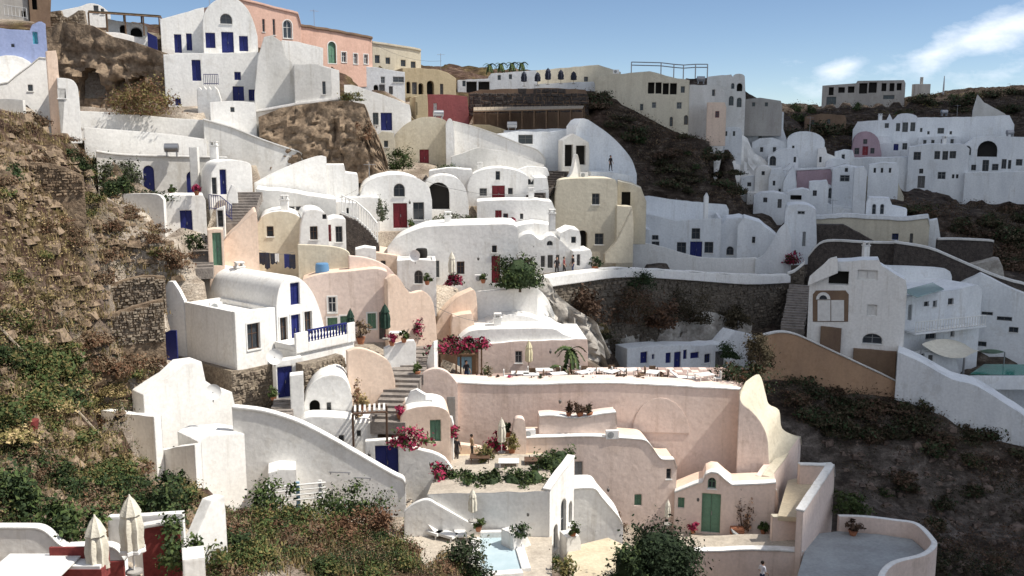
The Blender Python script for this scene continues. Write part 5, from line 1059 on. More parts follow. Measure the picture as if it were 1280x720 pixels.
# lines of sight to the visible feet of buildings stay clear
gz2 = gz.reshape(SH)
for p in CLEAR:
    L = p.length; t = np.arange(.45, 1 - .2 / L, .35 / L); qx, qy, qz = p.x * t, p.y * t, p.z * t
    ix = np.searchsorted(xs, qx); iy = np.searchsorted(ys, qy)
    for dx_ in (-1, 0):
        for dy_ in (-1, 0):
            a, b = np.clip(iy + dy_, 0, SH[0] - 1), np.clip(ix + dx_, 0, SH[1] - 1)
            np.minimum.at(gz2, (a, b), qz - .12)
gz = gz2.ravel()
nv = len(gx); me = bpy.data.meshes.new('hillside')
me.vertices.add(nv); me.vertices.foreach_set('co', np.c_[gx, gy, gz].astype(np.float32).ravel())
R, Cc = SH; ii = (np.arange(R - 1)[:, None] * Cc + np.arange(Cc - 1)[None]).ravel(); quads = np.c_[ii, ii + 1, ii + 1 + Cc, ii + Cc].astype(np.int32)
me.loops.add(quads.size); me.loops.foreach_set('vertex_index', quads.ravel()); me.polygons.add(len(quads))
me.polygons.foreach_set('loop_start', np.arange(0, quads.size, 4, dtype=np.int32)); me.polygons.foreach_set('loop_total', np.full(len(quads), 4, np.int32))
me.update(); me.validate(); me.shade_smooth()
# soil kinds: r = village paving, g = dark volcanic scrub of the far slopes
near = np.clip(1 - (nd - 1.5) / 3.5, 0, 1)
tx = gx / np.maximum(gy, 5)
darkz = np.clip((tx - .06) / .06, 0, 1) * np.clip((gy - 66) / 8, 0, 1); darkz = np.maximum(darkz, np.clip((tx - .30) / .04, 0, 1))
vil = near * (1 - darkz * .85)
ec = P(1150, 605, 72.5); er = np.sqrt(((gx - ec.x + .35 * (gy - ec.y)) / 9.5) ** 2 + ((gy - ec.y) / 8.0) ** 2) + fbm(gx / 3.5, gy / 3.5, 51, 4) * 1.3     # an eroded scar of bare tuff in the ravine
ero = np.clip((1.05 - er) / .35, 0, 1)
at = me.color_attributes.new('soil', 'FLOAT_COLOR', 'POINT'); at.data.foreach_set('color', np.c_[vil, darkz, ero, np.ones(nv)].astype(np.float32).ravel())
def soil():
    m = bpy.data.materials.new('SOIL'); m.use_nodes = True; n, l = m.node_tree.nodes, m.node_tree.links; b = n['Principled BSDF']; b.inputs['Roughness'].default_value = .95; b.inputs['Specular IOR Level'].default_value = .1
    geo = n.new('ShaderNodeNewGeometry')
    def noise(sc, det=6): x = n.new('ShaderNodeTexNoise'); x.inputs['Scale'].default_value = sc; x.inputs['Detail'].default_value = det; x.inputs['Roughness'].default_value = .65; l.new(geo.outputs['Position'], x.inputs['Vector']); return x.outputs[0]
    def ramp(v, stops):
        r = n.new('ShaderNodeValToRGB'); e = r.color_ramp.elements
        e[0].position, e[0].color = stops[0][0], stops[0][1] + (1,); e[1].position, e[1].color = stops[-1][0], stops[-1][1] + (1,)
        for p, c in stops[1:-1]: k = e.new(p); k.color = c + (1,)
        l.new(v, r.inputs[0]); return r.outputs[0]
    def mixc(f, a, b2, mode='MIX'):
        x = n.new('ShaderNodeMix'); x.data_type = 'RGBA'; x.blend_type = mode
        if isinstance(f, float): x.inputs[0].default_value = f
        else: l.new(f, x.inputs[0])
        l.new(a, x.inputs[6]); l.new(b2, x.inputs[7]); return x.outputs[2]
    def layered(sc, zs):
        mp = n.new('ShaderNodeMapping'); mp.inputs['Scale'].default_value = (1, 1, zs); mp.inputs['Rotation'].default_value = (.12, -.1, 0); l.new(geo.outputs['Position'], mp.inputs[0])
        x = n.new('ShaderNodeTexNoise'); x.inputs['Scale'].default_value = sc; x.inputs['Detail'].default_value = 8; x.inputs['Roughness'].default_value = .68; l.new(mp.outputs[0], x.inputs['Vector']); return x.outputs[0]
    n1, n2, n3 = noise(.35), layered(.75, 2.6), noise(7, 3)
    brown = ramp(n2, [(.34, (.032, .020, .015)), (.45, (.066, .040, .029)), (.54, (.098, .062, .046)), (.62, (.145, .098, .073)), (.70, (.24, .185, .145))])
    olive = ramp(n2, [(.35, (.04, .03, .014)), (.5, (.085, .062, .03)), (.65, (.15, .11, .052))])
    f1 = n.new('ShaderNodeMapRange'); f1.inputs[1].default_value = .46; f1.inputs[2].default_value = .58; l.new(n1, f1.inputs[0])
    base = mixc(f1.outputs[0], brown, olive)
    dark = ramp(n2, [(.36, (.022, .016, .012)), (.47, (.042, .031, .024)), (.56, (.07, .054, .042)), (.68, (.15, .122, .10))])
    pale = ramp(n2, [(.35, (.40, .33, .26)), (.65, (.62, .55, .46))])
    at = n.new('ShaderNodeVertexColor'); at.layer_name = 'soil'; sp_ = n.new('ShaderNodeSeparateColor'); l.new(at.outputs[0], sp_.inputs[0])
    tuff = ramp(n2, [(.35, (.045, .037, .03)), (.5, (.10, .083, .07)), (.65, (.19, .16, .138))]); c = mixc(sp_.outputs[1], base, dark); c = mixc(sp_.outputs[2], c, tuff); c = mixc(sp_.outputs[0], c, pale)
    g = ramp(n3, [(.3, (.62, .62, .62)), (.7, (1.2, 1.2, 1.2))]); c = mixc(1.0, c, g, 'MULTIPLY')
    l.new(c, b.inputs['Base Color'])
    bp = n.new('ShaderNodeBump'); bp.inputs['Strength'].default_value = .9; bp.inputs['Distance'].default_value = .35; ad = n.new('ShaderNodeMath'); ad.operation = 'ADD'; l.new(n2, ad.inputs[0])
    mm = n.new('ShaderNodeMath'); mm.operation = 'MULTIPLY'; mm.inputs[1].default_value = .35; l.new(n3, mm.inputs[0]); l.new(mm.outputs[0], ad.inputs[1]); l.new(ad.outputs[0], bp.inputs['Height']); l.new(bp.outputs[0], b.inputs['Normal'])
    return m
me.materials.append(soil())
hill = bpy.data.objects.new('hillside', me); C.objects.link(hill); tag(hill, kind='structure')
def ground(x, y):
    i = np.clip(np.searchsorted(xs, x) - 1, 0, len(xs) - 2); j = np.clip(np.searchsorted(ys, y) - 1, 0, len(ys) - 2)
    a = (x - xs[i]) / (xs[i + 1] - xs[i]); b = (y - ys[j]) / (ys[j + 1] - ys[j]); g = gz.reshape(SH)
    return (g[j, i] * (1 - a) + g[j, i + 1] * a) * (1 - b) + (g[j + 1, i] * (1 - a) + g[j + 1, i + 1] * a) * b
def onground(px, py, t0=12, t1=330):
    r = ray(px, py); t = np.arange(t0, t1, .3); z = ground(r.x * t, r.y * t); k = np.nonzero(z > r.z * t)[0]
    if not len(k): return None
    t = t[k[0]]; return Vector((r.x * t, r.y * t, float(ground(np.array([r.x * t]), np.array([r.y * t]))[0])))
def lf(px, py, z): r = ray(px, py); return r * (z / r.z)
# ================================================================== PLANTS
def leafcloud(seed, n, rad, leaf, m, clumps=14, m2=None, f2=0.0, stems=True, flat=.55, up=.35, spread=.22, core=0):
    r = random.Random(seed); mb = MB()
    cl = []
    for _ in range(clumps):
        while True:
            p = Vector((r.uniform(-1, 1), r.uniform(-1, 1), r.uniform(-flat, 1)))
            if .35 < p.length < 1: break
        cl.append((p, r.uniform(.6, 1.3)))
    for i in range(n):
        c, k = r.choice(cl); d = Vector((r.gauss(0, 1), r.gauss(0, 1), r.gauss(0, 1))) * spread * k
        p = c + d; p = Vector((p.x * rad[0], p.y * rad[1], max(p.z, -.5) * rad[2] * .75 + rad[2] * .42))
        if p.z < 0: p.z = r.uniform(0, .2) * rad[2]
        nrm = (Vector((c.x, c.y, c.z + up)) + Vector((r.gauss(0, .7), r.gauss(0, .7), r.gauss(0, .7)))).normalized(); q = nrm.to_track_quat('Z', 'Y')
        a = r.uniform(0, pi); s = leaf * r.choice((.45, .6, .8, 1, 1.3, 1.8)) * (1.15 - .25 * k); b = len(mb.v)
        for x, y in ((-s, -s * .5), (s * .9, -s * .4), (s, s * .5), (-s * .7, s * .55)):
            mb.v.append(tuple(p + q @ Vector((x * cos(a) - y * sin(a), x * sin(a) + y * cos(a), r.uniform(-.2, .2) * s))))
        mb.face([b, b + 1, b + 2, b + 3], m2 if m2 and r.random() < f2 else m)
    if core:
        b = len(mb.v); nn, mm = 10, 6
        for i in range(mm + 1):
            for k in range(nn):
                t = pi * i / mm; a = 2 * pi * k / nn; q = Vector((sin(t) * cos(a), sin(t) * sin(a), cos(t))); s_ = core * (1 + .35 * mnoise.noise(q * 1.7 + Vector((seed, 0, 0)))); mb.v.append((q.x * s_ * rad[0], q.y * s_ * rad[1], max(0, (q.z * s_ * .75 + .42)) * rad[2]))
        for i in range(mm):
            for k in range(nn): mb.face([b + i * nn + k, b + i * nn + (k + 1) % nn, b + (i + 1) * nn + (k + 1) % nn, b + (i + 1) * nn + k], m)
    for _ in range(5 if stems else 0):      # bare twigs standing out of the leaves
        c, k = r.choice(cl); e = Vector((c.x * rad[0] * 1.25, c.y * rad[1] * 1.25, max(.2, c.z * .9 + .5) * rad[2])); mb.tube([(c.x * .4 * rad[0], c.y * .4 * rad[1], rad[2] * .3), tuple(e)], [.018, .006], 'BARK', 3)
    if stems:
        for c, k in cl[:7]:
            mb.tube([(0, 0, -.1), (c.x * rad[0] * .4, c.y * rad[1] * .4, rad[2] * .3), (c.x * rad[0] * .8, c.y * rad[1] * .8, max(.15, c.z * .75 + .42) * rad[2])], [.035, .025, .012], 'BARK', 4)
    return mb
def plant(name, label, p, rad, m, cat='bush', n=1400, leaf=.07, seed=None, group=None, **k):
    o = leafcloud(seed if seed is not None else rnd.randrange(10 ** 6), n, rad, leaf, m, **k).obj(name, None, p, rnd.uniform(0, 6), smooth=False)
    return tag(o, label, cat, group)
def tree(label, p, h, rad, m, name='tree', n=5200, leaf=.07, tr=.12, seed=1, zc=.0, m2=None, f2=0):
    rt = empty(name, p, 0, label, 'tree'); q = MB(); r = random.Random(seed)
    q.tube([(0, 0, -.4), (.06, .02, h * .35), (-.04, .05, h * .62), (0, 0, h * .85)], [tr, tr * .8, tr * .55, tr * .2], 'BARK', 8)
    for i in range(7):
        a = i * 2.4; z = h * (.3 + .07 * i); q.tube([(0, 0, z), (cos(a) * rad[0] * .4, sin(a) * rad[1] * .4, z + h * .12), (cos(a) * rad[0] * .75, sin(a) * rad[1] * .75, z + h * .2)], [tr * .45, tr * .3, .02], 'BARK', 5)
    q.obj('trunk', rt); leafcloud(seed, n, rad, leaf, m, clumps=26, m2=m2, f2=f2, stems=False, flat=.8, spread=.24, core=.72).obj('crown', rt, (0, 0, h - rad[2] * 1.25), smooth=False)
    return rt
# named plants
tree('dark green bushy tree leaning against the long white house', P(650, 359, 75.5), 2.75, (1.6, 1.3, 2.15), 'LD', seed=4, m2='LG', f2=.35, n=6500, leaf=.085)
tree('olive tree with greyish leaves beside the arched blue door', P(148, 246, 76), 2.9, (1.5, 1.3, 1.6), 'LV', seed=5, m2='LG', f2=.3, n=4500, leaf=.08)
def dense(label, px, py, Y, rad, m, **k): return plant('bush', label, P(px, py, Y), rad, m, **k)
dense('large dark round tree like bush in front of the green door', 826, 722, 47, (2.05, 1.8, 2.3), 'LN', n=12000, leaf=.065, clumps=50, m2='LD', f2=.25, core=.8, cat='bush', seed=21)
dense('dark green bush with pale flowers beside the yellow court', 786, 730, 46, (1.3, 1.1, 1.7), 'LD', core=.7, n=3400, leaf=.07, seed=22, m2='LG', f2=.25)
dense('big russet brown bush in front of the cave mouths', 176, 144, 88, (3.1, 1.8, 2.5), 'LR', n=7000, leaf=.075, clumps=26, m2='LO', f2=.45, seed=23)
dense('tall green fern like bush beside the curved vault house', 503, 212, 97, (1.5, 1.1, 1.7), 'LG', n=2600, leaf=.07, seed=24)
dense('dark bush growing from the top of the retaining wall', 798, 362, 88, (1.3, .9, 1.9), 'LD', n=1800, leaf=.07, seed=25)
dense('round clipped tree like shrub beside the dark cave house door', 912, 446, 86, (1.1, .9, 1.1), 'LD', n=1800, leaf=.07, seed=26)
dense('green scrub bush covering the end of the restaurant terrace', 928, 484, 67, (2.1, 1.6, 1.5), 'LD', n=3600, leaf=.07, seed=27, m2='LR', f2=.25)
dense('dark tall scrub bush climbing behind the restaurant terrace end', 948, 462, 73, (1.6, 1.2, 2.6), 'LK', n=3400, leaf=.07, seed=28)
dense('green bush below the far end of the roof terrace', 1062, 642, 60, (1.3, 1.0, 1.1), 'LG', n=2000, leaf=.07, seed=29)
dense('brownish bush hanging at the middle of the stone retaining wall', 790, 402, 86.5, (3.0, 1.6, 2.4), 'LKR', n=4000, leaf=.07, seed=30, m2='LK', f2=.4)
dense('dark bush hanging under the long retaining wall', 862, 404, 91.5, (2.7, 1.5, 3.0), 'LK', n=4000, leaf=.07, seed=31)
dense('rust brown bush at the inner end of the stone retaining wall', 742, 404, 83, (2.2, 1.4, 2.6), 'LKR', n=1600, leaf=.13, seed=41)
dense('reddish bush between the two dark bushes of the retaining wall', 828, 406, 89, (2.2, 1.4, 2.0), 'LKR', n=1600, leaf=.13, seed=42, m2='LR', f2=.3)
dense('low dark bush near the round bastion wall', 915, 404, 95, (2.4, 1.4, 1.5), 'LK', n=1500, leaf=.13, seed=43)
dense('green bush growing beside the broken arch', 562, 284, 86, (2.1, 1.2, 1.0), 'LV', n=2000, leaf=.07, seed=32, m2='LG', f2=.4)
dense('leafy green bush beside the pool loungers', 440, 648, 48.5, (1.7, 1.4, 1.6), 'LG', n=4400, leaf=.06, seed=33, m2='LD', f2=.4)
dense('leafy dark green shrub under the white slat fence', 343, 638, 47, (1.1, .9, 1.3), 'LG', n=1300, leaf=.08, seed=34, m2='LD', f2=.4)
dense('grey green shrub growing in front of the pool edge', 585, 712, 46.5, (1.3, 1.0, 1.3), 'LD', n=2800, leaf=.06, seed=35, m2='LV', f2=.3)
dense('small clipped round bush on the pool corner wall', 650, 668, 50.5, (.5, .5, .6), 'LD', n=500, leaf=.06, seed=36)
dense('red brown bush on the slope below the leafy green bush', 452, 684, 44.5, (2.1, 1.4, 1.4), 'LR', n=4400, leaf=.06, seed=37)
dense('dark bush behind the white scalloped parapet', 88, 684, 30.5, (1.6, 1.0, 1.3), 'LG', n=2600, leaf=.065, seed=38, m2='LD', f2=.4)
dense('glossy green bush beside the red planked panel', 226, 706, 31, (.9, .7, 1.5), 'LG', n=1900, leaf=.06, seed=39, m2='LD', f2=.3)
dense('dark green rounded bush behind the taller parasol', 205, 646, 37, (1.3, 1.0, 1.4), 'LD', n=2400, leaf=.07, seed=40, m2='LG', f2=.3)
dense('dark leafy bush at the edge below the dusty clearing', 6, 640, 32, (1.4, 1.0, 1.5), 'LD', n=2400, leaf=.07, seed=41, m2='LG', f2=.4)
def hedge():
    f = Fac(552, 612, 56, -6); n = 0
    for i, (px, py, Y, rx, rz) in enumerate([(566, 612, 55, 1.2, .9), (590, 612, 54.5, 1.2, .85), (615, 612, 54.2, 1.2, .8), (642, 611, 54, 1.2, .85), (668, 610, 54, 1.1, 1.1), (688, 598, 56, 1.0, 1.3), (700, 586, 58, 1.0, 1.2)]):
        dense(['hedge bush at the magenta blossom end of the seating terrace', 'hedge bush next to the blossom on the terrace edge', 'hedge bush above the closed white parasol', 'hedge bush halfway along the white terrace edge', 'hedge bush before the corner of the white terrace', 'hedge bush at the corner above the arched flank', 'hedge bush at the inner end of the arched flank'][i], px, py, Y, (rx, .8, rz), 'LD', n=1800, leaf=.07, seed=60 + i, m2='LG', f2=.45, core=.7)
hedge()
for i, (lb, px, py, Y, rad) in enumerate([
    ('magenta bougainvillea climbing by the upper steps', 521, 424, 69, (.8, .6, 1.5)), ('magenta bougainvillea over the dark restaurant pergola', 560, 442, 66, (1.6, .9, .9)), ('magenta bougainvillea spilling at the restaurant house corner', 592, 438, 67, (1.2, .8, .8)),
    ('magenta bougainvillea in front of the small rounded hut', 512, 558, 55.2, (1.1, .8, .9)), ('magenta bougainvillea on the court wall end', 550, 604, 55, (.6, .5, 1.1)), ('dusky red bougainvillea against the pink wall by the parasol', 620, 562, 60.5, (.7, .5, 1.0)), ('pink flowered shrub below the dark red door', 568, 356, 74, (.7, .5, .7)), ('magenta shrub inside the round white end wall', 992, 330, 106, (1.1, .6, 1.2))]):
    plant('bougainvillea', lb, P(px, py, Y), rad, 'LM', 'bougainvillea', n=900, leaf=.085, seed=80 + i, m2='LD' if i != 3 else 'LG', f2=.35)
plant('creeper', 'rusty orange creeper on the rounded peach wall', P(446, 522, 58.6), (.45, .35, 2.0), 'LS', 'creeper', n=600, leaf=.07, seed=95, m2='LR', f2=.6)
plant('creeper', 'dark creeper beside the red door of the vault', P(478, 276, 82), (.7, .4, 1.8), 'LV', 'creeper', n=1000, leaf=.06, seed=96, m2='LD', f2=.5)
plant('creeper', 'dried reddish climbing plant beside the green door', P(928, 664, 59.5), (.55, .3, 2.0), 'LKR', 'creeper', n=800, leaf=.06, seed=97, m2='LR', f2=.4)
# cypress like closed parasols, palms, pots
def parasol(label, p, h, m, r=.32, name='closed_parasol', skirt=False, group=None, band=None):
    rt = empty(name, p, 0, label, 'parasol', group)
    q = MB(); q.tube([(0, 0, 0), (0, 0, h * .98)], .03, 'WOODP' if m != 'CANV' else 'fW', 6); q.lathe([(.26, 0), (.26, .08), (.05, .1)], 'GR', 12); q.obj('pole', rt)
    q = MB(); pr = [(r * .55, h * .30), (r * 1.0, h * .34), (r * .92, h * .45), (r * 1.02, h * .58), (r * .85, h * .72), (r * .5, h * .8)]
    q.lathe(pr, m, 32, fold=.16, foldn=8)
    q.obj('canopy', rt)
    q = MB(); q.lathe([(r * .95, h * .77), (r * .92, h * .785), (r * .45, h * .93), (r * .12, h * .99), (.02, h * 1.02)], m, 24, fold=.10, foldn=8); q.obj('top_flap', rt)
    if band: q = MB(); q.lathe([(r * .95, h * .27), (r * 1.08, h * .285), (r * 1.06, h * .32), (r * .9, h * .335)], band, 32, fold=.14, foldn=8); q.obj('skirt', rt)
    return rt
parasol('taller closed off white parasol with a patterned hem beside the red panel', P(168, 716, 28.5), 2.55, 'CANV', .34, band='CUSH')
parasol('shorter closed off white parasol in front of the scalloped parapet', P(125, 742, 27.5), 2.5, 'CANV', .32)
parasol('closed cream parasol on the pool terrace', P(591, 652, 51.5), 1.9, 'CANV', .22)
parasol('closed cream parasol standing beside the restaurant house', P(661, 464, 69), 2.3, 'CANVY', .25)
parasol('closed white parasol before the long white house', P(565, 353, 74), 2.4, 'CANV', .25)
parasol('closed dark green parasol near the green framed door of the pink house', P(439, 432, 65.6), 2.6, 'CANVG', .28)
parasol('closed dark green parasol by the dark courtyard door', P(482, 424, 66), 2.5, 'CANVG', .32)
parasol('closed grey white parasol near the people on the seating terrace', P(627, 566, 59), 2.3, 'CANV', .24)
parasol('small closed white parasol beside the large dark round bush', P(834, 656, 58.6), 1.7, 'CANV', .17)
for i, (x, y0, y1) in enumerate([(655, 90, 108), (672, 91, 107), (685, 86, 106), (701, 88, 105), (717, 90, 105)]):
    H_ = (y1 - y0) * 146 / F
    parasol(['closed dark parasol beside the white hotel on the skyline', 'second dark parasol from the white hotel on the skyline', 'tallest closed dark parasol on the skyline terrace', 'closed dark parasol between the tallest one and the cream hotel', 'closed dark parasol in front of the cream hotel terrace end'][i], P(x, y1, 145), H_, 'CANVD', .4, group='dark parasols on the skyline terrace')
def palm(label, p, h, n=12, L=1.2):
    rt = empty('palm_tree', p, 0, label, 'palm'); q = MB(); q.tube([(0, 0, -.2), (.05, 0, h * .5), (0, .04, h)], [.14, .11, .09], 'BARK', 8); q.obj('trunk', rt)
    for i in range(n):
        a = i * 2.399; e = .9 - (i % 4) * .4; mb = MB(); pts = []
        for k in range(7):
            t = k / 6; pts.append(Vector((cos(a) * L * t, sin(a) * L * t, h + L * (e * t - 1.1 * t * t))))
        for k in range(6):
            for s_ in (-1, 1):
                side = Vector((-sin(a), cos(a), -.35)) * s_ * .28 * L * (1 - .7 * k / 6); b = len(mb.v)
                mb.v += [tuple(pts[k]), tuple(pts[k + 1]), tuple(pts[k + 1] + side), tuple(pts[k] + side * .55)]; mb.face([b, b + 1, b + 2, b + 3], 'LD' if s_ > 0 else 'LG')
        mb.obj('frond', rt, smooth=False)
    return rt
palm('small palm tree in front of the restaurant house', P(713, 462, 69.2), 1.5)
palm('bushy dwarf palm among the restaurant tables', P(700, 468, 68.2), .5, L=.9)
for i, (x, y, hh) in enumerate([(612, 88, .8), (626, 88, .9), (640, 88, 1.0), (652, 87, .9)]):
    palm(['dark palm at the outer end of the skyline hotel roof', 'second dark palm on the skyline hotel roof', 'third dark palm on the skyline hotel roof', 'dark palm beside the skyline parasols'][i], P(x, y, 150), hh, L=1.05)
def pot(label, p, r, h, m='LD', pr=(.4, .4, .5), n=350, seed=1, pm='TERRA'):
    rt = empty('potted_plant', p, 0, label, 'potted plant'); q = MB(); q.lathe([(r * .65, 0), (r * .95, h * .6), (r, h * .9), (r * 1.12, h * .9), (r * 1.12, h), (r * .8, h)], pm, 14); q.obj('pot', rt)
    leafcloud(seed, n, pr, .05 + .05 * pr[0], m, clumps=9, stems=True).obj('foliage', rt, (0, 0, h * .9), smooth=False); return rt
pot('slim potted plant on the curved pink planter', P(711, 521, 61.2), .17, .3, 'LKR', (.25, .25, .6), seed=3); pot('largest round potted plant on the curved pink planter', P(725, 521, 61.2), .24, .35, 'LKR', (.4, .4, .6), seed=4); pot('darkest potted plant on the curved pink planter', P(737, 521, 61.2), .2, .3, 'LK', (.3, .3, .5), seed=5)
pot('potted red brown plant on the pink corner wall', P(982, 689, 57), .25, .3, 'LKR', (.4, .4, .45), seed=6); pot('potted red plant on the far corner of the paved terrace', lf(1066, 669, zq), .28, .35, 'LKR', (.5, .45, .6), seed=7); pot('potted plant beside the courtyard steps', P(640, 566, 59), .25, .4, 'LO', (.5, .4, .7), seed=8)
pot('potted shrub by the dark gateposts', P(634, 546, 60.5), .25, .35, 'LD', (.4, .4, .8), seed=9); pot('potted plant beside the white hut by the curving forecourt', P(744, 338, 86.2), .3, .4, 'LD', (.6, .5, .7), seed=10); pot('bushy pot in the pink courtyard beside the parasols', P(451, 430, 65.4), .3, .5, 'LB2', (.8, .7, .9), seed=11)
pot('small plant pot on the restaurant terrace edge', P(776, 480, 66), .22, .3, 'LKR', (.4, .4, .4), seed=12); pot('second plant pot on the restaurant terrace edge', P(800, 480, 66), .2, .3, 'LKR', (.35, .35, .3), seed=13); pot('plant pot at the middle of the restaurant terrace', P(822, 474, 68), .22, .3, 'LKR', (.4, .4, .45), seed=14)
pot('potted plant on the white wall next to the pergola slats', P(455, 512, 58), .2, .3, 'LS', (.3, .3, .5), seed=15)
for i, (lb, x, y, Y, m) in enumerate([('terracotta flower pot on the lowest broad steps', 500, 524, 57.6, 'LM'), ('terracotta herb pot at the turn of the broad steps', 522, 470, 62.8, 'LG'), ('terracotta pot on the low white courtyard wall', 505, 428, 64.4, 'LG'), ('second terracotta pot on the low white courtyard wall', 490, 432, 64.3, 'LM'), ('flower pot before the dark green door', 866, 666, 59.6, 'LM'), ('flower pot against the pink arched niche', 954, 667, 59.2, 'LG'), ('pot on the white step block in the yellow court', 716, 671, 52.3, 'LG'), ('pot beside the red vault door', 514, 286, 83.2, 'LG'), ('pot in front of the white terrace house door', 640, 282, 92.4, 'LM'), ('pot by the small window of the white hut', 534, 356, 72.8, 'LG'), ('pot below the arched blue doors', 215, 244, 78.6, 'LG'), ('pot on the ledge of the blue door block', 246, 244, 73.4, 'LM'), ('pot beside the dark red door of the long house', 604, 354, 76.2, 'LG'), ('pot on the pool deck beside the curved wall', 598, 664, 51.6, 'LG'), ('pot by the blue cellar door', 342, 500, 58.6, 'LG')]):
    pot(lb, P(x, y, Y), .2, .32, m, (.32, .32, .45), seed=400 + i, n=300)
# skyline trees and scrub scattered over the slopes
VAR = {}
def variants(key, n, rad, leaf, m, **k):
    VAR[key] = [leafcloud(200 + i + len(VAR) * 10, n, (rad[0] * rnd.uniform(.8, 1.2), rad[1] * rnd.uniform(.8, 1.2), rad[2] * rnd.uniform(.75, 1.2)), leaf, m, clumps=18, spread=.24, **k).mesh('bush', smooth=False) for i in range(3)]
variants('green', 1500, (.75, .7, .6), .042, 'LG', m2='LO', f2=.35); variants('dark', 1600, (.8, .75, .65), .045, 'LD', m2='LG', f2=.3); variants('russet', 1400, (.8, .7, .5), .042, 'LR', m2='LB2', f2=.4)
variants('straw', 1300, (.75, .75, .45), .04, 'LS', m2='LO', f2=.5); variants('brown', 1400, (.85, .75, .5), .042, 'LB2', m2='LR', f2=.35); variants('olive', 1400, (.8, .7, .5), .042, 'LO', m2='LG', f2=.4)
variants('black', 1300, (1.2, 1.1, .75), .085, 'LK', m2='LD', f2=.3); variants('blackred', 1300, (1.2, 1.1, .65), .085, 'LKR', m2='LK', f2=.4)
SCRUB = {}
LOOK = {'green': 'green leafy bush', 'dark': 'dark green bush', 'russet': 'russet dry bush', 'straw': 'straw coloured tuft', 'brown': 'grey brown dry bush', 'olive': 'olive bush', 'black': 'blackish bush', 'blackred': 'dark reddish bush'}
def scatter(poly, n, keys, where, smin, smax, group='scrub bushes on the slopes'):
    x0, x1 = min(p[0] for p in poly), max(p[0] for p in poly); y0, y1 = min(p[1] for p in poly), max(p[1] for p in poly); k = 0; tries = 0
    while k < n and tries < n * 12:
        tries += 1; x, y = rnd.uniform(x0, x1), rnd.uniform(y0, y1)
        if not inpoly(x, y, poly): continue
        p = onground(x, y)
        if p is None: continue
        key = rnd.choice(keys); o = bpy.data.objects.new('bush', rnd.choice(VAR[key])); C.objects.link(o); s = rnd.uniform(smin, smax)
        o.location = p - Vector((0, 0, .08)); o.rotation_euler = (0, 0, rnd.uniform(0, 6.28)); o.scale = (s, s * rnd.uniform(.8, 1.2), s * rnd.uniform(.7, 1.15)); tag(o, LOOK[key] + ' ' + where, 'bush', group + ' ' + where); k += 1; SCRUB.setdefault((key, where), []).append(o)
scatter([(0, 500), (60, 470), (120, 500), (110, 560), (0, 560)], 14, ['green', 'olive', 'dark', 'straw'], 'above the dusty clearing', .8, 1.5)
scatter([(0, 400), (110, 420), (190, 450), (180, 480), (0, 480)], 16, ['olive', 'russet', 'brown', 'green'], 'below the dry stone walls', .7, 1.4)
scatter([(110, 480), (180, 470), (170, 500), (140, 520), (150, 570), (240, 610), (240, 620), (120, 600)], 18, ['straw', 'russet', 'straw', 'olive'], 'by the shaded scrub wall', .6, 1.1)
scatter([(0, 440), (60, 440), (90, 480), (60, 500), (0, 500)], 9, ['green', 'dark', 'green'], 'in the shady slope hollow', 1.0, 1.7)
scatter([(0, 575), (120, 575), (240, 620), (250, 640), (200, 655), (0, 655)], 34, ['green', 'dark', 'dark', 'brown', 'green'], 'behind the two parasols', .7, 1.2)
scatter([(0, 240), (110, 240), (180, 280), (230, 330), (180, 340), (60, 390), (0, 390)], 16, ['russet', 'brown', 'olive', 'straw'], 'on the brown rocky shoulder', .6, 1.3)
scatter([(0, 150), (60, 150), (110, 190), (110, 240), (0, 240)], 12, ['russet', 'brown', 'dark', 'brown'], 'below the grey retaining wall', .7, 1.5)
scatter([(90, 195), (140, 205), (165, 240), (130, 250), (95, 230)], 8, ['dark', 'green'], 'beside the olive tree', 1.0, 1.7)
scatter([(150, 262), (200, 275), (232, 320), (225, 345), (185, 315)], 9, ['russet', 'russet', 'brown'], 'by the blue door block', .9, 1.5)
scatter([(180, 425), (225, 440), (230, 460), (190, 490), (170, 470)], 7, ['russet', 'brown', 'brown'], 'behind the dazzling white house', .8, 1.3)
scatter([(260, 650), (340, 640), (420, 655), (430, 690), (260, 690)], 20, ['green', 'olive', 'russet', 'brown', 'green', 'dark'], 'below the white slat fence', .7, 1.3)
scatter([(430, 660), (480, 670), (560, 700), (600, 725), (430, 725)], 16, ['green', 'olive', 'russet', 'russet', 'dark'], 'in front of the pool deck', .6, 1.1)
scatter([(250, 690), (430, 690), (430, 725), (250, 725)], 16, ['green', 'olive', 'brown', 'dark'], 'at the scrub bank foot', .7, 1.3)
scatter([(640, 708), (760, 708), (760, 725), (640, 725)], 6, ['green', 'dark', 'russet'], 'below the yellow court', .4, .8)
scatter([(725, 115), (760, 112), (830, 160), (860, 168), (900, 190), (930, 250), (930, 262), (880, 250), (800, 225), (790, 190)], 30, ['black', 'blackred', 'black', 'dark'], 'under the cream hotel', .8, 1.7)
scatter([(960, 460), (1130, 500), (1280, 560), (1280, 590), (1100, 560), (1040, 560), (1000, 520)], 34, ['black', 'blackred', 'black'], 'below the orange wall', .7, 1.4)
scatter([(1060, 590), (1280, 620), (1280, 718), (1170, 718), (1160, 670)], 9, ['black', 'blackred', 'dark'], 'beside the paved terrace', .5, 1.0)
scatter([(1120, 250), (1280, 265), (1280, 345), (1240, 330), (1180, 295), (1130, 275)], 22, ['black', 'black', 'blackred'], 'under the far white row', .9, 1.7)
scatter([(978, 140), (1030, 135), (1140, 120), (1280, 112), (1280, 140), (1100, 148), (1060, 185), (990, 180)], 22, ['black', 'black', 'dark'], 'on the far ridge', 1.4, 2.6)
scatter([(935, 255), (985, 258), (980, 275), (940, 275)], 4, ['black', 'dark'], 'behind the blue door house', 1.1, 1.6)
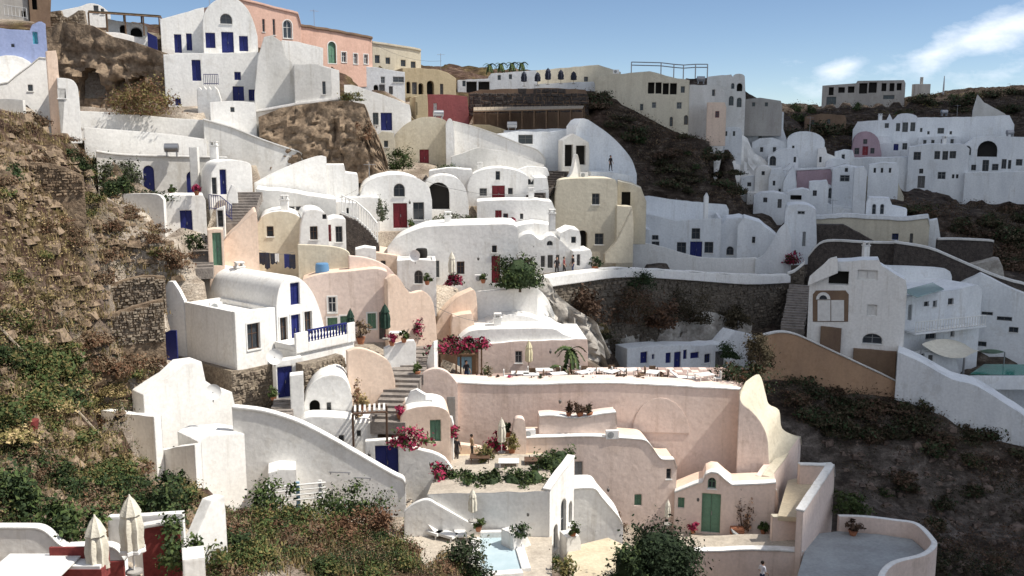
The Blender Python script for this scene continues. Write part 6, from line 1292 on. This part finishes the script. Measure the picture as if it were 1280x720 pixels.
scatter([(690, 360), (760, 400), (780, 440), (740, 430)], 6, ['black', 'brown', 'straw'], 'among the pale rocks', .6, 1.0)
ORD = 'leftmost second third fourth fifth sixth seventh eighth ninth tenth eleventh twelfth thirteenth fourteenth fifteenth sixteenth seventeenth eighteenth nineteenth twentieth twenty-first twenty-second twenty-third twenty-fourth twenty-fifth twenty-sixth twenty-seventh twenty-eighth twenty-ninth thirtieth'.split()
for (key, where), os_ in SCRUB.items():
    if len(os_) > 1:
        os_.sort(key=lambda o: o.location.x / o.location.y)
        for i, o in enumerate(os_): o['label'] = ('leftmost ' + LOOK[key] if i == 0 else (ORD[i] if i < 30 else 'next') + ' ' + LOOK[key] + ' from the left') + ' ' + where
def ground_cover(name, poly, n, leaf, per, mats, sp_=.3, hgt=.3):
    """low dry scrub: small leaves close to the ground in patches of one kind"""
    x0, x1 = min(p[0] for p in poly), max(p[0] for p in poly); y0, y1 = min(p[1] for p in poly), max(p[1] for p in poly); mb = MB(); k = 0
    while k < n:
        x, y = rnd.uniform(x0, x1), rnd.uniform(y0, y1)
        if not inpoly(x, y, poly): k += .2; continue
        k += 1; p = onground(x, y)
        if p is None: continue
        if ((p.x - 30.8) / 8.5) ** 2 + ((p.y - 72.5) / 7) ** 2 < 1 and rnd.random() < .85: continue
        v = mnoise.noise(Vector((p.x * .16, p.y * .16, 2.0))) * .5 + .5 + rnd.uniform(-.16, .16)
        if mnoise.noise(Vector((p.x * .3, p.y * .3, 9.0))) < -.12 and rnd.random() < .8: continue
        m = mats[max(0, min(len(mats) - 1, int((v - .2) / .6 * len(mats))))]; s_ = rnd.uniform(.6, 1.4)
        for _ in range(per):
            q = p + Vector((rnd.gauss(0, sp_ * s_), rnd.gauss(0, sp_ * s_), abs(rnd.gauss(0, hgt * s_)) * .8)); d1 = Vector((rnd.gauss(0, 1), rnd.gauss(0, 1), rnd.gauss(0, .6) + .3)).normalized(); d2 = d1.cross(Vector((rnd.gauss(0, 1), rnd.gauss(0, 1), rnd.gauss(0, 1)))).normalized(); l_ = leaf * rnd.uniform(.6, 1.5); b = len(mb.v)
            mb.v += [tuple(q - d1 * l_), tuple(q + d2 * l_ * .5), tuple(q + d1 * l_), tuple(q - d2 * l_ * .5)]; mb.face([b, b + 1, b + 2, b + 3], m)
    tag(mb.obj(name, None, smooth=False), None, None, None, 'stuff')
ground_cover('low_scrub', [(-150, 380), (0, 390), (110, 410), (190, 440), (190, 480), (140, 560), (260, 630), (230, 660), (0, 680), (-150, 690)], 4000, .05, 24, ['LS', 'LR', 'LS', 'LO', 'LG', 'LB2', 'LD'], .28, .28)
ground_cover('low_scrub', [(-150, 120), (0, 140), (60, 145), (130, 195), (180, 250), (235, 330), (205, 410), (0, 400), (-150, 390)], 1500, .055, 20, ['LR', 'LB2', 'LS', 'LO', 'LB2'], .32, .22)
ground_cover('low_scrub', [(250, 640), (480, 650), (610, 722), (250, 722)], 1300, .05, 24, ['LO', 'LR', 'LG', 'LB2', 'LD'], .28, .28)
ground_cover('low_scrub', [(950, 450), (1130, 495), (1280, 560), (1420, 610), (1420, 720), (1170, 720), (1050, 610)], 3000, .08, 20, ['LK', 'LN', 'LKR', 'LK', 'LKR'], .5, .3)
ground_cover('low_scrub', [(720, 352), (800, 360), (880, 366), (930, 376), (930, 402), (760, 404)], 160, .09, 20, ['LKR', 'LK', 'LR'], .5, .4)
ground_cover('low_scrub', [(725, 112), (770, 112), (860, 165), (900, 190), (935, 265), (800, 230), (780, 180)], 700, .1, 20, ['LK', 'LKR', 'LB2', 'LK'], .6, .35)
ground_cover('low_scrub', [(1110, 245), (1285, 262), (1285, 350), (1180, 300)], 500, .1, 20, ['LK', 'LKR', 'LK'], .6, .4)
ground_cover('low_scrub', [(970, 132), (1280, 106), (1280, 150), (1060, 190), (980, 185)], 600, .15, 18, ['LK', 'LKR', 'LK', 'LO'], .9, .5)
# loose stones and dry grass on the slope: nobody could count them
def litter(name, poly, n, m, kind):
    x0, x1 = min(p[0] for p in poly), max(p[0] for p in poly); y0, y1 = min(p[1] for p in poly), max(p[1] for p in poly); mb = MB(); k = 0
    while k < n:
        x, y = rnd.uniform(x0, x1), rnd.uniform(y0, y1)
        if not inpoly(x, y, poly): k += .2; continue
        k += 1; p = onground(x, y)
        if p is None: continue
        if kind == 'rock':
            s = .12 * rnd.uniform(.6, 1) ** 2 / max(.12, rnd.random()) ** .7; s = min(s, .55); b = len(mb.v)
            for q in ((-1, -1, -.4), (1, -.8, -.4), (1, 1, -.4), (-.9, 1, -.4), (-.6, -.6, .6), (.7, -.5, .5), (.5, .7, .7), (-.6, .5, .45)):
                mb.v.append((p.x + s * (q[0] + rnd.uniform(-.35, .35)), p.y + s * (q[1] + rnd.uniform(-.35, .35)), p.z + s * (q[2] * .9 + rnd.uniform(-.2, .2))))
            for f in ((0, 1, 5, 4), (1, 2, 6, 5), (2, 3, 7, 6), (3, 0, 4, 7), (4, 5, 6, 7)): mb.face([b + i for i in f], m)
        else:
            for _ in range(9):
                a = rnd.uniform(0, 6.28); h_ = rnd.uniform(.18, .5); d = Vector((cos(a), sin(a), 0)); o = p + Vector((rnd.gauss(0, .22), rnd.gauss(0, .22), -.03)); w_ = Vector((-d.y, d.x, 0)) * .03; b = len(mb.v)
                mb.v += [tuple(o - w_), tuple(o + w_), tuple(o + d * .15 * rnd.random() + Vector((0, 0, h_)))]; mb.face([b, b + 1, b + 2], m if rnd.random() < .7 else 'LO')
    o = mb.obj(name, None, smooth=False); tag(o, None, None, None, 'stuff')
SL = [(0, 140), (60, 145), (130, 195), (180, 250), (235, 330), (205, 410), (190, 470), (140, 560), (260, 630), (230, 660), (0, 690)]
litter('loose_stones', SL, 1500, 'RK', 'rock'); litter('dry_grass', SL, 1500, 'LS', 'grass')
litter('loose_stones', [(0, 180), (90, 190), (105, 235), (60, 260), (0, 260)], 300, 'RK', 'rock')
litter('dry_grass', [(250, 650), (480, 660), (600, 720), (250, 720)], 500, 'LS', 'grass')
litter('loose_stones', [(960, 470), (1280, 560), (1280, 720), (1170, 720), (1050, 600)], 500, 'RD', 'rock')
litter('loose_stones', [(690, 360), (770, 400), (780, 450), (720, 440)], 200, 'WR', 'rock')
# dry stone terrace walls on the slope
for i, (lb, Y, yaw, top, yb) in enumerate([
    ('dry stone terrace wall high on the scrub slope', 60, 26, sp([(92, 378), (118, 366), (150, 352), (180, 345), (206, 346)], 3), (392, 384)), ('dry stone terrace wall lower down the scrub slope', 56, 26, sp([(104, 412), (130, 398), (165, 384), (204, 374)], 3), (428, 410)),
    ('upper tumbled stone wall near the white ledge', 58, 22, sp([(0, 214), (30, 204), (70, 206), (104, 220)], 3), (230, 236))]):
    h = Wl(lb, Y, yaw, top, yb, 'RK', depth=.5, name='dry_stone_wall', ground='foot'); stones(h, 'ST' if i < 2 else 'RK', .21, seed=40 + i)
# poles lying on the slope
for lb, a, b in (('grey weathered pole lying on the lower scrub slope', (82, 505), (130, 558)), ('long weathered plank lying on the upper scrub slope', (0, 418), (32, 454))):
    p, q_ = onground(*a), onground(*b); mb = MB(); mb.tube([(0, 0, .25), q_ - p + Vector((0, 0, .25))], .06, 'REED', 6); tag(mb.obj('pole', None, p), lb, 'pole')
# ================================================================== FURNITURE
def table(label, p, s=.75, h=.74, m='fW', rz=0, group=None):
    rt = empty('table', p, rz, label, 'table', group); q = MB(); q.box(-s * .7, s * .7, -s * .5, s * .5, h - .04, h, m); q.obj('table_top', rt)
    for x in (-1, 1):
        for y in (-1, 1): q = MB(); q.box(x * s * .6 - .03, x * s * .6 + .03, y * s * .4 - .03, y * s * .4 + .03, 0, h - .042, m); q.obj('leg', rt)
    return rt
def chair(label, p, rz, m='fW', group=None):
    rt = empty('chair', p, rz, label, 'chair', group); q = MB(); q.box(-.23, .23, -.23, .23, .42, .47, m); q.obj('seat', rt); q = MB(); q.box(-.23, .23, .19, .24, .5, .92, m); q.obj('backrest', rt)
    for x in (-1, 1):
        for y in (-1, 1): q = MB(); q.box(x * .2 - .02, x * .2 + .02, y * .2 - .02, y * .2 + .02, 0, .5 if y > 0 else .418, m); q.obj('leg', rt)
    return rt
ztr = P(700, 481, 66.2).z
def tfloor(px, py): r = ray(px, py); return r * (ztr / r.z)
def terrace_floor():
    root = floorpx('restaurant_terrace', [(525, 486), (545, 470), (640, 466), (740, 462), (903, 459), (930, 470), (928, 488), (640, 485)], ztr - .02, 'TERR', th=.2)
    me = None; i = 0
    for r_ in range(6):
        for c in range(15):
            x = 5.4 + c * .62 + (r_ % 2) * .1; y = 66.6 + r_ * .8
            if me is None: q = MB(); q.box(0, .58, 0, .76, 0, .016, 'TERR'); me = [q.mesh('tile')]; q = MB(); q.box(0, .58, 0, .76, 0, .014, 'P'); me.append(q.mesh('tile'))
            o = bpy.data.objects.new('tile', me[(r_ + c) % 2]); C.objects.link(o); o.parent = root; o.location = (x, y, ztr - .019)
terrace_floor()
T_ = [(650, 474, 'nearest the cream parasol'), (680, 470, 'between the cream parasol and the palm'), (745, 470, 'just past the palm tree'), (786, 470, 'in the middle of the open terrace'), (880, 476, 'near the scrub at the terrace end')]
for i, (x, y, lb) in enumerate(T_):
    p = tfloor(x, y + 4); table('white restaurant table ' + lb, p, .9, rz=.1 * i, group='restaurant tables')
    for k, (dx_, dy_, a) in enumerate(((-.95, .1, 1.5), (.95, 0, -1.5))): chair(f'white chair {("inland", "seaward")[k]} of the table ' + lb, p + Vector((dx_, dy_, 0)), a, 'fW' if i != 3 else 'WOODP', group='restaurant chairs')
EDGE = ['first', 'second', 'third', 'fourth', 'fifth', 'sixth', 'seventh', 'eighth', 'ninth', 'tenth', 'eleventh', 'twelfth', 'thirteenth', 'fourteenth']
for i in range(14):
    x = 604 + i * 10.5 + rnd.uniform(-3, 3); o = pot(EDGE[i] + ' potted plant along the terrace edge counted from the pergola', tfloor(x, 484), rnd.uniform(.12, .2), rnd.uniform(.2, .35), rnd.choice(['LKR', 'LD', 'LR', 'LM', 'LN']), (rnd.uniform(.2, .4), .3, rnd.uniform(.3, .6)), seed=500 + i, n=260); o['group'] = 'pots along the restaurant terrace edge'
for i, (x, y, lb) in enumerate([(664, 480, 'at the foot of the cream parasol'), (698, 479, 'beside the dwarf palm'), (730, 477, 'under the palm crown'), (764, 476, 'past the palm towards the open terrace'), (816, 477, 'near the folded grey lounger')]):
    p = tfloor(x, y); table('cloth covered table ' + lb, p, .8, m='CUSH', rz=.3 * i, group='restaurant tables')
    for k, (dx_, dy_, a_) in enumerate(((-.85, .2, 1.4), (.85, -.1, -1.6), (.1, .8, 0))): chair(f'dark wicker chair {("inland", "seaward", "behind")[k]} of the cloth table ' + lb, p + Vector((dx_, dy_, 0)), a_, 'WOODP', group='restaurant chairs')
def lounger(label, p, rz, m='CUSH', fm='fW'):
    rt = empty('sun_lounger', p, rz, label, 'sun lounger'); q = MB(); q.box(-.33, .33, -.95, .95, .22, .28, fm); q.obj('frame', rt)
    for x in (-1, 1):
        for y in (-1, 1): q = MB(); q.box(x * .28 - .03, x * .28 + .03, y * .8 - .03, y * .8 + .03, 0, .218, fm); q.obj('leg', rt)
    q = MB(); q.box(-.31, .31, -.92, .35, .283, .36, m); q.obj('mattress', rt)
    q = MB(); M_ = Matrix.Translation((0, .36, .3)) @ Matrix.Rotation(radians(38), 4, 'X'); q.box(-.31, .31, 0, .75, 0, .08, m, M=M_); q.obj('backrest', rt); return rt
lounger('white lounger beside the curved pool wall', lf(536, 668, zp), .9); lounger('white lounger between the wall and the closed parasol', lf(553, 672, zp), 1.0); lounger('white lounger turned towards the pool', lf(574, 668, zp), .2)
lounger('dark framed lounger on the paved strip by the dried creeper', lf(932, 678, P(890, 667, 60).z), 1.55, 'fY', 'fK'); lounger('folded grey lounger at the open end of the restaurant terrace', tfloor(853, 477), 1.45, 'CUSH', 'fK')
table('white table in the pink courtyard', P(497, 428, 65.4), .8); pass
table('white low table on the red furnished terrace', P(44, 730, 27), 1.6, .6); 
rt = empty('bench', P(96, 722, 27.4), 0, 'dark red bench with white cushion on the near terrace', 'bench')
q = MB(); q.box(-.9, .9, -.3, .3, 0, .4, 'REDW'); q.obj('base', rt); q = MB(); q.box(-.9, .9, .25, .33, .4, .85, 'REDW'); q.obj('backrest', rt); q = MB(); q.box(-.85, .85, -.28, .24, .403, .5, 'CUSH'); q.obj('cushion', rt)
for i in range(3): table(['dark table beside the magenta blossom on the seating terrace', 'lavender clothed table on the seating terrace', 'dark table by the hedge corner of the seating terrace'][i], lf([600, 636, 668][i], [584, 590, 588][i], zy), .9, m=['fN', 'CUSH', 'fN'][i])
def dish(label, p, r, rz, m='CUSH'):
    rt = empty('satellite_dish', p, rz, label, 'satellite dish'); q = MB(); q.tube([(0, 0, -.6), (0, 0, 0)], .03, 'METAL', 6); q.obj('mast', rt)
    q = MB(); q.lathe([(.02, 0), (r * .5, .05 * r), (r * .85, .2 * r), (r, .32 * r)], m, 18)
    q.f = q.f[:-1]; q.m = q.m[:-1]; o = q.obj('reflector', rt); o.rotation_euler = (radians(75), 0, 0); return rt
dish('white satellite dish on the corner of the blue balcony house', P(343, 446, 58.2), .5, .4); dish('pale satellite dish on the dazzling white roof', P(266, 490, 53.4), .45, .5); dish('satellite dish beside the white hut roof', P(519, 320, 72), .45, -.3); 
barrel(P(527, 322, 72.5), .45, .7, 'DARK', 'dark round tank beside the satellite dish', 'water_tank')
rt = empty('wooden_crate', P(921, 668, 59.3), 0, 'terracotta coloured planter crate under the dried creeper', 'crate'); q = MB(); q.box(-.4, .4, -.25, .25, 0, .5, 'TERRA'); q.obj('box', rt)
for i in range(3): q = MB(); q.box(-.42, .42, -.28, -.252, .03 + i * .16, .15 + i * .16, 'TERRA'); q.obj('plank', rt)

# ================================================================== SMALL THINGS ON ROOFS AND WALLS
def proto_ac():
    rt = empty('air_conditioner', (0, 0, 0)); q = MB(); q.box(-.42, .42, -.16, .16, 0, .56, 'CUSH'); q.obj('casing', rt); q = MB(); q.lathe([(.2, 0), (.22, .012), (.05, .02)], 'fY', 14); o = q.obj('fan_grille', rt, (-.12, -.162, .28)); o.rotation_euler = (pi / 2, 0, 0); return rt
def proto_tank():
    rt = empty('water_tank', (0, 0, 0)); q = MB(); q.tube([(-.6, 0, .75), (-.55, 0, .75), (.55, 0, .75), (.6, 0, .75)], [.2, .38, .38, .2], 'METAL', 14); q.obj('drum', rt)
    for x in (-.4, .4): q = MB(); q.box(x - .03, x + .03, -.32, .32, 0, .5, 'METAL'); q.obj('leg', rt)
    return rt
def proto_aerial():
    rt = empty('aerial', (0, 0, 0)); q = MB(); q.tube([(0, 0, -.3), (0, 0, 2.4)], .03, 'METAL', 5); q.obj('mast', rt)
    q = MB(); q.tube([(-.5, 0, 2.2), (.6, 0, 2.2)], .018, 'METAL', 4)
    for i in range(6): q.tube([(-.45 + i * .2, -.35 + .04 * i, 2.2), (-.45 + i * .2, .35 - .04 * i, 2.2)], .012, 'METAL', 4)
    q.obj('antenna_bars', rt); return rt
def proto_chimney():
    rt = empty('chimney', (0, 0, 0)); q = MB(); q.box(-.28, .28, -.28, .28, -.5, .9, 'W'); q.obj('stack', rt); q = MB(); q.box(-.34, .34, -.34, .34, .902, 1.0, 'W'); q.obj('cap', rt)
    for x in (-1, 1):
        q = MB(); q.box(x * .2 - .06, x * .2 + .06, -.26, .26, 1.002, 1.22, 'W'); q.obj('vent_pier', rt)
    q = MB(); q.box(-.3, .3, -.3, .3, 1.222, 1.3, 'W'); q.obj('lid', rt); return rt
def proto_lamp():
    rt = empty('wall_lamp', (0, 0, 0)); q = MB(); q.tube([(0, .1, .1), (0, -.15, .16), (0, -.15, .05)], .018, 'fK', 5); q.obj('bracket', rt); q = MB(); q.lathe([(.05, -.2), (.09, -.15), (.1, .0), (.03, .06)], 'fK', 8, o=(0, -.15, 0)); q.obj('lantern', rt); return rt
USED = set()
def put(proto, cat, grp, items):
    p0 = proto()
    for i, (lb, x, y, Y, rz) in enumerate(items):
        o = p0 if i == 0 else dup(p0, (0, 0, 0)); o.location = P(x, y, Y); o.rotation_euler = (0, 0, rz); tag(o, lb, cat, grp)
put(proto_ac, 'air conditioner', 'air conditioning boxes', [('white air conditioning box on the curved pink planter end', 765, 548, 60.7, .1), ('white air conditioning box by the pink gateposts', 661, 547, 60.6, .2), ('air conditioning box on the flat roof of the restaurant house', 676, 424, 73, .1), ('air conditioning box on the blue balcony house wing roof', 270, 388, 63.5, .5), ('air conditioning box beside the long white house window', 600, 352, 76.6, 0), ('air conditioning box on the roof of the tan house', 730, 222, 102, 0), ('air conditioning box on the cream hotel roof', 770, 92, 143, .1)])
put(proto_tank, 'water tank', 'roof water tanks', [('steel water tank on the arched door terrace house', 215, 196, 81.5, .2), ('steel water tank on the wide white front under the pergola', 640, 164, 115, 0), ('steel water tank on the roof of the curved vault house', 548, 150, 111, .3), ('steel water tank on the far cream hotel wing', 876, 105, 145, 0), ('steel water tank on the white house with arched doors', 430, 80, 129, 0), ('steel water tank on the far white row roof', 1180, 145, 180, 0), ('steel water tank on the veranda house roof', 1262, 171, 164, 0)])
put(proto_aerial, 'aerial', 'roof aerials', [('thin aerial on the big white blue shuttered house', 262, 8, 104, .3), ('thin aerial on the pink house roofline', 393, 36, 126, .5), ('thin aerial on the ochre house', 551, 88, 141, .2), ('thin aerial on the red door vault', 462, 236, 88, .2), ('thin aerial on the blue door house roof', 845, 272, 120, 0), ('thin aerial on the wide far row', 1196, 147, 182, 0), ('thin aerial on the tan wall house', 1040, 273, 119, 0), ('thin aerial on the round far vault', 1012, 165, 154, 0)])
put(proto_chimney, 'chimney', 'white roof chimneys', [('white chimney on the long white house', 690, 281, 80, 0), ('white chimney beside the long white house tree', 560, 284, 80, .1), ('white chimney on the washing line house', 356, 265, 74, .1), ('white chimney on the dark red door vault roof', 600, 218, 103, 0), ('white chimney on the low restaurant roof', 622, 412, 73, 0), ('white chimney on the arched door terrace', 268, 196, 82, 0), ('white chimney on the white terrace house front', 664, 251, 95, 0), ('white chimney on the blue balcony house vault', 300, 350, 67, .6), ('white chimney on the balcony hotel roof', 1082, 319, 91, 0), ('white chimney on the cube house in the shaded quarter', 948, 221, 143, 0), ('white chimney on the wide far row beside the dome', 1100, 151, 180, 0), ('white chimney on the corner house with the tall dark door', 1180, 180, 162, 0)])
put(proto_lamp, 'wall lamp', 'black wall lamps', [('black wall lamp beside the blue gate', 462, 566, 55.9, 0), ('black wall lamp by the green door', 872, 622, 60.3, 0), ('black wall lamp on the pink lower house front', 760, 610, 60.0, 0), ('black wall lamp on the long white house front', 598, 322, 76.8, 0), ('black wall lamp on the restaurant house', 688, 438, 70.9, 0), ('black wall lamp on the terrace block front', 660, 640, 52.3, 0), ('black wall lamp beside the red vault door', 512, 252, 83.7, .2), ('black wall lamp on the broad pink wall', 700, 500, 62.8, 0)])
def cable(label, a, b, sag):
    a, b = Vector(a), Vector(b); q = MB(); q.tube([(b - a) * (i / 10) - Vector((0, 0, sag * 4 * (i / 10) * (1 - i / 10))) for i in range(11)], .016, 'fK', 4); tag(q.obj('cable', None, a), label, 'cable')
cable('black cable sagging between the pink house and the ochre house', P(462, 52, 122), P(552, 76, 140), .8); cable('black cable from the red door vault to the tan house', P(520, 222, 85), P(700, 232, 99), 1.2); cable('black cable along the washing line vault roofs', P(356, 258, 74), P(463, 226, 87), .7)
cable('black cable over the far shaded quarter', P(948, 208, 143), P(1058, 204, 137), .9); cable('black cable between restaurant roof and pink courtyard', P(488, 344, 69), P(622, 404, 73), .9)
# ================================================================== PEOPLE
def person(label, p, h, rz, shirt, legs, arm=.15, stride=.12, seat=False, bend=0.0):
    k = h / 1.75; V = []; E = []; Rr = []
    def add(co, r, par=None):
        V.append(Vector(co) * k); Rr.append(r * k)
        if par is not None: E.append((par, len(V) - 1))
        return len(V) - 1
    pel = add((0, 0, .95), .14); wa = add((0, -.01, 1.08), .125, pel); ch = add((0, 0, 1.28), .16, wa); sh = add((0, 0, 1.43), .12, ch); nk = add((0, -.01, 1.51), .055, sh); hd = add((0, -.03, 1.60), .085, nk); hd2 = add((0, -.03, 1.68), .095, hd); add((0, -.02, 1.745), .06, hd2); add((0, -.125, 1.635), .016, hd)
    for s in (-1, 1):
        hip = add((s * .09, 0, .88), .105, pel); kn = add((s * .10, -stride * s * .6 - .02, .49), .068, hip); an = add((s * .10, -stride * s, .09), .042, kn); add((s * .11, -stride * s - .16, .03), .035, an)
        so = add((s * .18, 0, 1.41), .066, sh); el = add((s * .25, .02, 1.13), .045, so); wr = add((s * (.25 + arm * .1), -.08 - arm * .5, .90 + arm * .4), .03, el); pm = add((s * (.26 + arm * .1), -.10 - arm * .5, .83 + arm * .4), .034, wr)
        for j, (fx_, L) in enumerate(((-.024, .07), (-.008, .08), (.008, .076), (.024, .06))): f1_ = add((V[pm].x / k + .3 * fx_, V[pm].y / k + fx_, V[pm].z / k - .04), .0095, pm); add((V[pm].x / k - s * .012, V[pm].y / k + fx_, V[pm].z / k - .04 - L), .008, f1_)
        add((V[pm].x / k - s * .03, V[pm].y / k - .05, V[pm].z / k - .03), .009, pm)
    me = bpy.data.meshes.new('person'); me.from_pydata([tuple(v) for v in V], E, []); o = bpy.data.objects.new('tmp', me); C.objects.link(o)
    sk = o.modifiers.new('s', 'SKIN'); ss = o.modifiers.new('u', 'SUBSURF'); ss.levels = 1
    for i, v in enumerate(me.skin_vertices[0].data): v.radius = (Rr[i], Rr[i] * (.72 if i in (pel, wa, ch, sh) else 1)); v.use_root = i == 0
    bpy.context.view_layer.update(); m2 = bpy.data.meshes.new_from_object(o.evaluated_get(bpy.context.evaluated_depsgraph_get())); bpy.data.objects.remove(o)
    for m in ('SKIN', shirt, legs, 'HAIR'): m2.materials.append(MATS[m])
    for f in m2.polygons:
        c = f.center / k; i = 0
        if c.z < .06: i = 3
        elif c.z < .98 and abs(c.x) < .22: i = 2
        elif c.z < 1.49 and (abs(c.x) < .19 or c.z > 1.15): i = 1
        f.material_index = i; f.use_smooth = True
    m2.name = 'person'; b = bpy.data.objects.new('person', m2); C.objects.link(b); b.location = p; b.rotation_euler = (0, 0, rz); tag(b, label, 'person')
    q = MB(); q.lathe([(.075, 1.60), (.107, 1.645), (.112, 1.69), (.09, 1.75), (.04, 1.785)], 'HAIR', 12, o=(0, .02, 0)); q.v = [(a * k, b_ * k, c_ * k) for a, b_, c_ in q.v]; q.obj('hair', b)
    return b
def by_feet(px, py, Y): return P(px, py, Y)
person('person in a white shirt walking below the pink front wall', P(952, 736, 53.6), 1.75, 2.2, 'SHIRTW', 'JEANS', .25)
person('person in dark clothes standing on the seating terrace', lf(571, 578, zy), 1.7, 2.8, 'SHIRTK', 'TROUS'); person('person in a tan top beside the one in dark clothes', lf(590, 574, zy), 1.65, 2.0, 'SHIRTT', 'TROUS', .3)
person('person in black between the wavy gables and the hut', P(696, 345, 84.6), 1.7, .3, 'SHIRTK', 'TROUS'); person('person in dark red next to the wavy gable doors', P(705, 344, 84.8), 1.65, 1.3, 'SHIRTR', 'TROUS'); person('person in black at the corner of the white hut', P(716, 343, 84.9), 1.75, -1.2, 'SHIRTK', 'JEANS')
person('person in dark clothes on the white steps under the stepped wall', P(763, 214, 106), 1.7, .6, 'SHIRTK', 'TROUS'); person('person in dark clothes beside the restaurant bougainvillea', tfloor(583, 480), 1.7, .5, 'SHIRTK', 'JEANS')
g_ = [onground(*p) for p in ((6, 556), (34, 552), (60, 566), (54, 584), (14, 584))]
zz = max(p.z for p in g_) - .1
sheet('dusty_clearing', [Vector((p.x, p.y, p.z + .06)) for p in g_], 'PAV', th=.5)
q = MB(); q.lathe([(.2, 0), (.28, .35), (.3, .5), (.27, .5)], 'REDW', 14); tag(q.obj('bucket', None, onground(40, 548) + Vector((0, 0, .05))), 'dark red bucket at the edge of the dusty clearing', 'bucket')
for i, (lb, x, y, Y, rad, m) in enumerate([('dark potted shrub under the restaurant pergola', 556, 482, 66.6, (.6, .5, .9), 'LD'), ('leafy plant at the wall of the restaurant entrance', 607, 480, 67, (.5, .5, 1.0), 'LG'), ('low plants round the dwarf palm', 722, 476, 67.3, (1.0, .6, .6), 'LD'), ('spiky plants between the restaurant tables', 690, 480, 66.8, (.6, .5, .5), 'LD'), ('olive plant by the people on the seating terrace', 606, 574, 58, (.6, .5, .7), 'LO'), ('red leaved plant at the stepped parapet', 566, 545, 58, (.4, .4, .6), 'LM'), ('straw tuft in front of the terrace block', 560, 706, 49, (.8, .6, .6), 'LS'), ('dark shrub in front of the yellow court', 705, 716, 47.5, (.7, .6, .7), 'LO'), ('dry plant at the foot of the pink lower house', 770, 660, 59, (.7, .5, .9), 'LKR'), ('plant in the corner under the swooping parapet', 736, 632, 58.6, (.5, .4, .6), 'LKR'), ('bush below the peach house steps', 244, 310, 68, (.9, .8, .9), 'LD'), ('dry bush on top of the rock outcrop', 440, 126, 94, (1.2, .8, .7), 'LO'), ('creeping dark bush down the flank of the rock outcrop', 455, 175, 91, (1.2, .8, 1.5), 'LR'), ('green bush below the slumped vault', 560, 216, 102, (1.0, .8, .8), 'LD'), ('dark bush hedge along the terrace ledge under the olive tree', 185, 252, 72.5, (2.2, .8, .7), 'LD')]):
    plant('bush', lb, P(x, y, Y), rad, m, n=int(900 * max(rad[0], .7)), leaf=.065, seed=300 + i, m2='LG' if m in ('LD', 'LO') else 'LB2', f2=.3)
# low hedge of dark foliage on the upper terrace ledge, restaurant pergola, timber on the slope
pergola('dark shady pergola under the restaurant bougainvillea', [tfloor(545, 481), tfloor(596, 481), tfloor(602, 470), tfloor(550, 470)], 2.2, 'LK', .9, n=9, posts=3)
# ================================================================== CLOUD out of view, shaped so that its shadow lies over the far side of the village
def cloud():
    mb = MB(); zc = 240.0; st = 3.0; ids = {}; cells = []
    def rim(Y): return float(np.interp(Y, [30, 70, 100, 240], [90, 95, 110, 165]))
    for j in range(0, 72):
        for i in range(-10, 66):
            Y = 30 + j * st; x = i * st; nz_ = mnoise.fractal(Vector((x * .05, Y * .05, 1.0)), .7, 2.0, 4) * 3.2
            d = min(x - edge(Y) + nz_ * .5, rim(Y) - x + nz_, (Y - 32) * 1.0 + nz_, 236 - Y + nz_)
            if d > 0: cells.append((i, j, x, Y, d))
    have = {(i, j): (x, Y, d) for i, j, x, Y, d in cells}
    for (i, j), (x, Y, d) in have.items():
        z0 = -20 + 10 * (Y > 120); c_ = Vector((x, Y, z0)) + SUN * ((zc - z0) / SUN.z)
        th = min(1, d / 14) ** .5; bl = 9 * th * (1 + .6 * mnoise.fractal(Vector((x * .06, Y * .06, 5.0)), .8, 2.0, 4))
        ids[(i, j)] = len(mb.v); mb.v += [(c_.x, c_.y, zc + bl), (c_.x, c_.y, zc - 2.5 * th * (1 + .5 * mnoise.noise(Vector((x * .09, Y * .09, 0)))))]
    for (i, j), b in ids.items():
        q = [(i, j), (i + 1, j), (i + 1, j + 1), (i, j + 1)]
        if all(k in ids for k in q):
            mb.face([ids[k] for k in q], 'CLOUD'); mb.face([ids[k] + 1 for k in q[::-1]], 'CLOUD')
    o = mb.obj('cloud', None, ang=180); tag(o, 'broad white cumulus cloud drifting over the far side of the village', 'cloud')
def edge(Y): return float(np.interp(Y, [30, 50, 60, 72, 79, 84, 90, 95, 100, 107, 130, 150, 175, 200, 240], [15, 17.5, 20.5, 20, 9, 2, 2, 6, 6, -9, -10, -4, 10, 40, 70]))
cloud()
